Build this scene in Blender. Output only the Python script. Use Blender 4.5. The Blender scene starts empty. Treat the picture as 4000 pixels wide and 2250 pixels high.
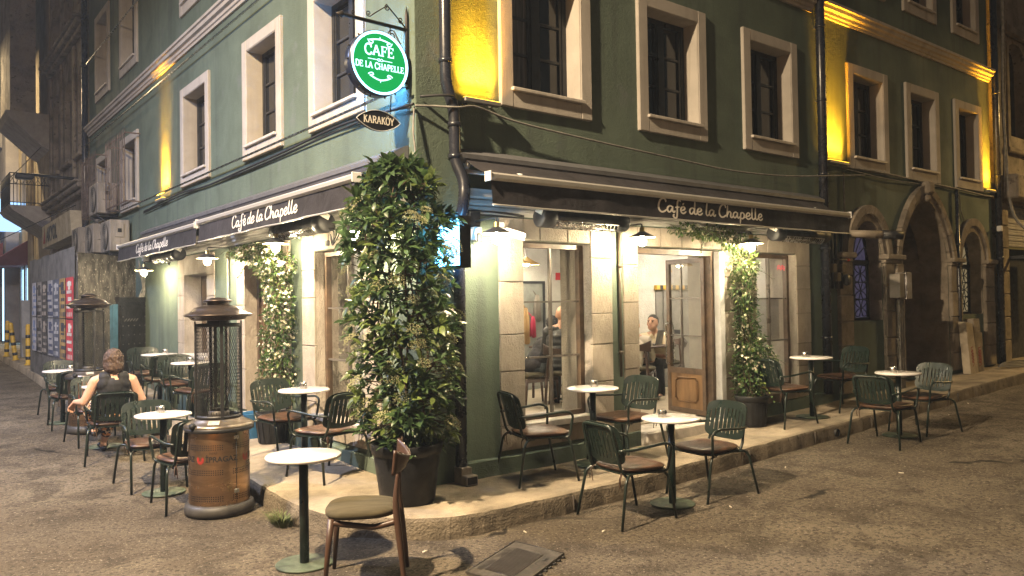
import bpy, bmesh, math, random
from mathutils import Vector, Matrix, Quaternion
R = math.radians
random.seed(11)
SC = bpy.context.scene
COL = SC.collection

# ------------------------------------------------------------------ camera, world, light, exposure
def make_camera():
    cd = bpy.data.cameras.new('camera'); cam = bpy.data.objects.new('camera', cd); COL.objects.link(cam)
    yaw, pitch, roll = R(38.327), R(1.115), R(-.906)
    f = Vector((math.sin(yaw) * math.cos(pitch), math.cos(yaw) * math.cos(pitch), math.sin(pitch)))
    r = Vector((math.cos(yaw), -math.sin(yaw), 0)); u = r.cross(f)
    r2 = math.cos(roll) * r + math.sin(roll) * u
    u2 = -math.sin(roll) * r + math.cos(roll) * u
    m = Matrix((r2, u2, -f)).transposed().to_4x4()
    m.translation = Vector((-3.557, -5.79, 1.73))
    cam.matrix_world = m
    cd.sensor_width = 36; cd.lens = 3084.6 / 4000 * 36; cd.clip_start = .05; cd.clip_end = 600
    SC.camera = cam
make_camera()

W = bpy.data.worlds.new('World'); SC.world = W; W.use_nodes = True
nt = W.node_tree; nt.nodes.clear()
out = nt.nodes.new('ShaderNodeOutputWorld'); bg = nt.nodes.new('ShaderNodeBackground'); sky = nt.nodes.new('ShaderNodeTexSky')
sky.sky_type = 'NISHITA'; sky.sun_disc = False; sky.sun_elevation = R(1.5); sky.sun_rotation = R(220)
nt.links.new(sky.outputs[0], bg.inputs[0]); nt.links.new(bg.outputs[0], out.inputs[0]); bg.inputs[1].default_value = .05

vs = SC.view_settings; vs.view_transform = 'Standard'; vs.look = 'None'; vs.exposure = 0.35; vs.gamma = 1.0
try: vs.use_curve_mapping = False
except Exception: pass
SC.render.engine = 'CYCLES'
cy = SC.cycles; cy.use_denoising = True; cy.use_adaptive_sampling = True; cy.adaptive_threshold = .02
try: cy.denoiser = 'OPENIMAGEDENOISE'
except Exception: pass
cy.max_bounces = 7; cy.diffuse_bounces = 4; cy.glossy_bounces = 3; cy.transmission_bounces = 4; cy.transparent_max_bounces = 16
cy.sample_clamp_indirect = 4.0; cy.caustics_reflective = False; cy.caustics_refractive = False

def lamp(kind, name, loc, power, color, **kw):
    d = bpy.data.lights.new(name, kind); d.energy = power; d.color = color
    for k, v in kw.items(): setattr(d, k, v)
    o = bpy.data.objects.new(name, d); COL.objects.link(o); o.location = loc
    return o
WARM = (1.0, .74, .44); COOL = (.72, .84, 1.0); SODIUM = (1.0, .55, .14); AMBER = (1.0, .42, .02)
# the three street lanterns of the crossing (their posts are built further down)
L1 = Vector((-5.74, -1.74, 8.25)); L2 = Vector((-6.4, 5.2, 7.2)); L3 = Vector((-2.0, 23.4, 9.6))
lamp('AREA', 'lantern_light', L1, 3800, (1.0, .76, .48), shape='DISK', size=.26)
lamp('AREA', 'lantern_light', L2, 1150, (.62, .70, 1.0), shape='DISK', size=.3)
L4 = Vector((17.5, -3.6, 6.6))
lamp('AREA', 'lantern_light', L4, 700, (1.0, .62, .20), shape='DISK', size=.3)
lamp('AREA', 'lantern_light', L3, 480, (1.0, .74, .40), shape='DISK', size=.3)

# ------------------------------------------------------------------ ground height
def sm(a, b, t):
    t = max(0, min(1, (t - a) / (b - a))); return t
def GX(x): return 0 if x < 1.5 else .03 * (x - 1.5) if x < 12 else .315
def GY(y): return 0 if y < 1.5 else .025 * (y - 1.5) if y < 4 else .0625 + .035 * (y - 4) if y < 12 else .3425 + .015 * (min(y, 60) - 12)
def G(x, y): return GX(x) + GY(y)
PL = .17

# ------------------------------------------------------------------ mesh builder
class MB:
    def __init__(s): s.v = []; s.f = []; s.m = []; s.s = []
    def add(s, vs, fs, mi=0, smooth=False):
        b = len(s.v); s.v += [tuple(p) for p in vs]
        for f in fs: s.f.append([b + i for i in f]); s.m.append(mi); s.s.append(smooth)
        return s
    def box(s, x0, y0, z0, x1, y1, z1, mi=0):
        x0, x1 = min(x0, x1), max(x0, x1); y0, y1 = min(y0, y1), max(y0, y1); z0, z1 = min(z0, z1), max(z0, z1)
        vs = [(x, y, z) for z in (z0, z1) for y in (y0, y1) for x in (x0, x1)]
        return s.add(vs, [(0, 2, 3, 1), (4, 5, 7, 6), (0, 1, 5, 4), (2, 6, 7, 3), (0, 4, 6, 2), (1, 3, 7, 5)], mi)
    def cbox(s, x0, y0, z0, x1, y1, z1, c=.006, mi=0):
        """box with chamfered edges"""
        x0, x1 = min(x0, x1), max(x0, x1); y0, y1 = min(y0, y1), max(y0, y1); z0, z1 = min(z0, z1), max(z0, z1)
        c = min(c, (x1 - x0) * .4, (y1 - y0) * .4, (z1 - z0) * .4)
        bm = bmesh.new(); bmesh.ops.create_cube(bm, size=1)
        for v in bm.verts:
            v.co = Vector((x0 + (v.co.x + .5) * (x1 - x0), y0 + (v.co.y + .5) * (y1 - y0), z0 + (v.co.z + .5) * (z1 - z0)))
        bmesh.ops.bevel(bm, geom=list(bm.edges), offset=c, segments=1, affect='EDGES', profile=.5)
        s.bm(bm, mi); return s
    def bm(s, bm, mi=0, smooth=False):
        bm.verts.index_update(); b = len(s.v); s.v += [tuple(v.co) for v in bm.verts]
        for f in bm.faces: s.f.append([b + v.index for v in f.verts]); s.m.append(mi); s.s.append(smooth)
        bm.free(); return s
    def obox(s, c, size, rot, mi=0):
        hx, hy, hz = size[0] / 2, size[1] / 2, size[2] / 2; c = Vector(c)
        vs = [c + rot @ Vector((x, y, z)) for z in (-hz, hz) for y in (-hy, hy) for x in (-hx, hx)]
        return s.add(vs, [(0, 2, 3, 1), (4, 5, 7, 6), (0, 1, 5, 4), (2, 6, 7, 3), (0, 4, 6, 2), (1, 3, 7, 5)], mi)
    def tube(s, pts, r, n=8, closed=False, caps=True, mi=0, smooth=True):
        pts = [Vector(p) for p in pts]; k = len(pts)
        rs = r if isinstance(r, (list, tuple)) else [r] * k
        tang = []
        for i in range(k):
            a = pts[(i - 1) % k] if closed or i > 0 else pts[0]
            b = pts[(i + 1) % k] if closed or i < k - 1 else pts[-1]
            t = b - a; tang.append(t.normalized() if t.length > 1e-9 else Vector((0, 0, 1)))
        up = Vector((0, 0, 1)) if abs(tang[0].z) < .9 else Vector((1, 0, 0))
        nrm = tang[0].cross(up).normalized(); vs = []; q0 = tang[0]
        for i in range(k):
            t = tang[i]; q = q0.rotation_difference(t); nrm = (q @ nrm); nrm = (nrm - t * nrm.dot(t)).normalized(); q0 = t
            bn = t.cross(nrm)
            for j in range(n):
                a = 2 * math.pi * j / n; vs.append(pts[i] + (nrm * math.cos(a) + bn * math.sin(a)) * rs[i])
        fs = []
        for i in range(k if closed else k - 1):
            i2 = (i + 1) % k
            for j in range(n): fs.append((i * n + j, i * n + (j + 1) % n, i2 * n + (j + 1) % n, i2 * n + j))
        s.add(vs, fs, mi, smooth)
        if caps and not closed:
            b = len(s.v) - k * n
            s.f.append([b + j for j in range(n)][::-1]); s.m.append(mi); s.s.append(False)
            s.f.append([b + (k - 1) * n + j for j in range(n)]); s.m.append(mi); s.s.append(False)
        return s
    def lathe(s, prof, n=24, c=(0, 0, 0), mi=0, smooth=True, rot=None, sx=1, sy=1, caps=True):
        c = Vector(c); vs = []; k = len(prof)
        for (r, z) in prof:
            for j in range(n):
                a = 2 * math.pi * j / n; p = Vector((r * sx * math.cos(a), r * sy * math.sin(a), z))
                vs.append(c + (rot @ p if rot else p))
        fs = [(i * n + j, i * n + (j + 1) % n, (i + 1) * n + (j + 1) % n, (i + 1) * n + j) for i in range(k - 1) for j in range(n)]
        s.add(vs, fs, mi, smooth); b = len(s.v) - k * n
        if caps and prof[0][0] > 1e-6: s.f.append([b + j for j in range(n)][::-1]); s.m.append(mi); s.s.append(False)
        if caps and prof[-1][0] > 1e-6: s.f.append([b + (k - 1) * n + j for j in range(n)]); s.m.append(mi); s.s.append(False)
        return s
    def prism(s, poly, fn, d0, d1, mi=0):
        """extrude a 2-D outline; fn(u, v, d) -> point"""
        n = len(poly); vs = [fn(u, v, d0) for u, v in poly] + [fn(u, v, d1) for u, v in poly]
        fs = [list(range(n))[::-1], [n + i for i in range(n)]] + [(i, (i + 1) % n, n + (i + 1) % n, n + i) for i in range(n)]
        return s.add(vs, fs, mi)
    def build(s, name, mat, parent=None, origin=None, **tags):
        o0 = Vector(origin) if origin is not None else (rootloc(parent) if parent else Vector((0, 0, 0)))
        me = bpy.data.meshes.new(name)
        me.from_pydata([tuple(Vector(p) - o0) for p in s.v], [], s.f)
        mats = mat if isinstance(mat, (list, tuple)) else [mat]
        for m in mats: me.materials.append(m)
        if len(mats) > 1: me.polygons.foreach_set('material_index', s.m)
        me.polygons.foreach_set('use_smooth', s.s)
        me.update()
        ob = bpy.data.objects.new(name, me); COL.objects.link(ob)
        if parent: ob.parent = parent
        else: ob.location = o0
        ROOT[ob.name] = o0
        tag(ob, **tags); fixn(ob)
        return ob
ROOT = {}
def rootloc(o): return ROOT.get(o.name, Vector((0, 0, 0)))
def fixn(ob):
    bm = bmesh.new(); bm.from_mesh(ob.data); bmesh.ops.recalc_face_normals(bm, faces=bm.faces); bm.to_mesh(ob.data); bm.free()
def tag(o, label=None, cat=None, group=None, kind=None):
    if label: o['label'] = label
    if cat: o['category'] = cat
    if group: o['group'] = group
    if kind: o['kind'] = kind
    return o
def thing(name, loc, label, cat, group=None, rz=0):
    o = bpy.data.objects.new(name, None); COL.objects.link(o); o.location = loc; o.rotation_euler = (0, 0, rz)
    o.empty_display_size = .1; ROOT[o.name] = Vector(loc)
    return tag(o, label, cat, group)
def dup(root, loc, rz, label, group=None):
    r = root.copy(); COL.objects.link(r); r.location = loc; r.rotation_euler = (0, 0, rz); r['label'] = label
    if group: r['group'] = group
    for ch in root.children:
        c = ch.copy(); COL.objects.link(c); c.parent = r
        for g in ch.children:
            d = g.copy(); COL.objects.link(d); d.parent = c
    return r
def link_copy(src, parent=None, mat=None, scale=None):
    o = src.copy(); COL.objects.link(o)
    if parent: o.parent = parent
    return o
def arc(c, r, a0, a1, n, ax=(1, 0, 0), ay=(0, 0, 1)):
    ax, ay, c = Vector(ax), Vector(ay), Vector(c)
    return [c + ax * (r * math.cos(a0 + (a1 - a0) * i / n)) + ay * (r * math.sin(a0 + (a1 - a0) * i / n)) for i in range(n + 1)]
def fillet(pts, rad, n=4):
    """round the corners of a polyline"""
    pts = [Vector(p) for p in pts]; res = [pts[0]]
    for i in range(1, len(pts) - 1):
        a, b, c = pts[i - 1], pts[i], pts[i + 1]; d1, d2 = (a - b), (c - b)
        r = min(rad, d1.length * .49, d2.length * .49)
        p, q = b + d1.normalized() * r, b + d2.normalized() * r
        for k in range(n + 1):
            t = k / n; res.append(p * (1 - t) ** 2 + b * 2 * t * (1 - t) + q * t * t)
    return res + [pts[-1]]
def spline(pts, n=6, closed=False):
    P = [Vector(p) for p in pts]; k = len(P); res = []
    rng = range(k if closed else k - 1)
    for i in rng:
        p0 = P[(i - 1) % k] if closed or i > 0 else P[0]; p1 = P[i]; p2 = P[(i + 1) % k]
        p3 = P[(i + 2) % k] if closed or i < k - 2 else P[-1]
        for j in range(n):
            t = j / n
            res.append(.5 * ((2 * p1) + (p2 - p0) * t + (2 * p0 - 5 * p1 + 4 * p2 - p3) * t * t + (3 * p1 - p0 - 3 * p2 + p3) * t ** 3))
    if not closed: res.append(P[-1])
    return res

# ------------------------------------------------------------------ materials
MATS = {}
def mat(name, col, rough=.6, metal=0., var=.18, vs=4., bump=0., bs=60., spec=.4, col2=None, spot=None, spots=30., spotw=.5, stretch=(1, 1, 1), emit=None, es=0., coat=0., sheen=0., rnd=0., bs2=None, rvar=.12, trans=0., streak=None, transl=0.):
    if name in MATS: return MATS[name]
    m = bpy.data.materials.new(name); m.use_nodes = True; t = m.node_tree; N = t.nodes; L = t.links
    p = N['Principled BSDF']; tc = N.new('ShaderNodeTexCoord'); mp = N.new('ShaderNodeMapping'); mp.inputs['Scale'].default_value = stretch
    L.new(tc.outputs['Object'], mp.inputs[0])
    def noise(sc, det=5., dist=0.):
        n = N.new('ShaderNodeTexNoise'); n.inputs['Scale'].default_value = sc; n.inputs['Detail'].default_value = det; n.inputs['Roughness'].default_value = .6; n.inputs['Distortion'].default_value = dist
        L.new(mp.outputs[0], n.inputs['Vector']); return n
    def ramp(src, a, b, lo, hi):
        r = N.new('ShaderNodeMapRange'); r.inputs[1].default_value = a; r.inputs[2].default_value = b; r.inputs[3].default_value = lo; r.inputs[4].default_value = hi; r.clamp = True
        L.new(src, r.inputs[0]); return r.outputs[0]
    def mix(fac, a, b, mode='MIX'):
        x = N.new('ShaderNodeMix'); x.data_type = 'RGBA'; x.blend_type = mode
        if isinstance(fac, (int, float)): x.inputs[0].default_value = fac
        else: L.new(fac, x.inputs[0])
        for i, q in ((6, a), (7, b)):
            if isinstance(q, (tuple, list)): x.inputs[i].default_value = (*q[:3], 1)
            else: L.new(q, x.inputs[i])
        return x.outputs[2]
    n1 = noise(vs, 6, .3)
    c2 = col2 if col2 else tuple(max(0, c * (1 - 1.6 * var)) for c in col)
    c1 = tuple(min(1, c * (1 + var * .6)) for c in col)
    c = mix(ramp(n1.outputs[0], .32, .68, 0, 1), c1, c2)
    if spot:
        n2 = noise(spots, 3); c = mix(ramp(n2.outputs[0], spotw, spotw + .12, 0, 1), c, spot)
    if streak:
        m2 = N.new('ShaderNodeMapping'); m2.inputs['Scale'].default_value = (streak[1], streak[1], streak[1] * .07); L.new(tc.outputs['Object'], m2.inputs[0])
        n5 = N.new('ShaderNodeTexNoise'); n5.inputs['Scale'].default_value = 1; n5.inputs['Detail'].default_value = 6; L.new(m2.outputs[0], n5.inputs['Vector'])
        n6 = noise(.6, 3); a5 = N.new('ShaderNodeMath'); a5.operation = 'MULTIPLY'; L.new(ramp(n5.outputs[0], .50, .74, 0, streak[2]), a5.inputs[0]); L.new(ramp(n6.outputs[0], .38, .62, .15, 1), a5.inputs[1])
        c = mix(a5.outputs[0], c, streak[0])
    if rnd:
        oi = N.new('ShaderNodeObjectInfo'); h = N.new('ShaderNodeHueSaturation'); L.new(c, h.inputs['Color'])
        L.new(ramp(oi.outputs['Random'], 0, 1, 1 - rnd, 1 + rnd), h.inputs['Value']); c = h.outputs[0]
    L.new(c, p.inputs['Base Color'])
    p.inputs['Metallic'].default_value = metal; p.inputs['Specular IOR Level'].default_value = spec
    L.new(ramp(n1.outputs[0], .3, .7, max(.02, rough - rvar), min(1, rough + rvar)), p.inputs['Roughness'])
    if coat: p.inputs['Coat Weight'].default_value = coat; p.inputs['Coat Roughness'].default_value = .15
    if sheen: p.inputs['Sheen Weight'].default_value = sheen
    if bump:
        b = N.new('ShaderNodeBump'); b.inputs['Strength'].default_value = min(1, bump); b.inputs['Distance'].default_value = .02 * max(1, bump)
        n3 = noise(bs, 5)
        if bs2:
            n4 = noise(bs2, 4); a = N.new('ShaderNodeMath'); a.operation = 'ADD'; L.new(n3.outputs[0], a.inputs[0]); L.new(n4.outputs[0], a.inputs[1]); L.new(a.outputs[0], b.inputs['Height'])
        else: L.new(n3.outputs[0], b.inputs['Height'])
        L.new(b.outputs[0], p.inputs['Normal'])
    if emit: p.inputs['Emission Color'].default_value = (*emit, 1); p.inputs['Emission Strength'].default_value = es
    if trans: p.inputs['Transmission Weight'].default_value = trans
    if transl:
        tr = N.new('ShaderNodeBsdfTranslucent'); mxs = N.new('ShaderNodeMixShader'); mxs.inputs[0].default_value = transl; L.new(c, tr.inputs[0]); L.new(p.outputs[0], mxs.inputs[1]); L.new(tr.outputs[0], mxs.inputs[2]); L.new(mxs.outputs[0], N['Material Output'].inputs[0])
    MATS[name] = m; return m
def emitter(name, col, s):
    if name in MATS: return MATS[name]
    m = bpy.data.materials.new(name); m.use_nodes = True; t = m.node_tree; t.nodes.clear()
    e = t.nodes.new('ShaderNodeEmission'); o = t.nodes.new('ShaderNodeOutputMaterial'); e.inputs[0].default_value = (*col, 1); e.inputs[1].default_value = s
    t.links.new(e.outputs[0], o.inputs[0]); MATS[name] = m; return m
def glass(name, tint=(1, 1, 1), refl=.9, rough=.01, ior=1.45):
    if name in MATS: return MATS[name]
    m = bpy.data.materials.new(name); m.use_nodes = True; t = m.node_tree; t.nodes.clear(); N = t.nodes
    o = N.new('ShaderNodeOutputMaterial'); mx = N.new('ShaderNodeMixShader'); tr = N.new('ShaderNodeBsdfTransparent'); gl = N.new('ShaderNodeBsdfGlossy'); fr = N.new('ShaderNodeFresnel'); mu = N.new('ShaderNodeMath')
    tr.inputs[0].default_value = (*tint, 1); gl.inputs['Roughness'].default_value = rough; fr.inputs[0].default_value = ior; mu.operation = 'MULTIPLY'; mu.inputs[1].default_value = refl
    # faint smears on the pane
    tc = N.new('ShaderNodeTexCoord'); nz = N.new('ShaderNodeTexNoise'); nz.inputs['Scale'].default_value = 5; bp = N.new('ShaderNodeBump'); bp.inputs['Strength'].default_value = .03
    t.links.new(tc.outputs['Object'], nz.inputs[0]); t.links.new(nz.outputs[0], bp.inputs['Height']); t.links.new(bp.outputs[0], gl.inputs['Normal'])
    t.links.new(fr.outputs[0], mu.inputs[0]); t.links.new(mu.outputs[0], mx.inputs[0]); t.links.new(tr.outputs[0], mx.inputs[1]); t.links.new(gl.outputs[0], mx.inputs[2]); t.links.new(mx.outputs[0], o.inputs[0])
    MATS[name] = m; return m

STUCCO = mat('green_stucco', (.114, .150, .116), .82, var=.15, vs=1.3, bump=.34, bs=75, bs2=22, spec=.25, streak=((.056, .066, .060), 5.0, .85), spot=(.128, .152, .138), spots=2.2, spotw=.60)
CREAM = mat('cream_stucco', (.44, .405, .36), .85, var=.10, vs=3, bump=.35, bs=90, spec=.25, spot=(.40, .36, .30), spots=9, spotw=.66, streak=((.28, .25, .21), 9.0, .8))
STONE = mat('ashlar_stone', (.37, .325, .27), .8, var=.14, vs=5, bump=.7, bs=35, bs2=120, spec=.25, spot=(.30, .25, .19), spots=22, spotw=.64, rnd=.10, stretch=(1, 1, .55))
MORTAR = mat('mortar', (.27, .24, .20), .95, bump=.3)
OLDSTONE = mat('weathered_stone', (.29, .25, .20), .9, var=.25, vs=3.5, bump=.9, bs=28, bs2=90, spec=.2, spot=(.19, .155, .125), spots=14, spotw=.6, rnd=.16)
KERBFACE = mat('dirty_kerb_face', (.185, .155, .115), .92, var=.35, vs=3, bump=.9, bs=60, bs2=14, spec=.2, spot=(.07, .058, .045), spots=18, spotw=.60, streak=((.06, .05, .04), 10, .8))
DARKSTONE = mat('sooty_stone', (.30, .265, .225), .9, var=.3, vs=2.2, bump=.8, bs=18, bs2=70, spec=.2, spot=(.10, .085, .07), spots=9, spotw=.58)
SILL = mat('marble_sill', (.52, .48, .43), .6, var=.2, vs=8, bump=.2, bs=50)
BLACKWOOD = mat('black_window_paint', (.018, .02, .024), .38, var=.3, vs=8, spec=.5)
BROWNFRAME = mat('bronze_brown_frame', (.105, .068, .042), .45, var=.35, vs=7, spec=.5)
IRONBAR = mat('slim_steel_bar', (.20, .18, .16), .35, metal=.6, var=.2)
OAK = mat('honey_wood', (.25, .145, .066), .5, var=.35, vs=5, bump=.12, bs=30, stretch=(1, 1, .18), spec=.4)
def asphalt():
    m = bpy.data.materials.new('asphalt'); m.use_nodes = True; t = m.node_tree; N = t.nodes; L = t.links; p = N['Principled BSDF']; tc = N.new('ShaderNodeTexCoord')
    def noise(sc, det=4., rough=.6, dist=0., vec=None):
        n = N.new('ShaderNodeTexNoise'); n.inputs['Scale'].default_value = sc; n.inputs['Detail'].default_value = det; n.inputs['Roughness'].default_value = rough; n.inputs['Distortion'].default_value = dist; L.new(vec or tc.outputs['Object'], n.inputs['Vector']); return n.outputs[0]
    def rng(s, a, b, lo=0., hi=1.):
        r = N.new('ShaderNodeMapRange'); r.inputs[1].default_value = a; r.inputs[2].default_value = b; r.inputs[3].default_value = lo; r.inputs[4].default_value = hi; L.new(s, r.inputs[0]); return r.outputs[0]
    def mix(f, a, b):
        x = N.new('ShaderNodeMix'); x.data_type = 'RGBA'
        if isinstance(f, float): x.inputs[0].default_value = f
        else: L.new(f, x.inputs[0])
        for i, q in ((6, a), (7, b)):
            if isinstance(q, tuple): x.inputs[i].default_value = (*q, 1)
            else: L.new(q, x.inputs[i])
        return x.outputs[2]
    def mul(a, b):
        x = N.new('ShaderNodeMath'); x.operation = 'MULTIPLY'; L.new(a, x.inputs[0]); L.new(b, x.inputs[1]); return x.outputs[0]
    c = mix(rng(noise(.55, 5, .6, .6), .36, .62), (.215, .180, .135), (.120, .096, .068))        # worn and tarry areas
    c = mix(rng(noise(2.6, 5, .65, .4), .48, .62, 0, .85), c, (.072, .058, .042))                # oil and dirt blotches
    mp = N.new('ShaderNodeMapping'); mp.inputs['Scale'].default_value = (.25, 1.5, 1); mp.inputs['Rotation'].default_value = (0, 0, R(4)); L.new(tc.outputs['Object'], mp.inputs[0])
    c = mix(rng(noise(1.1, 4, .6, .3, mp.outputs[0]), .56, .70, 0, .6), c, (.075, .062, .048))    # long smears along the street
    grain = noise(30, 5, .75); c = mix(rng(grain, .50, .60, 0, .85), c, (.040, .033, .026))       # pits
    c = mix(rng(noise(41, 3, .7), .60, .68, 0, .85), c, (.36, .31, .25))                         # pale aggregate
    vo = N.new('ShaderNodeTexVoronoi'); vo.feature = 'DISTANCE_TO_EDGE'; vo.inputs['Scale'].default_value = .42
    ad = N.new('ShaderNodeVectorMath'); ad.operation = 'ADD'; nz = N.new('ShaderNodeTexNoise'); nz.inputs['Scale'].default_value = 2.2; nz.inputs['Detail'].default_value = 6; L.new(tc.outputs['Object'], nz.inputs['Vector'])
    sc = N.new('ShaderNodeVectorMath'); sc.operation = 'SCALE'; sc.inputs[3].default_value = .55; L.new(nz.outputs['Color'], sc.inputs[0]); L.new(tc.outputs['Object'], ad.inputs[0]); L.new(sc.outputs[0], ad.inputs[1]); L.new(ad.outputs[0], vo.inputs['Vector'])
    crack = mul(rng(vo.outputs['Distance'], .004, .014, 1, 0), rng(noise(.5, 2), .56, .62))
    c = mix(crack, c, (.022, .018, .014)); L.new(c, p.inputs['Base Color']); p.inputs['Roughness'].default_value = .9; p.inputs['Specular IOR Level'].default_value = .22
    b = N.new('ShaderNodeBump'); b.inputs['Strength'].default_value = .9; b.inputs['Distance'].default_value = .03; x = N.new('ShaderNodeMath'); x.operation = 'SUBTRACT'; L.new(rng(grain, .3, .7, 1, 0), x.inputs[0]); L.new(crack, x.inputs[1]); L.new(x.outputs[0], b.inputs['Height']); L.new(b.outputs[0], p.inputs['Normal'])
    return m
ASPHALT = asphalt()
CONCRETE = mat('pavement_concrete', (.32, .27, .20), .9, var=.34, vs=1.8, bump=.7, bs=120, bs2=18, spec=.22, spot=(.16, .135, .10), spots=60, spotw=.62)
GREENMETAL = mat('dark_green_powder_coat', (.009, .0165, .0135), .34, var=.15, vs=10, spec=.5, rnd=.12)
GREENBASE = mat('worn_green_disc', (.055, .075, .050), .55, var=.4, vs=9, spec=.4, spot=(.11, .11, .08), spots=14, spotw=.62)
LEATHER = mat('brown_leather', (.085, .043, .024), .42, var=.45, vs=7, bump=.25, bs=40, spec=.45, rnd=.15)
MARBLE = mat('white_marble', (.66, .63, .60), .22, var=.10, vs=5, spec=.5, col2=(.50, .48, .47))
STEEL = mat('brushed_steel', (.55, .54, .52), .28, metal=1, var=.2, vs=14)
BLACKMETAL = mat('matt_black_metal', (.018, .018, .02), .5, var=.3, vs=12, spec=.45)
BRONZE = mat('brown_hammered_metal', (.075, .058, .048), .36, metal=.75, var=.3, vs=10, bump=.05, bs=160)
COPPER = mat('copper_sheet', (.46, .31, .20), .32, metal=1, var=.3, vs=3, stretch=(1, 1, 3.5), bump=.04, bs=60)
BLACKPLASTIC = mat('black_nursery_plastic', (.013, .0135, .015), .5, var=.4, vs=7, spec=.3, bump=.08, bs=12)
FABRIC = mat('charcoal_awning_cloth', (.036, .033, .037), .85, var=.35, vs=2, bump=.5, bs=4, bs2=9, spec=.3, streak=((.055, .052, .05), 7, .6))
ALU = mat('aluminium_profile', (.62, .60, .56), .42, metal=.55, var=.12, vs=3)
WHITEMETAL = mat('white_lacquered_metal', (.66, .66, .66), .4, var=.12, vs=6)
LETTER = mat('cream_lettering', (.70, .66, .58), .7, var=.05)
CABLE = mat('grey_cable', (.23, .22, .20), .7, var=.25, vs=12)
BLACKCABLE = mat('black_cable', (.02, .02, .022), .55, var=.2)
PIPE = mat('dark_blue_black_downpipe', (.020, .022, .032), .28, var=.25, vs=6, spec=.55)
LEAF = mat('glossy_leaf', (.075, .130, .045), .42, var=.45, vs=9, spec=.5, col2=(.036, .074, .028), rnd=.4, transl=.35)
LEAF2 = mat('young_leaf', (.135, .185, .048), .42, var=.35, vs=9, spec=.5, rnd=.3, transl=.4)
JLEAF = mat('jasmine_leaf', (.050, .098, .024), .42, var=.6, vs=14, spec=.45, col2=(.022, .055, .018), transl=.35)
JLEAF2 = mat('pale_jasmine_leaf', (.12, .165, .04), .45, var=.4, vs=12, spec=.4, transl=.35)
PETAL = mat('ivory_petal', (.62, .58, .44), .7, var=.12, vs=20)
UMBEL = mat('cream_flower_head', (.36, .36, .20), .85, var=.35, vs=40)
BARK = mat('twig_bark', (.075, .052, .032), .85, var=.35, vs=20, bump=.3, bs=80)
SOIL = mat('potting_soil', (.035, .024, .016), .95, var=.4, vs=20, bump=.6, bs=60)
CLEAR = glass('window_glass', (.97, .98, .97), .55)
DARKGLASS = mat('dark_window_pane', (.012, .014, .018), .06, var=.1, spec=.6, rvar=.02)
PLASTER = mat('rough_interior_plaster', (.60, .58, .53), .85, var=.12, vs=2.5, bump=.8, bs=7, bs2=40, spec=.25)
INFLOOR = mat('polished_screed', (.50, .43, .33), .4, var=.2, vs=1.6, spec=.4)
SKIN = mat('skin', (.52, .31, .22), .55, var=.10, vs=12, spec=.4)
RIVET = mat('black_iron_plate', (.026, .026, .029), .42, metal=.3, var=.4, vs=5, bump=.2, bs=30)
# ------------------------------------------------------------------ lettering
def ribbon(mb, pts, w, fn, d, mi=0):
    P = [Vector((p[0], p[1], 0)) for p in pts]; k = len(P); vs = []
    for i in range(k):
        t = (P[min(i + 1, k - 1)] - P[max(i - 1, 0)]); t = t.normalized() if t.length > 1e-9 else Vector((1, 0, 0))
        n = Vector((-t.y, t.x, 0)); ww = w[i] if isinstance(w, list) else w
        a, b = P[i] + n * ww / 2, P[i] - n * ww / 2
        vs += [fn(a.x, a.y, d), fn(b.x, b.y, d)]
    mb.add(vs, [(2 * i, 2 * i + 1, 2 * i + 3, 2 * i + 2) for i in range(k - 1)], mi)
SCRIPT = {
 'C': ([[(.56, .74), (.55, .92), (.40, 1.0), (.20, .86), (.08, .5), (.10, .18), (.24, 0), (.42, .04), (.58, .2)]], .58),
 'a': ([[(.40, .40), (.26, .5), (.10, .38), (.05, .18), (.13, .02), (.27, .10), (.40, .36)], [(.43, .48), (.38, .2), (.42, .04), (.49, .03), (.57, .16)]], .54),
 'f': ([[(.48, .86), (.43, .98), (.32, .94), (.24, .7), (.17, .1), (.11, -.28), (0, -.4), (-.13, -.32), (-.12, -.18), (-.04, -.16)], [(.05, .40), (.38, .46)]], .38),
 'é': ([[(.07, .2), (.30, .28), (.38, .42), (.28, .53), (.13, .42), (.06, .2), (.15, .02), (.30, .02), (.47, .18)], [(.24, .64), (.34, .80)]], .46),
 'e': ([[(.07, .2), (.30, .28), (.38, .42), (.28, .53), (.13, .42), (.06, .2), (.15, .02), (.30, .02), (.47, .18)]], .45),
 'd': ([[(.38, .40), (.26, .5), (.10, .38), (.05, .18), (.13, .02), (.27, .10), (.39, .34)], [(.48, .98), (.42, .5), (.38, .15), (.43, .03), (.50, .03), (.58, .15)]], .54),
 'l': ([[(.18, .98), (.11, .5), (.08, .15), (.14, .02), (.23, .03), (.32, .16)]], .29),
 'h': ([[(.16, .98), (.10, .5), (.05, .0)], [(.06, .12), (.17, .42), (.29, .49), (.36, .38), (.33, .12), (.38, .02), (.46, .05), (.52, .16)]], .50),
 'p': ([[(.14, .5), (.09, 0), (.04, -.42)], [(.08, .1), (.16, .42), (.30, .5), (.42, .36), (.38, .12), (.24, 0), (.11, .06)], [(.36, .09), (.52, .16)]], .50),
 ' ': ([], .22)}
def script_text(mb, txt, fn, h, w=.118, d0=0.0):
    """brush lettering; returns width"""
    x = 0; dd = d0
    for ch in txt:
        st, adv = SCRIPT[ch]
        for s in st:
            P = spline([(p[0], p[1], 0) for p in s], 5); k = len(P)
            ws = [w * h * (.55 + .45 * min(1, min(i, k - 1 - i) / 3)) for i in range(k)]
            ribbon(mb, [((x + p.x) * h, p.y * h) for p in P], ws, fn, dd); dd += .0002
        x += adv
    return x * h
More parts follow.
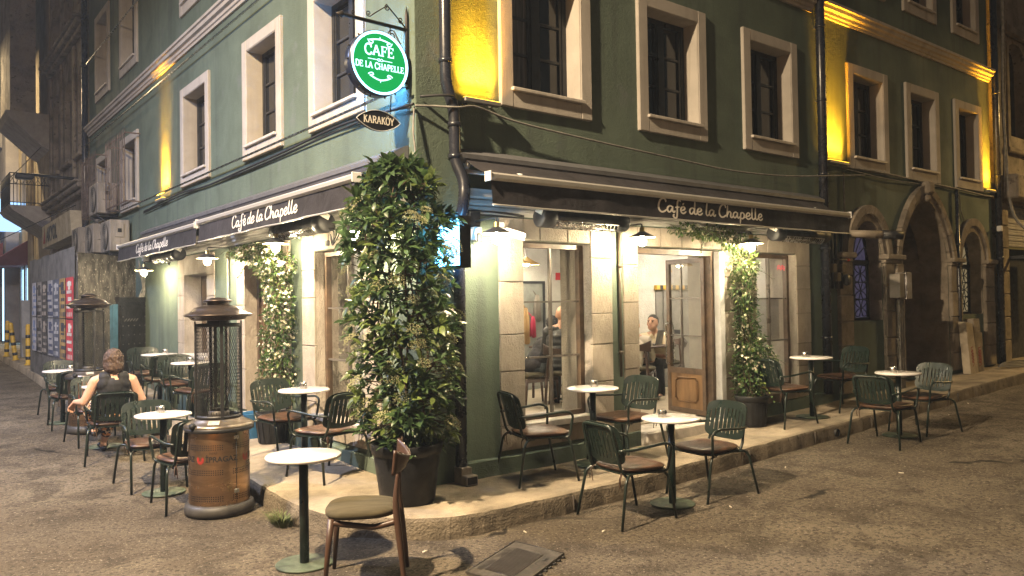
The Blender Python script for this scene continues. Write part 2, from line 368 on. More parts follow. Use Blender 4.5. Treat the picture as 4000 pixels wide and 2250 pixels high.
SERIF = {
 'C': ([[(.70, .70), (.62, .92), (.42, 1), (.16, .86), (.05, .5), (.16, .14), (.42, 0), (.64, .08), (.74, .28)]], [[(.70, 1.0), (.70, .68)]], .84),
 'A': ([[(.08, .04), (.40, 1.0)], [(.38, 1.0), (.74, .04)]], [[(.20, .34), (.60, .34)], [(-.04, .05), (.22, .05)], [(.58, .05), (.88, .05)]], .90),
 'F': ([[(.14, 0), (.14, 1)]], [[(.0, .95), (.62, .95)], [(.60, 1), (.60, .72)], [(.14, .52), (.46, .52)], [(.45, .64), (.45, .40)], [(0, .05), (.30, .05)]], .70),
 'E': ([[(.14, 0), (.14, 1)]], [[(.0, .95), (.60, .95)], [(.59, 1), (.59, .74)], [(.14, .52), (.46, .52)], [(.45, .64), (.45, .40)], [(0, .05), (.64, .05)], [(.63, 0), (.63, .28)]], .76),
 'D': ([[(.14, 0), (.14, 1)], [(.14, .94), (.40, .94), (.66, .78), (.72, .5), (.66, .22), (.40, .06), (.14, .06)]], [[(0, .95), (.2, .95)], [(0, .05), (.2, .05)]], .84),
 'L': ([[(.14, 0), (.14, 1)]], [[(0, .95), (.30, .95)], [(0, .05), (.60, .05)], [(.59, 0), (.59, .32)]], .70),
 'H': ([[(.14, 0), (.14, 1)], [(.66, 0), (.66, 1)]], [[(.14, .5), (.66, .5)], [(0, .95), (.28, .95)], [(.52, .95), (.80, .95)], [(0, .05), (.28, .05)], [(.52, .05), (.80, .05)]], .88),
 'P': ([[(.14, 0), (.14, 1)], [(.14, .94), (.42, .94), (.60, .84), (.62, .66), (.52, .5), (.14, .46)]], [[(0, .95), (.2, .95)], [(0, .05), (.32, .05)]], .72),
 'K': ([[(.14, 0), (.14, 1)], [(.60, .96), (.18, .46)], [(.30, .58), (.68, .03)]], [[(0, .95), (.28, .95)], [(0, .05), (.28, .05)], [(.48, .95), (.74, .95)], [(.56, .05), (.82, .05)]], .82),
 'R': ([[(.14, 0), (.14, 1)], [(.14, .94), (.42, .94), (.60, .84), (.62, .68), (.52, .54), (.14, .5)], [(.36, .5), (.68, .03)]], [[(0, .95), (.2, .95)], [(0, .05), (.28, .05)], [(.56, .05), (.82, .05)]], .82),
 'O': ([[(.40, 1), (.15, .86), (.05, .5), (.15, .14), (.40, 0), (.65, .14), (.75, .5), (.65, .86), (.40, 1)]], [], .84),
 'Ö': ([[(.40, 1), (.15, .86), (.05, .5), (.15, .14), (.40, 0), (.65, .14), (.75, .5), (.65, .86), (.40, 1)]], [[(.20, 1.2), (.32, 1.2)], [(.48, 1.2), (.60, 1.2)]], .84),
 'Y': ([[(.04, .97), (.40, .45)], [(.74, .97), (.40, .45)], [(.40, .5), (.40, 0)]], [[(-.06, .95), (.20, .95)], [(.58, .95), (.84, .95)], [(.24, .05), (.56, .05)]], .82),
 ' ': ([], [], .40)}
def serif_text(mb, txt, fn, h, x0=0, y0=0, w=.20, d0=0., sx=1., arch=0.):
    tot = sum(SERIF[c][2] for c in txt) * h * sx; x = -tot / 2; dd = d0
    for ch in txt:
        A, B, adv = SERIF[ch]
        for lst, ww in ((A, w), (B, w * .55)):
            for s in lst:
                P = spline([(p[0], p[1], 0) for p in s], 4) if len(s) > 4 else [Vector((p[0], p[1], 0)) for p in s]
                pts = [(x0 + x + p.x * h * sx, y0 + p.y * h) for p in P]
                pts = [(u, v - arch * (u - x0) ** 2) for u, v in pts]
                ribbon(mb, pts, ww * h, fn, dd); dd += .00015
        x += adv * h * sx
    return tot
def plain_text(mb, txt, fn, size, d=0., align='CENTER', bold=0.):
    cu = bpy.data.curves.new('t', 'FONT'); cu.body = txt; cu.size = size; cu.align_x = align; cu.offset = bold; cu.resolution_u = 3
    o = bpy.data.objects.new('t', cu); COL.objects.link(o)
    dg = bpy.context.evaluated_depsgraph_get(); me = bpy.data.meshes.new_from_object(o.evaluated_get(dg))
    mb.add([fn(v.co.x, v.co.y, d) for v in me.vertices], [tuple(p.vertices) for p in me.polygons])
    bpy.data.objects.remove(o); bpy.data.curves.remove(cu); bpy.data.meshes.remove(me)

# ------------------------------------------------------------------ ground, pavements
def axis(spec):
    res = []
    for a, b, st in spec:
        n = max(1, round((b - a) / st)); res += [a + (b - a) * i / n for i in range(n)]
    return res + [spec[-1][1]]
def ground():
    xs = axis([(-120, -30, 15), (-30, -8, 2), (-8, 14, .4), (14, 40, 2), (40, 130, 15)])
    ys = axis([(-120, -20, 15), (-20, -8, 2), (-8, 20, .4), (20, 62, 2), (62, 130, 17)])
    mb = MB(); rnd = random.Random(3)
    vs = [(x, y, G(x, y) + (rnd.uniform(-.006, .006) if -8 < x < 14 and -8 < y < 20 else 0)) for y in ys for x in xs]
    n = len(xs)
    mb.add(vs, [(j * n + i, j * n + i + 1, (j + 1) * n + i + 1, (j + 1) * n + i) for j in range(len(ys) - 1) for i in range(n - 1)], 0, True)
    return mb.build('road', ASPHALT, kind='structure', label='worn patchy grey brown asphalt road of the crossing')
ground()

def pavement():
    edge = [(-1.0, 8.4), (-.98, 6), (-.96, 3.5), (-.95, 1.6), (-.99, .9), (-1.02, .43), (-1.0, .02), (-.94, -.24), (-.54, -.72), (-.30, -.88), (-.14, -.92), (.2, -.94), (.9, -.94), (3, -.92), (6, -.88), (9, -.80), (12, -.76), (16, -.76), (30, -.76)]
    rnd = random.Random(5); P = []
    for i in range(len(edge) - 1):
        a, b = Vector(edge[i]), Vector(edge[i + 1]); L = (b - a).length; n = max(2, int(L / .11)) if a.x < 13 else 6
        for k in range(n): P.append(a.lerp(b, k / n))
    P.append(Vector(edge[-1]))
    mb = MB(); rows = []
    for i, p in enumerate(P):
        t = (P[min(i + 1, len(P) - 1)] - P[max(i - 1, 0)]).normalized(); nin = Vector((-t.y, t.x))  # towards the building
        j = rnd.uniform(-.008, .008); g = G(p.x, p.y); top = g + PL
        q = lambda o, z: (p.x + nin.x * o, p.y + nin.y * o, z)
        inner = (max(p.x, .15) if p.y < .1 else .15, max(p.y, .15) if p.x > .1 else .15)
        if p.x < .15 and p.y < .15: inner = (.15, .15)
        chip = rnd.uniform(0, .014)
        rows.append([q(-.018 + j, g - .05), q(-.012 + j, g + .05), q(j, top - .030 - chip), q(.010 + j, top - .010 - chip * .6), q(.035 + j, top), q(.22, top + rnd.uniform(-.002, .002)), (inner[0], inner[1], G(*inner) + PL)])
    k = len(rows[0]); vs = [v for r in rows for v in r]
    for j in range(k - 1): mb.add([r[j] for r in rows] + [r[j + 1] for r in rows], [(i, i + 1, len(rows) + i + 1, len(rows) + i) for i in range(len(rows) - 1)], 1 if j < 3 else 0, False)
    o = mb.build('pavement', [CONCRETE, KERBFACE], kind='structure', label='raised concrete pavement wrapping the cafe corner')
    # joints between the cast kerb lengths
    for x in (.88, 2.1, 3.35, 4.6, 5.9, 7.2, 8.5):
        y = next(a_[1] + (b_[1] - a_[1]) * (x - a_[0]) / (b_[0] - a_[0]) for a_, b_ in zip(edge[10:], edge[11:]) if a_[0] <= x <= b_[0]); g = G(x, y); mb = MB(); mb.box(x - .002, y - .0205, g + .02, x + .002, y + .02, g + PL - .035); mb.build('kerb_joint', mat('joint_dirt', (.06, .05, .04), .95), o)
    # drain spout in the kerb
    mb = MB(); g = G(5.05, -.9)
    mb.tube([(5.05, -.93, g + .07), (5.05, -.80, g + .07)], .045, 14, caps=False); mb.tube([(5.05, -.905, g + .07), (5.05, -.90, g + .07)], .036, 14)
    mb.build('drain_spout', BLACKMETAL, o)
    # kerb of the far left street
    mb = MB(); E = [(-1.30, 7.9), (-1.31, 11), (-1.26, 14), (-1.24, 17), (-1.22, 22), (-1.1, 34), (-1, 60)]; rows = []
    pts = spline([(a, b, 0) for a, b in E], 8)
    for p in pts:
        g = G(p.x, p.y); z = g + .15; rows.append([(p.x - .01, p.y, g - .03), (p.x, p.y, z - .02), (p.x + .03, p.y, z), (p.x + .25, p.y, z), (.4, p.y, z)])
    vs = [v for r in rows for v in r]
    mb.add(vs, [(i * 5 + j, (i + 1) * 5 + j, (i + 1) * 5 + j + 1, i * 5 + j + 1) for i in range(len(rows) - 1) for j in range(4)], 0, True)
    mb.add([rows[0][i] for i in range(5)] + [(.4, 7.9, rows[0][0][2])], [(0, 1, 2, 3, 4, 5)])
    mb.build('pavement', CONCRETE, kind='structure', label='narrow pavement along the left street beyond the hoarding')
pavement()

# ------------------------------------------------------------------ walls with openings
def PR(u, z, d): return (u, d, z)          # right front, y = 0, depth goes +y
def PLW(u, z, d): return (d, u, z)         # left front, x = 0, depth goes +x
def wbox(mb, P, u0, u1, z0, z1, d0, d1, mi=0, c=0):
    a, b = P(u0, z0, d0), P(u1, z1, d1)
    if c: mb.cbox(*a, *b, c, mi)
    else: mb.box(*a, *b, mi)
def atop(h, u):
    if 'apex' not in h: return h['z1']
    uc = (h['u0'] + h['u1']) / 2; w = (h['u1'] - h['u0']) / 2; t = min(1, abs(u - uc) / w); p = h.get('pw', 2.0)
    return h['z1'] + (h['apex'] - h['z1']) * max(0, 1 - t ** p) ** (1 / h.get('qw', 2.0))
def wall(mb, P, u0, u1, z0, z1, holes, t):
    us = {u0, u1}
    for h in holes:
        n = 14 if 'apex' in h else 1
        for i in range(n + 1): us.add(round(h['u0'] + (h['u1'] - h['u0']) * i / n, 5))
    us = sorted(us)
    def quad(a, b, za, zb, zc, zd, d): mb.add([P(a, za, d), P(b, zb, d), P(b, zc, d), P(a, zd, d)], [(0, 1, 2, 3)])
    for a, b in zip(us, us[1:]):
        mid = (a + b) / 2; hs = sorted([h for h in holes if h['u0'] < mid < h['u1']], key=lambda h: h['z0'])
        za, zb = z0, z0
        for h in hs:
            for d in (0, t): quad(a, b, za, zb, h['z0'], h['z0'], d)
            ta, tb = atop(h, a), atop(h, b)
            mb.add([P(a, ta, 0), P(b, tb, 0), P(b, tb, t), P(a, ta, t)], [(0, 1, 2, 3)], h.get('mi', 1))
            za, zb = ta, tb
        for d in (0, t): quad(a, b, za, zb, z1, z1, d)
    for h in holes:
        m = h.get('mi', 1)
        for u in (h['u0'], h['u1']):
            mb.add([P(u, h['z0'], 0), P(u, h['z1'], 0), P(u, h['z1'], t), P(u, h['z0'], t)], [(0, 1, 2, 3)], m)
        mb.add([P(h['u0'], h['z0'], 0), P(h['u1'], h['z0'], 0), P(h['u1'], h['z0'], t), P(h['u0'], h['z0'], t)], [(0, 1, 2, 3)], m)
    for u in (u0, u1): mb.add([P(u, z0, 0), P(u, z1, 0), P(u, z1, t), P(u, z0, t)], [(0, 1, 2, 3)])
    mb.add([P(u0, z1, 0), P(u1, z1, 0), P(u1, z1, t), P(u0, z1, t)], [(0, 1, 2, 3)])

CAFE = thing('cafe_building', (0, 0, 0), 'green stucco corner building with cream window surrounds and the cafe on its ground floor', 'building')
RU = [(.90, 2.07), (2.78, 3.94), (4.66, 5.84), (7.12, 8.28), (8.86, 10.0), (10.6, 11.68)]
LU = [(.88, 2.12), (2.87, 4.12), (5.47, 6.82)]
LU2 = LU + [(9.5, 10.84), (11.8, 13.14)]
RG = [dict(u0=1.15, u1=2.03, z0=.60, z1=2.32), dict(u0=2.73, u1=4.12, z0=.30, z1=2.32), dict(u0=4.86, u1=5.74, z0=.60, z1=2.31)]
LG = [dict(u0=.98, u1=2.06, z0=.60, z1=2.31), dict(u0=3.0, u1=4.15, z0=.40, z1=2.26), dict(u0=5.66, u1=6.74, z0=1.04, z1=2.23)]
ARCH = [dict(u0=7.12, u1=8.02, z0=1.40, z1=2.30, apex=2.84, mi=2), dict(u0=8.56, u1=10.24, z0=.30, z1=2.30, apex=3.28, pw=1.7, qw=1.5, mi=2), dict(u0=10.70, u1=11.60, z0=1.42, z1=2.30, apex=2.84, mi=2)]
def inset(u, z0, z1): return dict(u0=u[0] + .15, u1=u[1] - .15, z0=z0, z1=z1)
INTSTONE = mat('rough_reveal_plaster', (.40, .36, .31), .88, var=.22, vs=4, bump=1.0, bs=24, bs2=70, spec=.2, stretch=(1, 1, .5))
mb = MB(); wall(mb, PR, .004, 12.1, -.3, 9.2, RG + [inset(u, 3.75, 4.94) for u in RU] + [inset(u, 6.38, 7.7) for u in RU] + ARCH, .45)
mb.build('wall', [STUCCO, INTSTONE, OLDSTONE], CAFE)
mb = MB(); wall(mb, PLW, .003, 13.95, -.3, 9.2, LG + [inset(u, 3.75, 4.94) for u in LU] + [inset(u, 3.75, 4.85) for u in LU2[3:]] + [inset(u, 6.38, 7.9) for u in LU2], .449)
mb.build('wall', [STUCCO, INTSTONE], CAFE)
# plinth
for P, a, b, f in ((PR, .42, 2.70, lambda u: GX(u)), (PR, 4.15, 6.5, lambda u: GX(u)), (PLW, -.03, 2.95, lambda u: GY(u)), (PLW, 4.2, 9.2, lambda u: GY(u))):
    mb = MB(); n = 8
    for i in range(n):
        u0, u1 = a + (b - a) * i / n, a + (b - a) * (i + 1) / n
        mb.add([P(u0, f(u0) - .05, -.045), P(u1, f(u1) - .05, -.045), P(u1, f(u1) + PL + .145, -.040), P(u0, f(u0) + PL + .145, -.040), P(u1, f(u1) + PL + .165, .01), P(u0, f(u0) + PL + .165, .01)], [(0, 1, 2, 3), (3, 2, 4, 5)])
    mb.add([P(a, f(a) - .05, -.045), P(a, f(a) + PL + .145, -.040), P(a, f(a) + PL + .165, .01), P(a, f(a) - .05, .01)], [(0, 1, 2, 3)])
    mb.add([P(b, f(b) - .05, -.045), P(b, f(b) + PL + .145, -.040), P(b, f(b) + PL + .165, .01), P(b, f(b) - .05, .01)], [(0, 1, 2, 3)])
    mb.build('plinth', STUCCO, CAFE)

# cornice
def cornice(P, u0, u1, z, m):
    prof = [(0.01, 0), (-.03, 0), (-.035, .035), (-.055, .045), (-.06, .085), (-.10, .10), (-.105, .15), (-.13, .16), (-.13, .20), (.01, .215)]
    mb = MB(); n = len(prof); vs = [P(u, z + b, a) for u in (u0, u1) for a, b in prof]
    mb.add(vs, [(i, i + 1, n + i + 1, n + i) for i in range(n - 1)] + [list(range(n)), [n + i for i in range(n)]])
    return mb.build('cornice', m, CAFE)
cornice(PR, -.10, 6.24, 5.60, CREAM); cornice(PR, 6.42, 12.1, 5.60, CREAM); cornice(PLW, .012, 13.9, 5.60, CREAM)

# upper windows
PANEV = [DARKGLASS, mat('curtained_pane', (.12, .11, .10), .12, var=.5, vs=6, spec=.6, stretch=(6, 6, .2), rvar=.05)]
def upper_window(P, u, za, zb, o=.15):
    w0, w1 = u; a, b = w0 + o, w1 - o; z0, z1 = za + .18, zb - .14
    mb = MB()
    wbox(mb, P, w0, a - .002, za, zb, -.040, .02, c=.008); wbox(mb, P, b + .002, w1, za, zb, -.040, .02, c=.008)
    wbox(mb, P, a - .002, b + .002, z1 + .002, zb, -.038, .02, c=.006); wbox(mb, P, a - .002, b + .002, za, z0 - .03, -.038, .02, c=.006)
    # cream lining of the opening
    wbox(mb, P, a, a + .004, z0, z1, -.03, .26); wbox(mb, P, b - .004, b, z0, z1, -.03, .26); wbox(mb, P, a + .004, b - .004, z1 - .004, z1, -.03, .26)
    win = mb.build('window', CREAM, CAFE)
    mb = MB(); wbox(mb, P, a - .03, b + .03, z0 - .028, z0 + .006, -.075, .24, c=.005); mb.build('sill', SILL, win)
    # black timber casements
    d0, d1 = .17, .225; mb = MB(); f = .055; mid = (a + b) / 2; x0, x1, y0, y1 = a + .005, b - .005, z0 + .006, z1 - .005
    wbox(mb, P, x0, x0 + f, y0, y1, d0, d1); wbox(mb, P, x1 - f, x1, y0, y1, d0, d1)
    wbox(mb, P, x0 + f, x1 - f, y0, y0 + f, d0, d1); wbox(mb, P, x0 + f, x1 - f, y1 - f, y1, d0, d1)
    wbox(mb, P, mid - .045, mid + .045, y0 + f, y1 - f, d0 - .012, d1)
    cols = [(x0 + f, mid - .045), (mid + .045, x1 - f)]
    for q, (c0, c1) in enumerate(cols):
        wbox(mb, P, c0, c0 + .035, y0 + f, y1 - f, d0 + .008, d1); wbox(mb, P, c1 - .035, c1, y0 + f, y1 - f, d0 + .008, d1)
        for k in (1, 2):
            zc = y0 + f + (y1 - y0 - 2 * f) * k / 3; wbox(mb, P, c0 + .035, c1 - .035, zc - .012, zc + .012, d0 + .01, d1 - .005)
    mb.build('casement_frame', BLACKWOOD, win)
    for q, (c0, c1) in enumerate(cols):
        for k in range(3):
            za_, zb_ = y0 + f + (y1 - y0 - 2 * f) * k / 3 + .012, y0 + f + (y1 - y0 - 2 * f) * (k + 1) / 3 - .012
            mb = MB(); wbox(mb, P, c0 + .035, c1 - .035, za_, zb_, d0 + .03, d0 + .036)
            mb.build('pane', PANEV[1 if (q == 0 and k < 3 and int(w0 * 7) % 3 != 1) else 0], win)
for u in RU: upper_window(PR, u, 3.57, 5.08); upper_window(PR, u, 6.20, 7.84)
for u in LU: upper_window(PLW, u, 3.57, 5.08)
for u in LU2: upper_window(PLW, u, 6.20, 8.04)
for u in LU2[3:]: upper_window(PLW, u, 3.57, 4.99)

# stone pilasters and lintels of the shop front, block by block
def blocks(P, name, u0, u1, z0, z1, cuts, vertical=False, m=None, proud=.016):
    mb = MB(); wbox(mb, P, u0 + .004, u1 - .004, z0 + .004, z1 - .004, -.004, .02); core = mb.build(name, MORTAR, CAFE)
    c = [u0 if vertical else z0] + list(cuts) + [u1 if vertical else z1]; rnd = random.Random(int(u0 * 100 + z0 * 10))
    for a, b in zip(c, c[1:]):
        mb = MB(); g = .0035; pr = -proud - rnd.uniform(0, .005)
        if vertical: wbox(mb, P, a + g, b - g, z0, z1, pr, .012, c=.005)
        else: wbox(mb, P, u0, u1, a + g, b - g, pr, .012, c=.005)
        mb.build('stone_block', m or STONE, core)
blocks(PR, 'pilaster', .86, 1.148, .37, 2.53, (.60, 1.10, 1.44, 1.93))
blocks(PR, 'pilaster', 2.032, 2.33, .37, 2.53, (.92, 1.30, 1.61, 2.18))
blocks(PR, 'pilaster', 2.50, 2.728, .25, 2.53, (.68, 1.02, 1.28, 1.72, 2.12))
blocks(PR, 'pilaster', 4.20, 4.50, .30, 2.53, (.8, 1.2, 1.6, 2.0))
blocks(PR, 'pilaster', 4.53, 4.858, .42, 2.53, (.85, 1.25, 1.62, 2.05))
blocks(PR, 'pilaster', 5.742, 6.06, .42, 2.53, (.86, 1.15, 1.54, 1.86, 2.16))
blocks(PR, 'lintel', 1.152, 2.028, 2.325, 2.53, (1.36, 1.72), True)
blocks(PR, 'lintel', 2.732, 4.196, 2.325, 2.53, (3.1, 3.45, 3.8), True)
blocks(PR, 'lintel', 4.862, 5.738, 2.315, 2.53, (5.1, 5.45), True)
blocks(PR, 'apron', 1.152, 2.028, .37, .53, (1.6,), True)
blocks(PR, 'apron', 4.862, 5.738, .42, .55, (5.3,), True)
blocks(PLW, 'pilaster', .66, .976, .37, 2.52, (.72, 1.31, 1.82, 2.12))
blocks(PLW, 'pilaster', 2.064, 2.38, .37, 2.52, (.72, 1.31, 1.82, 2.12))
blocks(PLW, 'pilaster', 2.72, 2.996, .40, 2.52, (.9, 1.36, 1.8, 2.14))
blocks(PLW, 'pilaster', 4.154, 4.44, .44, 2.52, (.95, 1.38, 1.76, 2.14))
blocks(PLW, 'pilaster', 5.34, 5.656, .46, 2.52, (.8, 1.12, 1.5, 1.9, 2.2))
blocks(PLW, 'pilaster', 6.744, 7.08, .5, 2.52, (.85, 1.2, 1.55, 1.92, 2.2))
blocks(PLW, 'lintel', .98, 2.06, 2.315, 2.52, (1.35, 1.7), True)
blocks(PLW, 'lintel', 3.0, 4.15, 2.265, 2.52, (3.4, 3.8), True)
blocks(PLW, 'lintel', 5.66, 6.74, 2.235, 2.52, (6.0, 6.4), True)
blocks(PLW, 'apron', .98, 2.06, .37, .53, (1.5,), True)
blocks(PLW, 'apron', 5.66, 6.74, .52, .98, (6.2,), True)

# pressed metal moulding over the shop front
def moulding(P, u0, u1):
    prof = [(.01, 2.545), (-.03, 2.545), (-.032, 2.575), (-.06, 2.58), (-.062, 2.605), (-.045, 2.612), (-.075, 2.63), (-.08, 2.66), (-.06, 2.668), (-.10, 2.69), (-.105, 2.735), (-.115, 2.755), (.01, 2.76)]
    mb = MB(); n = len(prof); vs = [P(u, b, a) for u in (u0, u1) for a, b in prof]
    mb.add(vs, [(i, i + 1, n + i + 1, n + i) for i in range(n - 1)] + [list(range(n)), [n + i for i in range(n)]])
    mb.build('shop_moulding', mat('white_painted_moulding', (.50, .49, .46), .6, var=.2, vs=3), CAFE)
moulding(PR, .46, 6.2); moulding(PLW, .15, 9.1)

# shop windows: bronze frame, slim bars, six panes each
def shop_window(P, u0, u1, z0, z1, d=.12, rows=(1.20, 1.74), sill=True):
    f = .045; mb = MB(); a, b = u0 + .02, u1 - .02
    wbox(mb, P, a, a + f, z0, z1, d - .03, d + .03); wbox(mb, P, b - f, b, z0, z1, d - .03, d + .03)
    wbox(mb, P, a + f, b - f, z0, z0 + f, d - .03, d + .03); wbox(mb, P, a + f, b - f, z1 - f, z1, d - .03, d + .03)
    wbox(mb, P, u0 + .001, a, z0, z1, d - .02, d + .02); wbox(mb, P, b, u1 - .001, z0, z1, d - .02, d + .02)
    w = mb.build('shop_window', BROWNFRAME, CAFE)
    mid = (a + b) / 2; mb = MB(); wbox(mb, P, mid - .012, mid + .012, z0 + f, z1 - f, d - .02, d + .014); mb.build('glazing_bar', IRONBAR, w)
    for z in rows:
        for c0, c1 in ((a + f, mid - .012), (mid + .012, b - f)):
            mb = MB(); wbox(mb, P, c0, c1, z - .009, z + .009, d - .016, d + .012); mb.build('glazing_bar', IRONBAR, w)
    zs = [z0 + f] + list(rows) + [z1 - f]
    for c0, c1 in ((a + f, mid - .012), (mid + .012, b - f)):
        for q0, q1 in zip(zs, zs[1:]):
            mb = MB(); mb.add([P(c0, q0 + .009, d), P(c1, q0 + .009, d), P(c1, q1 - .009, d), P(c0, q1 - .009, d)], [(0, 1, 2, 3)]); mb.build('pane', CLEAR, w)
    if sill:
        mb = MB(); wbox(mb, P, u0 - .03, u1 + .03, z0 - .06, z0 - .002, -.06, .44, c=.006); mb.build('sill', SILL, w)
shop_window(PR, 1.15, 2.03, .605, 2.31); shop_window(PR, 4.86, 5.74, .605, 2.30)
shop_window(PLW, .98, 2.06, .605, 2.30, rows=(1.17, 1.71)); shop_window(PLW, 5.66, 6.74, 1.05, 2.22, .26, rows=(1.43, 1.82))

# entrance: fixed frame, step, leaf standing open into the room
mb = MB(); wbox(mb, PR, 2.735, 2.785, .34, 2.31, .06, .16); wbox(mb, PR, 4.06, 4.115, .34, 2.31, .06, .16); wbox(mb, PR, 2.785, 4.06, 2.25, 2.31, .06, .16)
dw = mb.build('doorway', BROWNFRAME, CAFE)
mb = MB(); mb.cbox(4.114, -.03, .33, 4.20, .06, 2.30, .006); mb.build('jamb', WHITEMETAL, dw)
mb = MB(); wbox(mb, PR, 2.70, 4.22, GX(3.4) + PL - .03, .345, -.13, .44, c=.012); mb.build('door_step', SILL, CAFE)
def leaf():
    t = thing('x', (0, 0, 0), '', ''); bpy.data.objects.remove(t)
    h = Vector((4.05, .14)); d = Vector((.14, .99)).normalized(); n = Vector((d.y, -d.x)); Wd, z0, z1 = .665, .36, 2.24
    def P(u, z, q): return (h.x + d.x * u + n.x * q, h.y + d.y * u + n.y * q, z)
    def pb(mb, u0, u1, za, zb, q0, q1):
        vs = [P(u, z, q) for z in (za, zb) for q in (q0, q1) for u in (u0, u1)]
        mb.add(vs, [(0, 2, 3, 1), (4, 5, 7, 6), (0, 1, 5, 4), (2, 6, 7, 3), (0, 4, 6, 2), (1, 3, 7, 5)])
    f = .055; zm = .86
    mb = MB(); pb(mb, 0, f, z0, z1, -.02, .02); pb(mb, Wd - f, Wd, z0, z1, -.02, .02); pb(mb, f, Wd - f, z1 - f, z1, -.02, .02); pb(mb, f, Wd - f, zm - .02, zm + .05, -.02, .02); pb(mb, f, Wd - f, z0, z0 + .06, -.02, .02)
    L = mb.build('door_leaf', BROWNFRAME, CAFE)
    mb = MB(); pb(mb, f, Wd - f, z0 + .06, zm - .02, -.012, .012); mb.build('wood_panel', OAK, L)
    mb = MB(); u0, u1, za, zb = .14, Wd - .14, .50, .79; c = .035
    poly = [(u0 + c, za), (u1 - c, za), (u1 - c, za + c * .6), (u1, za + c), (u1, zb - c), (u1 - c, zb - c * .6), (u1 - c, zb), (u0 + c, zb), (u0 + c, zb - c * .6), (u0, zb - c), (u0, za + c), (u0 + c, za + c * .6)]
    for q in (-.024, .012):
        for i in range(len(poly)):
            a, b = poly[i], poly[(i + 1) % len(poly)]; mb.tube([P(a[0], a[1], q + .006), P(b[0], b[1], q + .006)], .008, 6)
    mb.build('panel_moulding', mat('dark_honey_wood', (.19, .10, .04), .5), L)
    mb = MB(); pb(mb, u0 + .03, u1 - .03, za + .03, zb - .03, -.018, .018); mb.build('raised_panel', OAK, L)
    mb = MB(); pb(mb, .40, .42, zm + .05, z1 - f, -.012, .012); mb.build('glazing_bar', IRONBAR, L)
    for z in (1.30, 1.76):
        for a, b in ((f, .40), (.42, Wd - f)):
            mb = MB(); pb(mb, a, b, z - .008, z + .008, -.012, .012); mb.build('glazing_bar', IRONBAR, L)
    zs = [zm + .05, 1.30, 1.76, z1 - f]
    for a, b in ((f, .40), (.42, Wd - f)):
        for p, q in zip(zs, zs[1:]):
            mb = MB(); mb.add([P(a, p, 0), P(b, p, 0), P(b, q, 0), P(a, q, 0)], [(0, 1, 2, 3)]); mb.build('pane', CLEAR, L)
    for s in (-1, 1):
        mb = MB(); q = s * .06; mb.tube(fillet([P(Wd - .03, .95, s * .02), P(Wd - .03, .95, q), P(Wd - .03, 1.45, q), P(Wd - .03, 1.45, s * .02)], .03), .009, 8); mb.build('handle', STEEL, L)
    mb = MB(); pb(mb, Wd - .22, Wd - .12, 1.32, 1.37, -.006, -.002); mb.build('push_plate', BLACKMETAL, L)
leaf()

# glazed side door on the left front, behind the jasmine
mb = MB(); wbox(mb, PLW, 3.005, 3.07, .42, 2.255, .14, .24); wbox(mb, PLW, 4.08, 4.145, .42, 2.255, .14, .24); wbox(mb, PLW, 3.07, 4.08, 2.18, 2.255, .14, .24); wbox(mb, PLW, 3.07, 4.08, .42, .47, .14, .24)
sd = mb.build('side_door', BROWNFRAME, CAFE)
mb = MB(); wbox(mb, PLW, 3.07, 3.15, .47, 2.18, .17, .21); wbox(mb, PLW, 4.0, 4.08, .47, 2.18, .17, .21); wbox(mb, PLW, 3.15, 4.0, .47, .95, .17, .21); wbox(mb, PLW, 3.15, 4.0, 2.1, 2.18, .17, .21); wbox(mb, PLW, 3.56, 3.59, .95, 2.1, .17, .21); wbox(mb, PLW, 3.15, 3.56, 1.6, 1.62, .17, .21); wbox(mb, PLW, 3.59, 4.0, 1.6, 1.62, .17, .21)
mb.build('door_leaf', mat('worn_brown_wood', (.15, .085, .045), .55, var=.35, vs=6, stretch=(1, 1, .2)), sd)
for a, b in ((3.15, 3.56), (3.59, 4.0)):
    for p, q in ((.95, 1.6), (1.62, 2.1)):
        mb = MB(); mb.add([PLW(a, p, .19), PLW(b, p, .19), PLW(b, q, .19), PLW(a, q, .19)], [(0, 1, 2, 3)]); mb.build('pane', CLEAR, sd)
mb = MB(); wbox(mb, PLW, 2.96, 4.2, .30, .42, -.04, .44, c=.01); mb.build('door_step', SILL, CAFE)

# ------------------------------------------------------------------ arched stone bays of the right front
def arch_pts(h, grow, n=24, drop=0):
    uc = (h['u0'] + h['u1']) / 2; w = (h['u1'] - h['u0']) / 2 + grow; hh = dict(h); hh['u0'] = uc - w; hh['u1'] = uc + w; hh['apex'] = h['apex'] + grow * 1.15
    return [(uc - w * math.cos(math.pi * i / n), atop(hh, uc - w * math.cos(math.pi * i / n))) for i in range(n + 1)]
def archivolt(h, nb):
    A = arch_pts(h, 0, nb * 3); B = arch_pts(h, .20, nb * 3)
    mb = MB()
    for i in range(len(A) - 1):
        mb.add([PR(*A[i], -.01), PR(*A[i + 1], -.01), PR(*B[i + 1], -.01), PR(*B[i], -.01)], [(0, 1, 2, 3)])
    core = mb.build('arch_surround', MORTAR, CAFE)
    for k in range(nb):
        mb = MB(); idx = list(range(k * 3, k * 3 + 4)); g = .02
        a = [A[i] for i in idx]; b = [B[i] for i in idx]
        def sh(P): 
            P = [Vector(p) for p in P]; P[0] = P[0].lerp(P[1], .06); P[-1] = P[-1].lerp(P[-2], .06); return [tuple(p) for p in P]
        a, b = sh(a), sh(b); m = [tuple(Vector(p).lerp(Vector(q), .45)) for p, q in zip(a, b)]
        poly1 = a + m[::-1]; poly2 = m + b[::-1]
        mb.prism(poly1, PR, -.05, .02); mb.prism(poly2, PR, -.085, .02)
        mb.build('voussoir', OLDSTONE, core)
    return core
for h, nb in zip(ARCH, (7, 11, 7)): archivolt(h, nb)
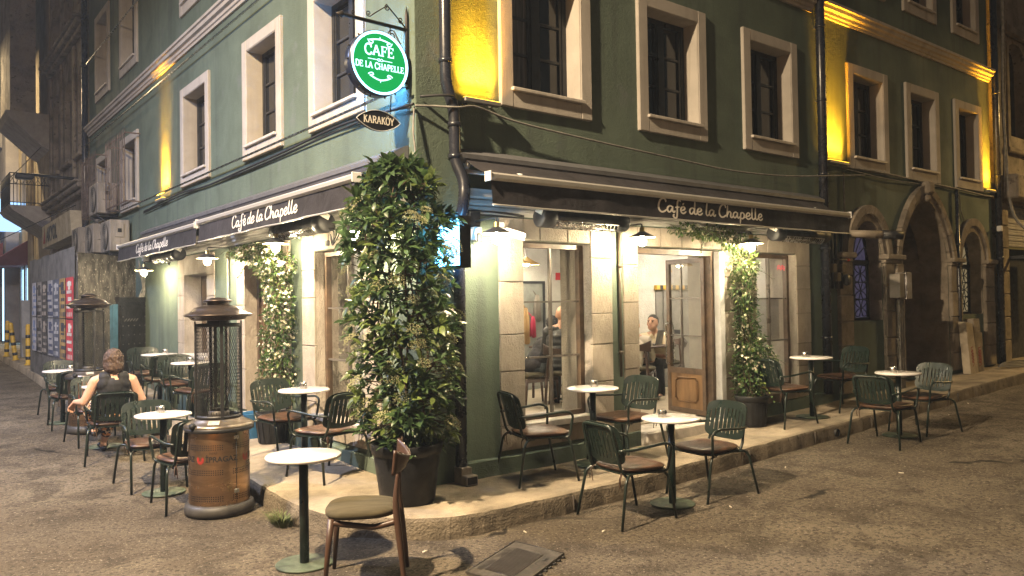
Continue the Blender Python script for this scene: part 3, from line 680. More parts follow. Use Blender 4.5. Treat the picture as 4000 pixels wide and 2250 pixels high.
# carved bracket at the crown of the middle arch
mb = MB(); mb.cbox(9.30, -.16, 3.36, 9.50, .0, 3.56, .03); mb.cbox(9.33, -.12, 3.24, 9.47, 0, 3.36, .03); mb.build('keystone', OLDSTONE, CAFE)
def stone_pier(u0, u1, z0, z1, seed, d0=-.05):
    mb = MB(); wbox(mb, PR, u0 + .01, u1 - .01, z0, z1, d0 + .02, .05); core = mb.build('stone_pier', MORTAR, CAFE); rnd = random.Random(seed); z = z0
    while z < z1 - .05:
        h = min(rnd.uniform(.26, .42), z1 - z)
        if z1 - z - h < .12: h = z1 - z
        mb = MB(); wbox(mb, PR, u0, u1, z + .003, z + h - .003, d0 - rnd.uniform(0, .012), .05, c=.012); mb.build('stone_block', OLDSTONE, core); z += h
    return core
stone_pier(6.76, 7.10, .4, 2.24, 1); stone_pier(8.04, 8.32, .45, 2.24, 2); stone_pier(8.34, 8.55, .5, 2.24, 3, -.08); stone_pier(10.26, 10.66, .5, 2.24, 4); stone_pier(11.62, 12.0, .5, 2.24, 5)
for u0, u1 in ((6.72, 7.11), (8.0, 8.57), (10.23, 10.69), (11.6, 12.03)):
    mb = MB(); wbox(mb, PR, u0 + .02, u1 - .02, 2.24, 2.29, -.07, .05, c=.01); wbox(mb, PR, u0, u1, 2.292, 2.37, -.12, .05, c=.015); mb.build('impost', OLDSTONE, CAFE)
# arched windows with wrought scrollwork
def arch_window(h, lit, name):
    A = arch_pts(h, -.005, 22); d = .22; zs = 2.26; mb = MB()
    pts = [(h['u0'] + .005, h['z0'])] + A + [(h['u1'] - .005, h['z0'])]
    for a, b in zip(pts, pts[1:]): mb.tube([PR(a[0], a[1], d), PR(b[0], b[1], d)], .025, 6)
    wbox(mb, PR, h['u0'], h['u1'], h['z0'], h['z0'] + .04, d - .03, d + .03); wbox(mb, PR, h['u0'], h['u1'], zs - .03, zs + .03, d - .035, d + .03)
    mid = (h['u0'] + h['u1']) / 2; wbox(mb, PR, mid - .025, mid + .025, h['z0'] + .04, zs - .03, d - .03, d + .03)
    w = mb.build(name, BLACKWOOD, CAFE)
    mb = MB(); poly = [(h['u0'] + .005, h['z0'])] + A + [(h['u1'] - .005, h['z0'])]
    mb.add([PR(u, z, d + .02) for u, z in poly], [list(range(len(poly)))]); mb.build('pane', lit, w)
    mb = MB(); rnd = random.Random(4)
    for c0, c1 in ((h['u0'] + .03, mid - .03), (mid + .03, h['u1'] - .03)):
        for k in range(3):
            z0, z1 = h['z0'] + .05 + k * (zs - h['z0'] - .09) / 3, h['z0'] + .05 + (k + 1) * (zs - h['z0'] - .09) / 3; cx, cz = (c0 + c1) / 2, (z0 + z1) / 2; w2 = (c1 - c0) / 2
            for sx in (-1, 1):
                for sz in (-1, 1):
                    P = spline([(cx, d - .01, cz), (cx + sx * w2 * .55, d - .01, cz + sz * (z1 - z0) * .12), (cx + sx * w2 * .85, d - .01, cz + sz * (z1 - z0) * .38), (cx + sx * w2 * .3, d - .01, cz + sz * (z1 - z0) * .46), (cx, d - .01, cz)], 4)
                    mb.tube(P, .007, 5)
            mb.tube([(c0, d - .01, z1), (c1, d - .01, z1)], .008, 5)
    for k in range(-3, 4):
        a = k * .36; mb.tube([(mid, d - .01, zs), (mid + math.sin(a) * .42, d - .01, zs + math.cos(a) * .5)], .008, 5)
    mb.build('scroll_grille', BLACKMETAL, w)
arch_window(ARCH[2], mat('lit_leaded_pane', (.42, .37, .24), .3, var=.3, vs=6, emit=(1, .78, .42), es=.16), 'arched_window')
arch_window(ARCH[0], mat('painted_violet_reflection', (.16, .15, .21), .12, var=.6, vs=5, emit=(.55, .48, .9), es=.055), 'arched_window')  # violet reflection painted into the pane colour, with a faint glow
# deep porch of the middle arch: back wall, patched plaster, slim open gate
mb = MB(); mb.box(8.4, .75, .2, 10.5, .85, 3.4); mb.build('porch_back', DARKSTONE, CAFE)
for xa, xb in ((8.40, 8.55), (10.25, 10.5)):
    mb = MB(); mb.box(xa, .45, .2, xb, .75, 3.4); mb.build('porch_side', OLDSTONE, CAFE)
mb = MB(); mb.cbox(8.66, .40, .45, 9.0, .72, 2.2, .02); mb.build('stone_jamb', OLDSTONE, CAFE)
mb = MB(); mb.add([(8.78, .70, 2.2)] + [(8.78 + (.75 - .75 * math.cos(math.pi / 2 * i / 8)), .70, 2.2 + .8 * math.sin(math.pi / 2 * i / 8)) for i in range(9)] + [(8.55, .70, 3.0)], [list(range(11))])
mb.build('inner_arch', OLDSTONE, CAFE)
rnd = random.Random(8); mb = MB(); edge = []
z = .45
while z < 2.95: edge.append((9.72 + rnd.uniform(-.10, .10) + (.24 if z < 1.0 else 0), z)); z += .12
poly = edge + [(10.24, 2.95), (10.24, .45)]
mb.prism(poly, PR, .735, .749); mb.build('bare_masonry', OLDSTONE, CAFE)
mb = MB(); mb.lathe([(0, 0), (.085, 0), (.085, .012), (.07, .016), (0, .016)], 20, (9.86, .73, 2.06), rot=Matrix.Rotation(R(90), 3, 'X')); pq = mb.build('number_plaque', WHITEMETAL, CAFE)
mb = MB(); plain_text(mb, '6', lambda u, v, d: (9.86 + u, .7125, 2.015 + v), .12); mb.build('numeral', BLACKMETAL, pq)
# ------------------------------------------------------------------ awnings
def awning(P, u0, u1, label, tx0, tx1, flip, drop=0., endarm=True, reach=.50):
    """folding-arm awning; P(u, z, d) with d negative in front of the wall"""
    base = P((u0 + u1) / 2, 3.0, 0)
    t = thing('awning', base, label, 'awning', 'charcoal awnings of the cafe front')
    zc, zf = 3.03, 2.80 + drop
    mb = MB(); prof = [(.0, zc - .06), (-.10, zc - .06), (-.14, zc - .02), (-.14, zc + .02), (-.02, zc + .085), (.0, zc + .085)]
    n = len(prof); vs = [P(u, b, a - .008) for u in (u0 - .06, u1 + .06) for a, b in prof]
    mb.add(vs, [(i, (i + 1) % n, n + (i + 1) % n, n + i) for i in range(n)] + [list(range(n)), [n + i for i in range(n)]])
    mb.build('cassette', mat('grey_cassette', (.16, .16, .17), .45, metal=.3, var=.15), t)
    # cloth with a slight sag and ripples
    mb = MB(); nu, nv = 40, 8; vs = []
    rnd = random.Random(int(u0 * 10) + 5)
    ph = [rnd.uniform(0, 6) for _ in range(4)]
    for i in range(nu + 1):
        u = u0 + (u1 - u0) * i / nu
        for j in range(nv + 1):
            s = j / nv; d = -.13 + (-reach + .15) * s; z = zc - .03 + (zf + .02 - zc + .03) * s - .022 * math.sin(math.pi * s) - .006 * math.sin(u * 7 + ph[0]) * math.sin(math.pi * s)
            vs.append(P(u, z, d))
    mb.add(vs, [(i * (nv + 1) + j, (i + 1) * (nv + 1) + j, (i + 1) * (nv + 1) + j + 1, i * (nv + 1) + j + 1) for i in range(nu) for j in range(nv)], 0, True)
    mb.build('cloth', FABRIC, t)
    # front bar
    mb = MB(); prof = [(-reach + .05, zf - .03), (-reach - .005, zf - .032), (-reach - .028, zf - .012), (-reach - .03, zf + .018), (-reach - .01, zf + .036), (-reach + .05, zf + .03)]
    n = len(prof); vs = [P(u, b, a) for u in (u0 - .02, u1 + .02) for a, b in prof]
    mb.add(vs, [(i, (i + 1) % n, n + (i + 1) % n, n + i) for i in range(n)] + [list(range(n)), [n + i for i in range(n)]])
    fb = mb.build('front_bar', ALU, t)
    for u in (u0 - .03, u1 + .02):
        mb = MB(); wbox(mb, P, u, u + .012, zf - .04, zf + .045, -reach - .035, -reach + .055, c=.003); mb.build('end_cap', WHITEMETAL, fb)
    # valance hanging from the bar
    mb = MB(); nu, nv = 60, 5; vs = []; zb = zf - .235
    for i in range(nu + 1):
        s = i / nu; u = u0 + (u1 - u0) * s
        for j in range(nv + 1):
            q = j / nv; wv = q * (.010 * math.sin(u * 5.3 + ph[1]) + .006 * math.sin(u * 13 + ph[2]))
            vs.append(P(u, zf - .03 + (zb - zf + .03) * q, -reach + .004 + wv - .012 * q))
    mb.add(vs, [(i * (nv + 1) + j, (i + 1) * (nv + 1) + j, (i + 1) * (nv + 1) + j + 1, i * (nv + 1) + j + 1) for i in range(nu) for j in range(nv)], 0, True)
    va = mb.build('valance', FABRIC, t)
    mb = MB(); pts = [P(u0 + (u1 - u0) * i / nu, zb - .004, -reach - .008 + .010 * math.sin((u0 + (u1 - u0) * i / nu) * 5.3 + ph[1]) + .006 * math.sin((u0 + (u1 - u0) * i / nu) * 13 + ph[2])) for i in range(nu + 1)]
    mb.tube(pts, .009, 6); mb.build('hem_bar', ALU, va)
    # lettering on the valance
    Wt = abs(tx1 - tx0); mb = MB(); h = .137; kx = Wt / (7.42 * h); sg = -1 if flip else 1; cz = zb + .065
    def fn(u, v, d): 
        uu = tx0 + sg * u * kx; q = (zf - .03 - (cz + v)) / .205
        return P(uu, cz + v, -reach - .012 * q + .004 + q * (.010 * math.sin(uu * 5.3 + ph[1]) + .006 * math.sin(uu * 13 + ph[2])) - .004 - d)
    script_text(mb, 'Café de la Chapelle', fn, h); mb.build('lettering', LETTER, va)
    # folding arms
    for k, (u, s) in enumerate(((u0 + .05, 1), (u1 - .05, -1))):
        mb = MB(); el = (u + s * .42, zf + .06, -.30)
        mb.tube([P(u, zc - .12, -.06), P(*el)], .020, 8); mb.tube([P(*el), P(u + s * .04, zf - .02, -reach + .03)], .018, 8); mb.lathe([(0, -.03), (.03, -.03), (.03, .03), (0, .03)], 10, P(*el))
        a = mb.build('folding_arm', WHITEMETAL, t)
        mb = MB(); wbox(mb, P, u - .035, u - .005, zc - .22, zc - .02, -.10, -.02, c=.01); mb.lathe([(0, -.02), (.045, -.02), (.045, .02), (0, .02)], 14, P(u - .02, zc - .06, -.09), rot=Matrix.Rotation(R(90), 3, 'Y' if P is PR else 'X')); mb.build('arm_bracket', WHITEMETAL, a)
    return t
awning(PR, .42, 6.18, 'long charcoal awning over the entrance on the right front', 2.50, 4.14, False)
awning(PLW, .18, 4.38, 'charcoal awning on the left front nearest the corner, beside the tall potted shrub', 3.17, 1.47, True)
awning(PLW, 4.50, 8.75, 'charcoal awning at the far end of the left front', 7.56, 5.90, True, -.02)

# ------------------------------------------------------------------ wall lamps with conical shades
BULB = emitter('warm_bulb', (1.0, .80, .50), 1400)
SHADE = mat('black_enamel_shade', (.030, .030, .032), .35, var=.2); SHADEIN = mat('brass_shade_inside', (.55, .42, .20), .4, var=.15)
def wall_lamp(P, u, z, label):
    t = thing('wall_lamp', P(u, z, 0), label, 'lamp', 'shaded wall lamps under the awnings')
    d = -.38; c = Vector(P(u, z, d))
    mb = MB(); mb.lathe([(0, 0), (.05, 0), (.05, .02), (0, .02)], 14, P(u, z + .14, -.0), rot=Matrix.Rotation(R(90), 3, 'X' if P is PR else 'Y') if P is PR else Matrix.Rotation(R(-90), 3, 'Y')); mb.build('wall_plate', SHADE, t)
    mb = MB(); mb.tube(fillet([P(u, z + .14, -.01), P(u, z + .14, d), P(u, z + .09, d)], .035), .008, 8); mb.build('arm', SHADE, t)
    mb = MB(); mb.lathe([(.022, .105), (.026, .10), (.026, .055), (.03, .05)], 14, c); mb.build('socket', mat('brass', (.5, .36, .14), .35, metal=.9), t)
    mb = MB(); mb.lathe([(.03, .062), (.035, .058), (.135, .006), (.137, .0)], 28, c, 0, caps=False); mb.lathe([(.133, .0), (.03, .052)], 28, c, 1, caps=False); mb.build('shade', [SHADE, SHADEIN], t)
    mb = MB(); mb.lathe([(0.0, -.055), (.024, -.047), (.038, -.028), (.042, -.005), (.034, .018), (.020, .035), (.014, .05)], 10, c - Vector((0, 0, .03))); mb.build('bulb', BULB, t)
wall_lamp(PR, .56, 2.33, 'lit wall lamp by the security camera left of the big shop window')
wall_lamp(PR, 2.40, 2.37, 'lit wall lamp between the big shop window and the entrance')
wall_lamp(PR, 4.24, 2.37, 'lit wall lamp over the jasmine right of the entrance')
wall_lamp(PLW, .45, 2.37, 'lit wall lamp half hidden behind the tall potted shrub')
wall_lamp(PLW, 2.20, 2.39, 'lit wall lamp over the jasmine on the left front')
wall_lamp(PLW, 4.45, 2.36, 'lit wall lamp above the small left window')
wall_lamp(PLW, 7.60, 2.34, 'lit wall lamp at the far end of the left front')

# ------------------------------------------------------------------ infrared tube heaters under the awnings
def tube_heater(P, u0, u1, z, label, face):
    t = thing('tube_heater', P((u0 + u1) / 2, z, 0), label, 'heater', 'black tube heaters under the awnings')
    d = -.27; L = u1 - u0; r = .095
    ax = Matrix.Rotation(R(90), 3, 'Y') if P is PR else Matrix.Rotation(R(-90), 3, 'X')
    c = Vector(P(u0, z, d))
    def ring(a, b, rr, mbx, n=22): mbx.lathe([(rr, a), (rr, b)], n, c, rot=ax)
    mb = MB(); mb.lathe([(0, 0), (r * .8, 0), (r, .012), (r, .16), (r * .97, .165)], 24, c, rot=ax, caps=False); e1 = mb.build('end_drum', BLACKMETAL, t)
    mb = MB(); mb.lathe([(r * .97, L - .165), (r, L - .16), (r, L - .012), (r * .8, L), (0, L)], 24, c, rot=ax, caps=False); mb.build('end_drum', BLACKMETAL, t)
    # half shell hood over the element, open slotted grille below
    mb = MB(); vs = []; n = 14
    for i in range(n + 1):
        a = R(-20) + R(220) * i / n
        for u in (u0 + .16, u1 - .16): vs.append(P(u, z + r * math.sin(a), d + r * math.cos(a)))
    mb.add(vs, [(2 * i, 2 * i + 1, 2 * i + 3, 2 * i + 2) for i in range(n)], 0, True); mb.build('hood', BLACKMETAL, t)
    mb = MB(); k = int((L - .34) / .045)
    for i in range(k):
        u = u0 + .18 + (L - .36) * i / (k - 1); pts = [P(u + .02 * math.sin(q * .5), z + r * math.sin(R(200) + R(140) * q / 8), d + r * math.cos(R(200) + R(140) * q / 8)) for q in range(9)]
        mb.tube(pts, .004, 5, caps=False)
    for a in (205, 240, 270, 300, 335): mb.tube([P(u0 + .16, z + r * math.sin(R(a)), d + r * math.cos(R(a))), P(u1 - .16, z + r * math.sin(R(a)), d + r * math.cos(R(a)))], .004, 5)
    tag(mb.build('guard_grille', STEEL, t), kind='stuff')
    mb = MB(); mb.tube([P(u0 + .1, z - .01, d), P(u1 - .1, z - .01, d)], .022, 10); mb.build('heating_tube', mat('quartz_tube', (.55, .5, .42), .3), t)
    mb = MB()
    for s in (.25, .75): mb.tube([P(u0 + L * s, z + r, d), P(u0 + L * s, z + .12, -.02)], .010, 6)
    mb.build('hanger', BLACKMETAL, t)
    # paper tag on the end
    q = Matrix.Rotation(R(20), 3, 'Y' if P is PR else 'X'); mb = MB()
    if P is PR: mb.obox((u0 - .006, d - .02, z + .065), (.004, .10, .07), Matrix.Rotation(R(25), 3, 'X'))
    else: mb.obox((d - .02, u0 - .006, z + .065), (.09, .004, .05), Matrix.Rotation(R(25), 3, 'Y'))
    mb.build('paper_tag', LETTER, t)
tube_heater(PR, 1.13, 2.26, 2.52, 'black tube heater above the big shop window on the right front', 1)
tube_heater(PR, 4.84, 6.02, 2.53, 'black tube heater at the far end of the right awning', 1)
tube_heater(PLW, 1.20, 2.45, 2.53, 'black tube heater with dangling plug under the left awning nearest the corner', 1)
tube_heater(PLW, 6.05, 7.40, 2.52, 'black tube heater under the far left awning', 1)
mb = MB()
for k in range(3):
    mb.tube(spline([(-.25, 1.22, 2.48), (-.24 + .02 * k, 1.12 - .02 * k, 2.44), (-.25, 1.10, 2.36 - .02 * k), (-.23, 1.15 + .02 * k, 2.33), (-.24, 1.19, 2.42)], 5), .006, 5)
mb.cbox(-.27, 1.20, 2.31, -.24, 1.25, 2.36, .006); mb.build('power_cord', BLACKCABLE, label='coiled black power cord and plug hanging off the tube heater nearest the shrub', cat='cord', origin=(-.25, 1.15, 2.4))

# ------------------------------------------------------------------ amber wall washers
def washer(P, u0, u1, z, label, power, ang=28):
    t = thing('wall_washer', P((u0 + u1) / 2, z, 0), label, 'light', 'amber wall washers on the upper fronts')
    mb = MB(); wbox(mb, P, u0, u1, z - .045, z - .005, -.115, -.055, c=.006); h = mb.build('housing', mat('grey_lamp_housing', (.24, .23, .21), .5, metal=.4), t)
    mb = MB()
    for u in (u0 + .05, u1 - .05): wbox(mb, P, u - .012, u + .012, z - .04, z - .02, -.055, .0)
    mb.build('bracket', mat('grey_lamp_housing', (.24, .23, .21), .5), t)
    mb = MB(); wbox(mb, P, u0 + .01, u1 - .01, z - .004, z, -.105, -.065); mb.build('lens', emitter('amber_led', (1.0, .50, .03), 6), t)
    o = lamp('AREA', 'washer_light', P((u0 + u1) / 2, z + .004, -.085), power, AMBER, shape='RECTANGLE', size=(u1 - u0) * .9, size_y=.03, spread=R(ang))
    o.rotation_euler = (R(180 - 10), 0, 0) if P is PR else (R(180), R(3), R(90))
    if P is not PR:
        o.matrix_world = Matrix.Translation(P((u0 + u1) / 2, z + .004, -.085)) @ Matrix.Rotation(R(90), 4, 'Z') @ Matrix.Rotation(R(189), 4, 'X')
    w = lamp('AREA', 'washer_light', o.location, power * .22, AMBER, shape='RECTANGLE', size=(u1 - u0) * .9, size_y=.03, spread=R(130)); w.matrix_world = Matrix.Translation(P((u0 + u1) / 2, z + .006, -.085)) @ o.rotation_euler.to_matrix().to_4x4() if P is PR else o.matrix_world.copy()
    return t
washer(PR, .44, .84, 3.57, 'amber wall washer beside the downpipe on the right front', 30, 48)
washer(PR, 6.46, 6.98, 3.62, 'amber wall washer at the foot of the middle downpipe', 34, 48)
washer(PR, 11.74, 12.04, 3.62, 'amber wall washer at the far right end of the green front', 28, 44)
washer(PLW, 7.55, 8.0, 3.52, 'amber wall washer on the left front above the far awning', 80, 32)

# ------------------------------------------------------------------ downpipes, cables, conduits
def pipe_thing(pts, r, label, m=PIPE, collars=()):
    pts = [Vector(p) for p in pts]; t = thing('downpipe', pts[-1], label, 'downpipe', 'dark downpipes')
    mb = MB(); mb.tube(fillet(pts, .09, 5), r, 14); mb.build('pipe', m, t)
    for z, p in collars:
        mb = MB(); mb.lathe([(r, -.02), (r + .008, -.018), (r + .008, .018), (r, .02)], 14, p, caps=False); mb.build('collar', m, t)
        mb = MB(); mb.box(p[0] - .012, p[1], p[2] - .008, p[0] + .012, .0, p[2] + .008); mb.build('clamp', STEEL, t)
pipe_thing([(.25, -.09, 9.0), (.25, -.09, 3.66), (.33, -.10, 3.42), (.33, -.10, 2.98), (.38, -.17, 2.80), (.35, -.20, 2.62), (.36, -.10, 2.42), (.36, -.085, .32)], .052, 'dark downpipe beside the building corner, bent over the awning end',
           collars=[(0, (.25, -.09, 3.85)), (0, (.33, -.10, 3.30)), (0, (.33, -.10, 3.02)), (0, (.36, -.085, 1.9)), (0, (.36, -.085, .9))])
pipe_thing([(6.32, -.09, 9.0), (6.32, -.09, .45)], .06, 'dark downpipe at the middle of the right front', collars=[(0, (6.32, -.09, z)) for z in (5.4, 4.4, 3.4, 2.4, 1.2)])
pipe_thing([(12.2, -.08, 9.0), (12.2, -.08, .4)], .055, 'dark downpipe at the far right end of the green front', collars=[(0, (12.2, -.08, z)) for z in (5.4, 3.9, 2.4)])
pipe_thing([(10.52, -.06, 3.52), (10.52, -.06, 1.30), (10.60, -.06, 1.2)], .03, 'thin black pipe between the two right-hand stone arches', collars=[(0, (10.52, -.06, 2.6)), (0, (10.52, -.06, 1.9))])
pipe_thing([(2.43, -.03, 2.45), (2.43, -.03, .95)], .016, 'slim brown conduit on the green strip left of the entrance', mat('brown_conduit', (.06, .045, .03), .4), collars=[(0, (2.43, -.03, 2.1)), (0, (2.43, -.03, 1.2))])
pipe_thing([(-.03, 4.72, 2.42), (-.03, 4.72, .6)], .014, 'slim grey conduit on the green strip of the left front', CABLE)
pipe_thing([(-.09, 13.98, 9), (-.09, 13.98, .5)], .06, 'dark downpipe where the green front meets the old stone house', collars=[(0, (-.09, 13.98, z)) for z in (7.2, 5.4, 3.6)])
# rain shoe under the corner pipe
mb = MB(); mb.cbox(.305, -.17, .175, .415, -.05, .32, .006); mb.cbox(.30, -.25, .175, .42, -.171, .262, .006); sh = mb.build('rain_shoe', mat('zinc_shoe', (.33, .30, .26), .5, metal=.5, var=.3), label='square zinc rain shoe at the foot of the corner downpipe', cat='drain', origin=(.36, -.15, .17))
mb = MB(); mb.box(.31, -.253, .19, .41, -.2505, .25); mb.build('opening', BLACKMETAL, sh)
def cable(pts, r, m, label, n=6, extra=()):
    mb = MB(); mb.tube(spline(pts, n), r, 6)
    for e in extra: mb.tube(spline(e[0], n), e[1], 6)
    return mb.build('cable', m, label=label, cat='cable', group='cables on the fronts', origin=pts[0])
cable([(-.02, 9.1, 3.45), (-.035, 6.9, 3.50), (-.03, 5.6, 3.455), (-.035, 4.2, 3.47), (-.03, 2.8, 3.49), (-.035, 1.65, 3.52), (-.05, .9, 3.50), (-.07, .3, 3.45), (-.05, -.04, 3.44)], .013, BLACKCABLE, 'dark cable bundle running along the left front below the windows',
      extra=[([(-.03, 9.1, 3.42), (-.035, 6.5, 3.465), (-.03, 4.2, 3.445), (-.035, 2, 3.47), (-.05, .6, 3.47), (-.05, .0, 3.42)], .009)])
cable([(-.03, -.03, 3.43), (.14, -.08, 3.44), (.33, -.16, 3.44), (.58, -.10, 3.49), (1.02, -.09, 3.42), (1.92, -.10, 3.36), (3.27, -.10, 3.30), (4.3, -.09, 3.265), (5.4, -.08, 3.30), (6.32, -.16, 3.37), (7.5, -.05, 3.50)], .010, CABLE, 'pale cable sagging across the right front under the windows')
cable([(-.03, -.02, 3.42), (-.06, -.05, 3.2), (-.05, -.06, 3.0), (-.10, -.03, 2.9)], .008, CABLE, 'short white cable hanging down the building corner')
cable([(.03, -.02, 3.52), (.25, -.16, 3.53), (.42, -.05, 3.50), (.50, -.05, 3.52)], .012, BLACKCABLE, 'short black cable looping behind the corner downpipe')
cable([(6.4, -.04, 3.60), (7.0, -.04, 3.575), (7.9, -.05, 3.58), (9.2, -.04, 3.56), (10.45, -.05, 3.54), (11.7, -.04, 3.51), (12.1, -.04, 3.52)], .016, CABLE, 'grey conduit run along the front above the stone arches',
      extra=[([(6.9, -.03, 3.55), (8.2, -.05, 3.50), (9.6, -.03, 3.52), (10.6, -.03, 3.50), (10.75, -.02, 3.2), (10.95, -.02, 2.95)], .008), ([(6.95, -.03, 3.5), (6.95, -.03, 2.75)], .012)])
cable([(.45, -.03, 2.56), (.8, -.03, 2.57), (1.15, -.03, 2.55)], .012, BLACKCABLE, 'black cable bundle under the moulding left of the big shop window', extra=[([(.45, -.03, 2.535), (1.15, -.03, 2.53)], .008), ([(.42, -.05, 2.75), (.46, -.08, 2.66), (.44, -.04, 2.56)], .012)])
cable([(6.44, -.03, 2.6), (6.43, -.05, 2.0), (6.40, -.04, 1.2), (6.36, -.04, .5)], .006, CABLE, 'thin white cord hanging beside the middle downpipe')
cable([(-.03, 9.16, 2.25), (-.035, 9.17, 1.6), (-.03, 9.16, .95)], .010, CABLE, 'white cord hanging at the end of the left front')

# junction box, cameras, gas meters, flood lamp on the right front
mb = MB(); mb.cbox(.50, -.07, 2.43, .62, -.002, 2.56, .006); mb.build('junction_box', BLACKPLASTIC, label='black junction box under the moulding by the corner', cat='junction box', origin=(.56, 0, 2.43))
t = thing('security_camera', (.86, 0, 2.42), 'white security camera beside the first wall lamp', 'camera')
mb = MB(); mb.cbox(.82, -.06, 2.38, .90, -.002, 2.48, .008); mb.build('mount', WHITEMETAL, t)
mb = MB(); q = Matrix.Rotation(R(-35), 3, 'Z') @ Matrix.Rotation(R(18), 3, 'Y'); mb.obox((.93, -.17, 2.36), (.19, .065, .065), q); mb.build('body', WHITEMETAL, t)
mb = MB(); mb.obox(Vector((.93, -.17, 2.36)) + q @ Vector((.10, 0, 0)), (.012, .06, .06), q); mb.build('lens', BLACKMETAL, t)
mb = MB(); mb.tube([(.86, -.06, 2.42), (.90, -.13, 2.38)], .012, 8); mb.build('bracket', WHITEMETAL, t)
t = thing('security_camera', (.46, 0, 2.30), 'small white box camera beside the lit sign box', 'camera')
mb = MB(); mb.cbox(.54, -.10, 2.30, .61, -.02, 2.42, .006); mb.build('body', WHITEMETAL, t); mb = MB(); mb.cbox(.55, -.12, 2.28, .60, -.101, 2.36, .004); mb.build('lens', BLACKMETAL, t)
t = thing('flood_lamp', (7.3, -.1, 2.6), 'grey tubular camera lamp on a bracket in front of the first stone arch', 'lamp')
mb = MB(); mb.tube([(6.9, -.12, 2.62), (7.22, -.42, 2.60)], .055, 14); mb.build('body', mat('old_grey_plastic', (.26, .22, .17), .6, var=.3), t)
mb = MB(); mb.tube([(7.22, -.42, 2.60), (7.42, -.60, 2.585)], .062, 14); mb.build('hood', BLACKMETAL, t)
mb = MB(); mb.tube([(6.9, -.12, 2.62), (6.85, .0, 2.66)], .02, 8); mb.build('bracket', BLACKMETAL, t)
t = thing('gas_meter', (6.62, 0, 1.8), 'black gas regulator with pipes on the wall beside the middle downpipe', 'gas meter')
mb = MB()
for x in (6.52, 6.62, 6.76): mb.tube([(x, -.07, 2.62), (x, -.07, 1.86)], .022, 8)
mb.build('pipes', BLACKMETAL, t)
mb = MB()
for x, z in ((6.52, 2.2), (6.62, 2.08), (6.76, 2.2)): mb.cbox(x - .045, -.12, z - .12, x + .045, -.03, z, .01)
mb.build('valve', mat('grubby_brass', (.16, .13, .08), .5, metal=.4), t)
mb = MB(); mb.lathe([(0, -.03), (.07, -.03), (.08, 0), (.07, .03), (0, .03)], 16, (6.84, -.10, 1.98), rot=Matrix.Rotation(R(90), 3, 'X')); mb.build('regulator', BLACKMETAL, t)
mb = MB(); mb.tube([(6.50, -.10, 2.26), (6.90, -.10, 2.26)], .014, 8); mb.tube([(6.86, -.10, 2.26), (6.92, -.10, 2.26)], .019, 8, mi=1); mb.build('handle', [BLACKMETAL, mat('red_tap', (.5, .05, .02), .5)], t)
t = thing('meter_box', (8.33, 0, .5), 'pale meter box on a post between the first and second stone arches', 'meter box')
g0 = G(8.3, -.1) + PL
mb = MB()
for x in (8.24, 8.30, 8.36): mb.tube([(x, -.14, g0), (x, -.14, 1.72)], .018, 8)
mb.build('post', CABLE, t)
mb = MB(); mb.cbox(8.12, -.22, 1.72, 8.28, -.06, 2.08, .008); mb.build('box', mat('dull_grey_box', (.24, .22, .19), .6, var=.2), t)
mb = MB(); mb.cbox(8.282, -.24, 1.70, 8.46, -.08, 2.10, .012); cv = mb.build('cover', mat('glossy_grey_cover', (.42, .41, .42), .3, var=.2, bump=.4, bs=9), t)
# leaning carved stones by the third arch
t = thing('stone_slab', (10.62, -.1, .5), 'pale carved stone slab with red graffiti leaning by the third arch', 'stone', 'old stones leaning by the third arch'); g0 = G(10.7, -.2) + PL
mb = MB(); mb.prism([(0, 0), (.30, 0), (.27, .82), (.02, .86)], lambda u, v, d: (10.44 + u, -.24 + d + v * .08, g0 + v), 0, .12); mb.build('slab', mat('pale_carved_stone', (.34, .29, .22), .85, var=.2, bump=.5, bs=30), t)
GRAF = mat('red_graffiti', (.22, .025, .02), .8)
mb = MB()
for k in range(5): ribbon(mb, [(p.x, p.y) for p in spline([(.10, .12 + k * .06, 0), (.17, .17 + k * .05, 0), (.09, .20 + k * .055, 0), (.18, .24 + k * .05, 0)], 4)], .012, lambda u, v, d: (10.44 + u, -.243 - d + v * .08, g0 + v), k * .0003)
mb.build('graffiti', GRAF, t)
t = thing('stone_slab', (10.95, -.1, .5), 'stepped stone block with red graffiti right of the leaning slab', 'stone', 'old stones leaning by the third arch')
mb = MB(); mb.prism([(0, 0), (.28, 0), (.27, .42), (.30, .43), (.30, .66), (.24, .67), (.24, .9), (0, .9)], lambda u, v, d: (10.80 + u, -.20 + d + v * .05, g0 + v), 0, .14); mb.build('slab', OLDSTONE, t)
mb = MB()
for k in range(5): ribbon(mb, [(p.x, p.y) for p in spline([(.07, .10 + k * .06, 0), (.20, .14 + k * .05, 0), (.08, .18 + k * .055, 0), (.22, .22 + k * .05, 0)], 4)], .012, lambda u, v, d: (10.80 + u, -.203 - d + v * .05, g0 + v), k * .0003)
mb.build('graffiti', GRAF, t)
mb = MB()
for k in range(4): mb.tube(spline([(11.4 + .05 * k, -.35, G(12, 0) + PL + .03 + .02 * k), (11.9, -.55 + .05 * k, G(12, 0) + PL + .02 + .02 * k), (12.6, -.5, G(12, 0) + PL + .05), (13.0, -.3 + .05 * k, G(12, 0) + PL + .03), (12.3, -.2, G(12, 0) + PL + .06), (11.6, -.25, G(12, 0) + PL + .03)], 6, True), .014, 6, closed=True)
mb.build('hose', mat('dusty_hose', (.12, .11, .09), .6), label='coil of dark hose lying on the pavement at far right', cat='hose', origin=(12.2, -.4, G(12, 0) + PL))

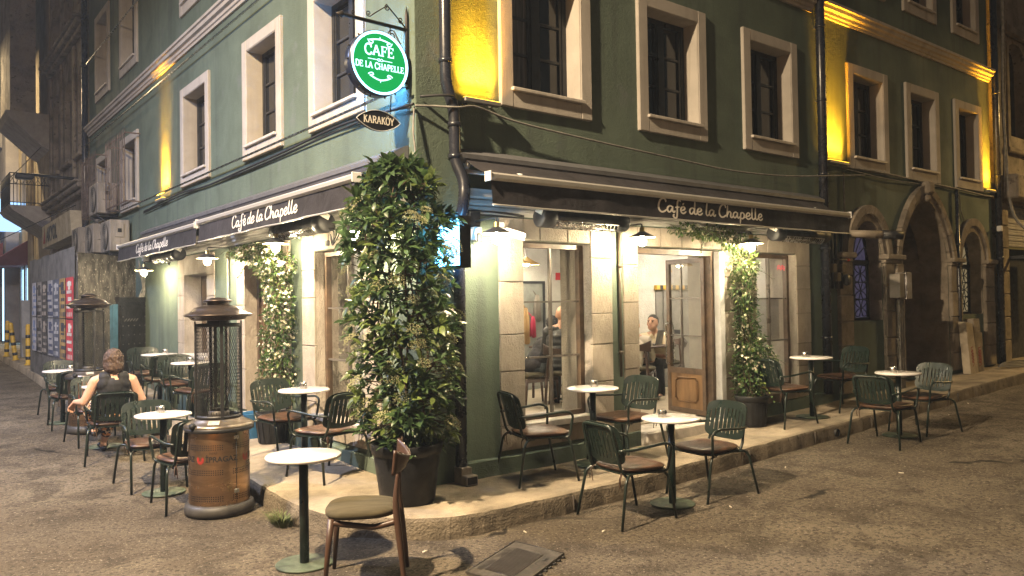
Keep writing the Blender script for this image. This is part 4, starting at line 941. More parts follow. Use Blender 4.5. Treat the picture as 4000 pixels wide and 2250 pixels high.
# ------------------------------------------------------------------ hanging sign on its wrought bracket
t = thing('hanging_sign', (0, .12, 3.6), 'round lit green cafe sign with white lettering on a wrought iron bracket', 'sign')
IRON = mat('wrought_iron', (.035, .030, .027), .45, metal=.5, var=.3)
sy = .10
mb = MB(); mb.tube([(-.022, sy, 3.60), (-.022, sy, 4.24), (-.022, sy, 4.32)], [.016, .016, .003], 8); mb.build('wall_bar', IRON, t)
mb = MB(); mb.tube([(-.02, sy, 4.115), (-.60, sy, 4.125), (-.62, sy, 4.125), (-.635, sy, 4.125), (-.69, sy, 4.126)], [.017, .017, .017, .032, .001], 8); mb.build('beam', IRON, t)
def scroll(cx, cz, r0, turns, a0, sg, n=26): return [(cx + r0 * (1 - i / n * .8) * math.cos(a0 + sg * turns * 2 * math.pi * i / n), sy, cz + r0 * (1 - i / n * .8) * math.sin(a0 + sg * turns * 2 * math.pi * i / n)) for i in range(n + 1)]
mb = MB()
mb.tube([(-.03, sy, 4.13), (-.21, sy, 4.29), (-.33, sy, 4.20), (-.38, sy, 4.16)], .006, 6)
for c in ((-.21, 4.27, .028, 1.4, 1.6, 1), (-.39, 4.185, .025, 1.3, -1.2, -1), (-.08, 4.19, .028, 1.3, -.6, -1), (-.53, 4.165, .02, 1.2, -1.2, -1), (-.17, 4.04, .045, 1.4, 1.3, 1), (-.06, 3.86, .03, 1.2, 2.0, 1)): mb.tube(scroll(*c), .005, 6)
mb.tube([(-.15, sy, 4.085), (-.022, sy, 3.87)], .006, 6); mb.tube([(-.022, sy, 3.72), (-.06, sy, 3.68), (-.03, sy, 3.62)], .005, 6)
tag(mb.build('scrollwork', IRON, t), kind='stuff')
cx, cz, rd = -.315, 3.765, .262
ROTF = Matrix.Rotation(R(90), 3, 'X')   # lathe axis z -> -y
mb = MB(); mb.lathe([(rd, -.055), (rd + .012, -.055), (rd + .012, .055), (rd, .055), (rd - .008, .05), (rd - .008, -.05)], 48, (cx, sy, cz), rot=ROTF, caps=False); drum = mb.build('drum', mat('dark_blue_drum', (.020, .028, .06), .3, metal=.3), t)
GREENLIT = emitter('lit_green_face', (.004, .21, .045), 1.7); WHITELIT = emitter('lit_white_face', (.55, .92, 1.0), 2.0); RIMLIT = emitter('lit_rim', (.10, .42, 1.0), 280.0)
for s, nm in ((1, 'front'), (-1, 'back')):
    mb = MB(); mb.lathe([(0, 0), (rd - .016, 0)], 48, (cx, sy - s * .047, cz), rot=ROTF); mb.build('face', GREENLIT, t)
    mb = MB(); mb.lathe([(rd - .016, .0), (rd - .012, s * .008), (rd + .004, s * .009), (rd + .006, .0)], 48, (cx, sy - s * .052, cz), rot=ROTF, caps=False); mb.build('lit_rim', RIMLIT if s < 0 else emitter('lit_rim_front', (.42, .80, 1.0), 3.2), t)
    mb = MB(); k = .0
    fn = lambda u, v, d: (cx + s * u, sy - s * (.0485 + d), cz + v)
    serif_text(mb, 'CAFE', fn, .088, 0, .058, w=.17, sx=1.0)
    serif_text(mb, 'DE LA CHAPELLE', fn, .054, 0, -.058, w=.17, sx=.82, d0=.003)
    for a, b, y in ((-.115, -.03, .022), (.03, .115, .022)): ribbon(mb, [(a, y), (b, y)], .006, fn, .0062)
    for p in ([(-.03, .022), (-.01, .032), (.01, .012), (.03, .022)], [(-.03, .022), (-.01, .012), (.01, .032), (.03, .022)]): ribbon(mb, [(q.x, q.y) for q in spline([(a, b, 0) for a, b in p], 4)], .006, fn, .0064 + random.random() * .0008)
    for sgn, y0 in ((1, .178), (-1, -.115)):
        o = .0075
        ribbon(mb, [(q.x, q.y) for q in spline([(-.10, y0 - (0 if sgn > 0 else -.0), 0), (-.05, y0 + sgn * .012 - (0 if sgn > 0 else .01), 0), (0, y0 + (.018 if sgn > 0 else -.032), 0), (.05, y0 + sgn * .012 - (0 if sgn > 0 else .01), 0), (.10, y0, 0)], 5)], .013, fn, o)
        ribbon(mb, [(0, y0 + (.018 if sgn > 0 else -.03)), (0, y0 + (.040 if sgn > 0 else -.055))], [.016, .002], fn, o + .0004)
        for sx in (-1, 1):
            ribbon(mb, [(q.x, q.y) for q in spline([(sx * .115, y0 + .004, 0), (sx * .10, y0 + (.016 if sgn < 0 else -.022), 0), (sx * .075, y0 + (.020 if sgn < 0 else -.026), 0), (sx * .066, y0 + (.006 if sgn < 0 else -.008), 0), (sx * .085, y0 + (.002 if sgn < 0 else -.004), 0)], 4)], .009, fn, o + .001 + .0004 * (sx + 1))
    mb.build('lettering', WHITELIT, t)
mb = MB()
for k in range(14):
    a = 2 * math.pi * k / 14; mb.tube([(cx + (rd + .012) * math.cos(a), sy + .012 * (-1) ** k, cz + (rd + .012) * math.sin(a)), (cx + (rd + .028) * math.cos(a), sy + .012 * (-1) ** k, cz + (rd + .028) * math.sin(a))], .007, 6)
tag(mb.build('rim_stud', IRON, t), kind='stuff')
def chain(name, a, b, parent, n=7):
    mb = MB(); a, b = Vector(a), Vector(b)
    for i in range(n):
        c = a.lerp(b, (i + .5) / n); h = (b - a).length / n * .62; w = h * .45
        ax = Vector((1, 0, 0)) if i % 2 else Vector((0, 1, 0))
        mb.tube([c + ax * (w * math.cos(q)) + Vector((0, 0, h * math.sin(q))) for q in [2 * math.pi * j / 10 for j in range(10)]], .0028, 5, closed=True)
    mb.build(name, IRON, parent)
chain('chain', (cx - .12, sy, 4.11), (cx - .12, sy, 4.0), t, 6); chain('chain', (cx + .13, sy, 4.10), (cx + .13, sy, 3.99), t, 6)
t2 = thing('name_plaque', (cx, sy, 3.2), 'black pointed oval plaque with white lettering hanging below the round sign', 'sign')
pz = 3.285
poly = [(-.205 + .41 * i / 16, .085 * math.sin(math.pi * i / 16) ** .8) for i in range(17)] + [(.205 - .41 * i / 16, -.085 * math.sin(math.pi * i / 16) ** .8) for i in range(1, 16)]
mb = MB(); mb.prism(poly, lambda u, v, d: (cx + u, sy + d, pz + v), -.018, .018); pq = mb.build('board', mat('black_plaque', (.012, .013, .018), .4), t2)
mb = MB(); pl = [(cx + u * 1.01, sy - .019, pz + v * 1.02) for u, v in poly]; mb.tube(pl, .004, 5, closed=True); mb.build('edge_trim', mat('white_trim', (.5, .5, .5), .5), pq)
mb = MB(); serif_text(mb, 'KARAKÖY', lambda u, v, d: (cx + u, sy - .0195 - d, pz + v), .062, 0, -.028, w=.15, sx=.78); mb.build('lettering', LETTER, pq)
chain('chain', (cx - .12, sy, cz - .235), (cx - .12, sy, pz + .06), t2, 9); chain('chain', (cx + .13, sy, cz - .235), (cx + .12, sy, pz + .06), t2, 9)

# ------------------------------------------------------------------ small lit box sign by the downpipe
t = thing('light_box_sign', (.2, -.02, 2.05), 'lit white box sign with black frame projecting from the corner behind the shrub', 'sign')
mb = MB(); x0, x1, y0, y1, z0, z1 = .13, .23, -.46, -.03, 2.03, 2.46; f = .022
for a in ((x0, y0, z0, x1, y0 + f, z1), (x0, y1 - f, z0, x1, y1, z1), (x0, y0 + f, z0, x1, y1 - f, z0 + f), (x0, y0 + f, z1 - f, x1, y1 - f, z1)): mb.box(*a)
mb.build('frame', BLACKMETAL, t)
LB = emitter('lit_sign_panel', (.14, .54, 1.0), 15.0)
for x in (x0 + .006, x1 - .006):
    mb = MB(); mb.add([(x, y0 + f, z0 + f), (x, y1 - f, z0 + f), (x, y1 - f, z1 - f), (x, y0 + f, z1 - f)], [(0, 1, 2, 3)]); mb.build('lit_panel', LB, t)
mb = MB(); mb.tube([(.18, -.03, 2.25), (.18, .0, 2.25)], .02, 8); mb.build('mount', BLACKMETAL, t)
# ------------------------------------------------------------------ street lanterns of the crossing (posts outside the picture)
def lantern_post(base, head, label):
    b, h = Vector(base), Vector(head); t = thing('street_lantern', b, label, 'street lamp', 'street lanterns of the crossing')
    mb = MB(); top = Vector((b.x, b.y, h.z + .25)); mb.tube([b, b + Vector((0, 0, 1)), top], [.09, .07, .045], 12); mb.build('post', BLACKMETAL, t)
    mb = MB(); mb.tube(spline([top, top.lerp(h, .5) + Vector((0, 0, .25)), h + Vector((0, 0, .16))], 6), .03, 8); mb.build('arm', BLACKMETAL, t)
    mb = MB(); mb.lathe([(.04, .2), (.12, .16), (.24, .06), (.25, .02), (.16, .012)], 20, h); mb.build('hood', BLACKMETAL, t)
lantern_post((-7.0, -2.2, 0), L1, 'black street lantern left of the viewer, outside the picture')
lantern_post((-7.6, 5.3, GY(5.3)), L2, 'black street lantern across the left street, outside the picture')
lantern_post((17.5, -5.2, GX(17)), L4, 'black street lantern far along the right street, outside the picture')
lantern_post((-3.4, 21.5, GY(21.5)), L3, 'black street lantern far down the left street, outside the picture')

# ------------------------------------------------------------------ green slatted armchairs
def squircle(t, n):   # 0..1 -> height of a rounded-corner edge
    return (1 - abs(t) ** n) ** (1 / n)
def make_chair():
    t = thing('armchair', (0, 0, 0), 'x', 'chair', 'green slatted armchairs of the terrace')
    # seat plate
    poly = []
    for i in range(32):
        a = 2 * math.pi * i / 32; c, s = math.cos(a), math.sin(a); e = .5
        x = .02 + .225 * math.copysign(abs(c) ** e, c); y = .235 * math.copysign(abs(s) ** e, s) * (1 + .06 * (x > .02)); poly.append((x, y))
    mb = MB(); mb.prism(poly, lambda u, v, d: (u, v, d), .418, .428); mb.build('seat', GREENMETAL, t)
    # cushion
    mb = MB(); rows = []
    for k, (sc, z) in enumerate(((.90, .430), (.975, .434), (1.0, .447), (.995, .458), (.94, .470), (.70, .474), (.3, .470))):
        rows.append([(.02 + (x - .02) * sc * .97, y * sc * .97, z) for x, y in poly])
    n = len(poly); mb.add([p for r in rows for p in r], [(i * n + j, i * n + (j + 1) % n, (i + 1) * n + (j + 1) % n, (i + 1) * n + j) for i in range(len(rows) - 1) for j in range(n)] + [[(len(rows) - 1) * n + j for j in range(n)]], 0, True)
    cu = mb.build('cushion', LEATHER, t)
    mb = MB(); mb.tube([(.02 + (x - .02) * .985, y * .985, .456) for x, y in poly], .004, 5, closed=True); mb.build('piping', LEATHER, cu)
    for s in (-1, 1):
        mb = MB()
        mb.tube(spline([(-.19, s * .17, .44), (-.215, s * .185, .425), (-.225, s * .18, .38), (-.22, s * .175, .31)], 4), .004, 5); mb.tube(spline([(-.19, s * .17, .44), (-.21, s * .19, .42), (-.235, s * .205, .39), (-.23, s * .20, .33)], 4), .004, 5)
        mb.build('tie', LEATHER, cu)
    # back: a bent sheet with nine long slots
    W2, z0, z1 = .232, .492, .845; ns = 9; sw = .0125; mb = MB()
    def xat(y, z): return -.215 - .085 * (z - z0) / (z1 - z0) + .030 * (y / W2) ** 2
    def ztop(y): return z1 - .10 * (1 - squircle(min(1, abs(y) / W2), 3.2))
    def zbot(y): return z0 + .11 * (1 - squircle(min(1, abs(y) / W2), 3.4))
    ys = []; pitch = 2 * W2 * .80 / (ns - 1); cuts = []
    for i in range(ns): c = -W2 * .80 + pitch * i; cuts.append((c - sw / 2, c + sw / 2))
    ends = [-W2, -W2 * .985, -W2 * .95, -W2 * .90]; cols = [-W2, -W2 * .992, -W2 * .965, -W2 * .92]
    for a, b in cuts: cols += [a, b]
    cols += [W2 * .92, W2 * .965, W2 * .992, W2]; cols = sorted(set(round(c, 6) for c in cols)); th = .005
    def piece(a, b, qa, qb, ra, rb):
        P = [(a, qa), (b, qb), (b, rb), (a, ra)]
        vs = [(xat(y, z), y, z) for y, z in P] + [(xat(y, z) - th, y, z) for y, z in P]
        mb.add(vs, [(0, 1, 2, 3), (7, 6, 5, 4), (0, 1, 5, 4), (1, 2, 6, 5), (2, 3, 7, 6), (3, 0, 4, 7)])
    for a, b in zip(cols, cols[1:]):
        m = (a + b) / 2
        if any(abs(m - (c + d) / 2) < sw * .3 for c, d in cuts):
            k = abs(m) / W2; st, sb = .075 + .035 * k * k, .045 + .05 * k * k
            za, zb = ztop(m) - st + .02 * k, zbot(m) + sb
            piece(a, b, za, za, ztop(a), ztop(b)); piece(a, b, zbot(a), zbot(b), zb, zb)
        else:
            zm = (z0 + z1) / 2; piece(a, b, zbot(a), zbot(b), zm, zm); piece(a, b, zm, zm, ztop(a), ztop(b))
    mb.build('backrest', GREENMETAL, t)
    r = .0118
    # hoop behind the back
    mb = MB(); u = .185
    mb.tube(fillet([(-.17, -u - .015, .40), (-.222, -u - .01, .46), (-.300, -u, .80), (-.305, -u * .8, .822), (-.305, u * .8, .822), (-.300, u, .80), (-.222, u + .01, .46), (-.17, u + .015, .40)], .06, 5), r, 8); mb.build('back_frame', GREENMETAL, t)
    for s in (-1, 1):
        mb = MB(); mb.tube(fillet([(-.262, s * .215, .625), (-.16, s * .262, .628), (.16, s * .285, .662), (.225, s * .275, .63), (.205, s * .245, .415), (.12, s * .21, .408)], .055, 5), r, 8); mb.build('armrest', GREENMETAL, t)
        mb = MB(); mb.tube(fillet([(-.10, s * .17, .408), (-.20, s * .245, .415), (-.225, s * .262, .375), (-.295, s * .292, 0)], .06, 5), [r] * 12 + [r * .9], 8) if False else mb.tube(fillet([(-.10, s * .17, .408), (-.19, s * .245, .415), (-.225, s * .262, .375), (-.295, s * .292, 0)], .06, 5), r, 8); mb.build('leg', GREENMETAL, t)
        mb = MB(); mb.tube(fillet([(.06, s * .17, .408), (.185, s * .228, .412), (.215, s * .238, .37), (.285, s * .247, 0)], .05, 5), r, 8); mb.build('leg', GREENMETAL, t)
    for ch in t.children:
        ch.data.transform(Matrix.Diagonal((1, 1, .935, 1)))
        for g in ch.children: g.data.transform(Matrix.Diagonal((1, 1, .935, 1)))
    return t
CH0 = make_chair(); ch_first = [True]
def chair(x, y, deg, label, plat=False):
    z = G(x, y) + (PL if plat else 0)
    if ch_first[0]:
        ch_first[0] = False; CH0.location = (x, y, z); CH0.rotation_euler = (0, 0, R(deg)); CH0['label'] = label; o = CH0
    else: o = dup(CH0, (x, y, z), R(deg), label)
    # tilt with the slope of the ground
    e = .2; nx = -(G(x + e, y) - G(x - e, y)) / (2 * e); ny = -(G(x, y + e) - G(x, y - e)) / (2 * e)
    q = Vector((0, 0, 1)).rotation_difference(Vector((nx, ny, 1)).normalized()) @ Quaternion((0, 0, 1), R(deg)); o.rotation_euler = q.to_euler()
    return o
chair(1.11, -1.35, -8, 'green armchair on the road left of the marble table nearest the entrance')
chair(2.16, -1.34, 174, 'green armchair on the road right of the marble table nearest the entrance')
chair(.98, -.38, -17, 'green armchair on the pavement in front of the big shop window, nearest the corner')
chair(2.13, -.36, 180, 'green armchair on the pavement just left of the doorstep')
chair(5.17, -1.43, 0, 'green armchair seen from behind at the far right table on the road')
chair(6.08, -1.42, 169, 'rightmost green armchair, at the far right table on the road')
chair(4.72, -.44, -11, 'green armchair half hidden by the jasmine pot right of the entrance', True)['label']
chair(6.07, -.42, 163, 'turned green armchair on the pavement beside the middle downpipe', True)
chair(-1.54, 2.44, -91, 'green armchair facing the viewer behind the table next to the big heater')
chair(-1.46, 1.50, 92, 'green armchair half hidden behind the big copper heater')
chair(-1.58, 3.95, 82, 'green armchair with the seated woman in it')
chair(-1.55, 5.06, -88, 'green armchair across the table from the seated woman')
chair(-1.58, 6.46, 91, 'green armchair near the far heater, back towards the viewer')
chair(-1.52, 7.46, -88, 'farthest green armchair on the left road, facing the viewer')
chair(-.37, 1.02, 105, 'green armchair on the pavement right behind the foreground table, beside the tall shrub', True)
chair(-.37, 2.06, -78, 'green armchair facing the viewer in front of the left jasmine pot', True)
chair(-.42, 4.74, 100, 'green armchair seen through the mesh of the big heater', True)
chair(-.40, 5.64, -92, 'green armchair facing the viewer below the small left window', True)
chair(-.45, 6.24, 86, 'green armchair hidden between the two pavement tables by the small left window', True)
chair(-.45, 7.14, -88, 'farthest green armchair on the left pavement, against the lit green wall', True)
for o in bpy.data.objects:   # the two pavement chairs placed first
    if o.get('label') in ('green armchair on the pavement in front of the big shop window, nearest the corner', 'green armchair on the pavement just left of the doorstep'): o.location.z += PL

# ------------------------------------------------------------------ round marble tables with steel ashtrays
def make_table():
    t = thing('cafe_table', (0, 0, 0), 'x', 'table', 'round marble tables of the terrace')
    mb = MB(); mb.lathe([(0, .712), (.24, .712), (.250, .716), (.250, .730), (.245, .735), (0, .735)], 48); mb.build('marble_top', MARBLE, t)
    mb = MB(); mb.lathe([(0, .70), (.10, .70), (.10, .711), (0, .711)], 20); mb.build('top_plate', GREENMETAL, t)
    mb = MB(); mb.tube([(0, 0, .012), (0, 0, .70)], .031, 18); mb.build('column', GREENMETAL, t)
    mb = MB(); mb.lathe([(0, 0), (.188, 0), (.190, .003), (.190, .010), (.186, .013), (0, .013)], 40); b = mb.build('base_disc', GREENBASE, t)
    return t
TB0 = make_table(); tb_first = [True]
AT = []
def make_ashtray():
    t = thing('ashtray', (0, 0, 0), 'x', 'ashtray', 'steel ashtrays on the tables')
    mb = MB(); mb.lathe([(0, 0), (.036, 0), (.038, .003), (.038, .058), (.036, .060), (.034, .058), (.034, .045), (0, .045)], 24); mb.build('cup', STEEL, t)
    mb = MB(); mb.lathe([(0, .050), (.033, .052)], 16); mb.build('ash', mat('ash', (.3, .28, .25), .9, var=.5, vs=60), t)
    mb = MB()
    for k in range(4): a = k * 1.57 + .4; mb.cbox(.031 * math.cos(a) - .007, .031 * math.sin(a) - .004, .056, .031 * math.cos(a) + .007, .031 * math.sin(a) + .004, .064, .002)
    tag(mb.build('rest', STEEL, t), kind='stuff')
    return t
AT0 = make_ashtray(); at_first = [True]
def table(x, y, label, plat=False, ash=None, rz=0):
    z = G(x, y) + (PL if plat else 0)
    if tb_first[0]: tb_first[0] = False; TB0.location = (x, y, z); TB0['label'] = label; TB0.rotation_euler = (0, 0, rz)
    else: dup(TB0, (x, y, z), rz, label)
    if ash:
        lb = 'steel ashtray on the ' + ash[2]; loc = (x + ash[0], y + ash[1], z + .7352)
        if at_first[0]: at_first[0] = False; AT0.location = loc; AT0['label'] = lb
        else: dup(AT0, loc, random.uniform(0, 6), lb)
table(-1.36, -.715, 'bare round marble table in the foreground beside the wooden chair', rz=.5)
table(-.31, 1.68, 'round marble table on the left pavement between the heater and the tall shrub', True, (.02, .07, 'pavement table between the heater and the tall shrub'), .9)
table(-1.535, 2.06, 'round marble table on the road behind the big copper heater', False, (.0, .10, 'road table behind the big copper heater'), 2)
table(-1.51, 4.73, 'round marble table in front of the seated woman', False, None, 3)
table(-.37, 5.22, 'round marble table below the small left window, seen beside the heater hat', True, (.02, .08, 'pavement table below the small left window'), 4)
table(-.39, 6.70, 'farthest round marble table on the left pavement', True, (.10, .06, 'farthest table of the left pavement'), 5)
table(-1.64, 6.80, 'round marble table at the far left on the road', False, (.10, .02, 'far left road table'), 1)
table(1.74, -.31, 'round marble table on the pavement in front of the big shop window', True, (.07, .05, 'pavement table in front of the big shop window'), 1.7)
table(1.67, -1.33, 'round veined marble table on the road in front of the entrance', False, (-.04, .06, 'veined road table in front of the entrance'), 2.6)
table(5.30, -.46, 'round marble table on the pavement at right below the last shop window', True, (-.08, .03, 'pavement table below the last shop window'), .2)
table(5.65, -1.35, 'round marble table on the road at far right', False, (-.03, .04, 'far right road table'), .7)
# crumpled napkins on the woman's table
mb = MB(); rnd = random.Random(2); z0 = G(-1.51, 4.73) + .737
bmn = bmesh.new(); bmesh.ops.create_icosphere(bmn, subdivisions=3, radius=.06)
for v in bmn.verts: v.co = Vector((v.co.x * 1.5, v.co.y, v.co.z * .75)) * (1 + rnd.uniform(-.25, .2)) + Vector((-1.42, 4.82, z0 + .04))
mb.bm(bmn); mb.build('paper_napkins', mat('white_paper', (.7, .68, .64), .9), label='crumpled white napkins on the table of the seated woman', cat='napkins', origin=(-1.42, 4.82, z0))

# ------------------------------------------------------------------ gas patio heaters
def make_heater():
    t = thing('patio_heater', (0, 0, 0), 'x', 'patio heater', 'bronze patio heaters on the road')
    mb = MB(); mb.lathe([(0, 0), (.255, 0), (.278, .015), (.284, .05), (.275, .088), (.250, .102), (0, .102)], 44); mb.build('base', mat('worn_black_base', (.040, .037, .034), .55, var=.4, vs=6), t)
    mb = MB(); mb.lathe([(.244, .10), (.246, .11), (.244, .70), (.240, .715)], 48); dr = mb.build('drum', COPPER, t)
    # two doors with seams, hinges and three rows of vent holes
    mb = MB()
    for a in (R(-75), R(105)): mb.tube([(.2465 * math.cos(a), .2465 * math.sin(a), .11), (.2465 * math.cos(a), .2465 * math.sin(a), .70)], .003, 5)
    mb.build('door_seam', BLACKMETAL, dr)
    for zz in (.21, .655):
        mb = MB(); 
        for k in range(-3, 4): a = R(-75) + k * .022; mb.cbox(.247 * math.cos(a) - .006, .247 * math.sin(a) - .006, zz - .016, .247 * math.cos(a) + .006, .247 * math.sin(a) + .006, zz + .016, .002)
        mb.build('hinge', STEEL, dr)
    mb = MB()
    for zc in (.145, .36, .565):
        for row in range(3):
            z = zc + row * .017
            for k in range(88):
                if 20 <= (k % 44) <= 23 or (k % 44) < 2: continue
                a = 2 * math.pi * k / 88; c = Vector((.2474 * math.cos(a), .2474 * math.sin(a), z)); tx = Vector((-math.sin(a), math.cos(a), 0)); rr = .0052
                mb.add([c + tx * (rr * math.cos(q)) + Vector((0, 0, rr * math.sin(q))) for q in [2 * math.pi * j / 6 for j in range(6)]], [list(range(6))])
    tag(mb.build('vent_hole', BLACKMETAL, dr), kind='stuff')
    # printed mark: ring of strokes and lettering, on two sides
    def cyl(a0): return lambda u, v, d: ((.2472 + d) * math.cos(a0 + u / .247), (.2472 + d) * math.sin(a0 + u / .247), .465 + v)
    for a0 in (R(-42), R(-134), R(140)):
        mb = MB(); plain_text(mb, 'İPRAGAZ', cyl(a0), .062, 0, 'LEFT', .0012); plain_text(mb, 'ENERJİ', lambda u, v, d, f=cyl(a0): f(u + .03, v + .065, d), .022, 0, 'LEFT'); mb.build('lettering', BLACKMETAL, dr)
        mb = MB()
        for k in range(5):
            rr = .012 + .006 * k * .8
            ribbon(mb, [(-.045 + rr * math.cos(q), .018 + rr * 1.1 * math.sin(q)) for q in [R(135) + R(270) * j / 10 for j in range(11)]], .0032, cyl(a0), .0004)
        mb.build('printed_emblem', mat('red_print', (.40, .03, .025), .5), dr)
    mb = MB(); mb.lathe([(.240, .700), (.272, .715), (.282, .735), (.281, .748), (.255, .765), (.20, .790), (.195, .80), (.12, .802), (0, .802)], 48); rim = mb.build('control_rim', mat('brown_steel_rim', (.20, .165, .13), .33, metal=.85, var=.2), t)
    mb = MB(); mb.lathe([(.276, .700), (.284, .712), (.284, .732), (.276, .736)], 48, caps=False); mb.build('rubber_edge', BLACKMETAL, rim)
    mb = MB(); a = R(-155); mb.lathe([(0, 0), (.026, 0), (.028, .03), (.02, .045), (0, .045)], 14, (.262 * math.cos(a), .262 * math.sin(a), .745), rot=Vector((0, 0, 1)).rotation_difference(Vector((math.cos(a) * .8, math.sin(a) * .8, .6)).normalized()).to_matrix()); mb.build('knob', BLACKPLASTIC, rim)
    mb = MB(); a = R(-118); q = Matrix.Rotation(a, 3, 'Z') @ Matrix.Rotation(R(28), 3, 'Y'); mb.obox((.232 * math.cos(a), .232 * math.sin(a), .782), (.055, .09, .004), q); mb.build('rating_plate', mat('worn_label', (.4, .36, .3), .5, var=.3, vs=30), rim)
    # cage: rings, four uprights, diamond mesh, glass tube
    rc = .178
    for z in (.815, 1.585):
        mb = MB(); mb.lathe([(rc - .004, z - .014), (rc + .004, z - .014), (rc + .004, z + .014), (rc - .004, z + .014), (rc - .004, z - .014)], 40, caps=False); mb.build('cage_ring', BLACKMETAL, t)
    for k in range(4):
        a = R(-100) + k * math.pi / 2; q = Matrix.Rotation(a, 3, 'Z'); mb = MB(); mb.obox(((rc + .008) * math.cos(a), (rc + .008) * math.sin(a), 1.21), (.010, .026, .82), q); mb.build('upright', BLACKMETAL, t)
    mb = MB(); n = 52; rows = 26; rm = rc - .001; z0, z1 = .825, 1.575; w = .0016
    for dirn in (1, -1):
        for k in range(n):
            pts = []
            for j in range(0, rows + 1):
                a = 2 * math.pi * k / n + dirn * j * (math.pi / n); pts.append((rm * math.cos(a), rm * math.sin(a), z0 + (z1 - z0) * j / rows))
            mb.tube(pts, w, 3, caps=False)
    tag(mb.build('mesh_guard', BLACKMETAL, t), kind='stuff')
    mb = MB(); mb.lathe([(.075, .80), (.075, 1.60)], 28, caps=False); mb.build('glass_tube', glass('heater_tube_glass', (.86, .88, .84), 1.6, .08), t)
    mb = MB(); mb.lathe([(0, .80), (.085, .80), (.088, .85), (.06, .87), (.05, .88), (0, .88)], 24); mb.build('burner', mat('dull_burner', (.12, .11, .10), .5, metal=.6), t)
    mb = MB(); mb.lathe([(.086, 1.57), (.09, 1.575), (.09, 1.63), (.086, 1.64), (0, 1.64)], 24); mb.build('tube_collar', BLACKMETAL, t)
    # two-tier hat
    mb = MB(); mb.lathe([(.19, 1.625), (.215, 1.632), (.232, 1.652), (.276, 1.664), (.282, 1.670), (.276, 1.676), (.236, 1.690), (.205, 1.716), (.19, 1.732), (.14, 1.748), (.09, 1.756), (0, 1.758)], 48); hat = mb.build('hat', BRONZE, t)
    mb = MB(); mb.lathe([(.088, 1.752), (.088, 1.784)], 28, caps=False); mb.build('vent_collar', BRONZE, hat)
    mb = MB(); mb.lathe([(0, 1.783), (.108, 1.783), (.118, 1.788), (.117, 1.796), (.07, 1.808), (.06, 1.816), (.02, 1.821), (0, 1.821)], 36); mb.build('vent_cap', BRONZE, hat)
    return t
H0 = make_heater(); H0.location = (-1.345, 1.06, 0); H0['label'] = 'bronze patio heater with copper drum standing in front of the left tables'
dup(H0, (-1.47, 5.90, G(-1.47, 5.90)), .35, 'bronze patio heater farther down the road, behind the seated woman')

# ------------------------------------------------------------------ wooden chair in the foreground
def wood_chair(name, seatmat, woodmat):
    t = thing(name, (0, 0, 0), 'x', 'chair')
    # faces +x; front feet at x=.2, back posts at x=-.25
    for s in (-1, 1):
        mb = MB(); mb.tube([(.205, s * .225, 0), (.185, s * .20, .25), (.165, s * .185, .435)], [.012, .018, .022], 12); mb.build('leg', woodmat, t)
        mb = MB(); mb.tube(spline([(-.275, s * .20, 0), (-.245, s * .185, .30), (-.225, s * .172, .50), (-.235, s * .15, .66), (-.26, s * .125, .765)], 5), [.013 + .009 * math.sin(math.pi * min(1, i / 14)) for i in range(21)], 12); mb.build('back_post', woodmat, t)
        mb = MB(); mb.tube(spline([(.165, s * .185, .41), (0, s * .182, .385), (-.10, s * .178, .375), (-.225, s * .172, .40)], 5), .019, 8); mb.build('side_rail', woodmat, t)
    mb = MB(); mb.tube(spline([(.165, -.185, .42), (.17, 0, .405), (.165, .185, .42)], 5), .018, 8); mb.build('front_rail', woodmat, t)
    mb = MB(); rows = []; n = 36
    for sc, z in ((.80, .425), (.95, .43), (1.0, .447), (1.0, .462), (.95, .476), (.7, .484), (.35, .486)):
        rows.append([(-.005 + .225 * sc * math.copysign(abs(math.cos(2 * math.pi * i / n)) ** .7, math.cos(2 * math.pi * i / n)), (.225 - .02 * math.cos(2 * math.pi * i / n) * -1) * sc * math.copysign(abs(math.sin(2 * math.pi * i / n)) ** .7, math.sin(2 * math.pi * i / n)), z) for i in range(n)])
    mb.add([p for r in rows for p in r], [(i * n + j, i * n + (j + 1) % n, (i + 1) * n + (j + 1) % n, (i + 1) * n + j) for i in range(len(rows) - 1) for j in range(n)] + [[j for j in range(n)], [(len(rows) - 1) * n + j for j in range(n)]], 0, True)
    mb.build('seat_pad', seatmat, t)
    # small winged back: a curved board flaring at the ends
    mb = MB(); vs = []; m = 20; k = 6
    for sd in (0, 1):
        for i in range(m + 1):
            u = -1 + 2 * i / m; hh = .035 + .045 * abs(u) ** 1.6; zc = .765 - .022 * (1 - u * u)
            for j in range(k + 1):
                v = -1 + 2 * j / k; vs.append((-.285 + .075 * u * u + (.0 if sd else -.016) - .03 * v * (1 - .5 * u * u) * .5, u * .225, zc + v * hh * (1 if v > 0 else .9)))
    N1 = (m + 1) * (k + 1); fs = []
    for sd in (0, 1):
        for i in range(m):
            for j in range(k): a = sd * N1 + i * (k + 1) + j; fs.append((a, a + 1, a + k + 2, a + k + 1))
    for i in range(m):
        for j in (0, k): a = i * (k + 1) + j; fs.append((a, a + k + 1, N1 + a + k + 1, N1 + a))
    for i in (0, m):
        for j in range(k): a = i * (k + 1) + j; fs.append((a, a + 1, N1 + a + 1, N1 + a))
    mb.add(vs, fs, 0, True); mb.build('back_board', woodmat, t)
    return t
WALNUT = mat('walnut', (.062, .032, .020), .42, var=.35, vs=6, stretch=(1, 1, .25), spec=.45)
OLIVE = mat('olive_velvet', (.058, .047, .023), .9, var=.3, vs=5, stretch=(.6, 2.2, 1), bump=.12, bs=30)
WC = wood_chair('wooden_chair', OLIVE, WALNUT); WC['label'] = 'wooden chair with olive seat and small curved back beside the foreground table'
WC.location = (-1.20, -1.235, 0); WC.rotation_euler = (0, 0, R(147))

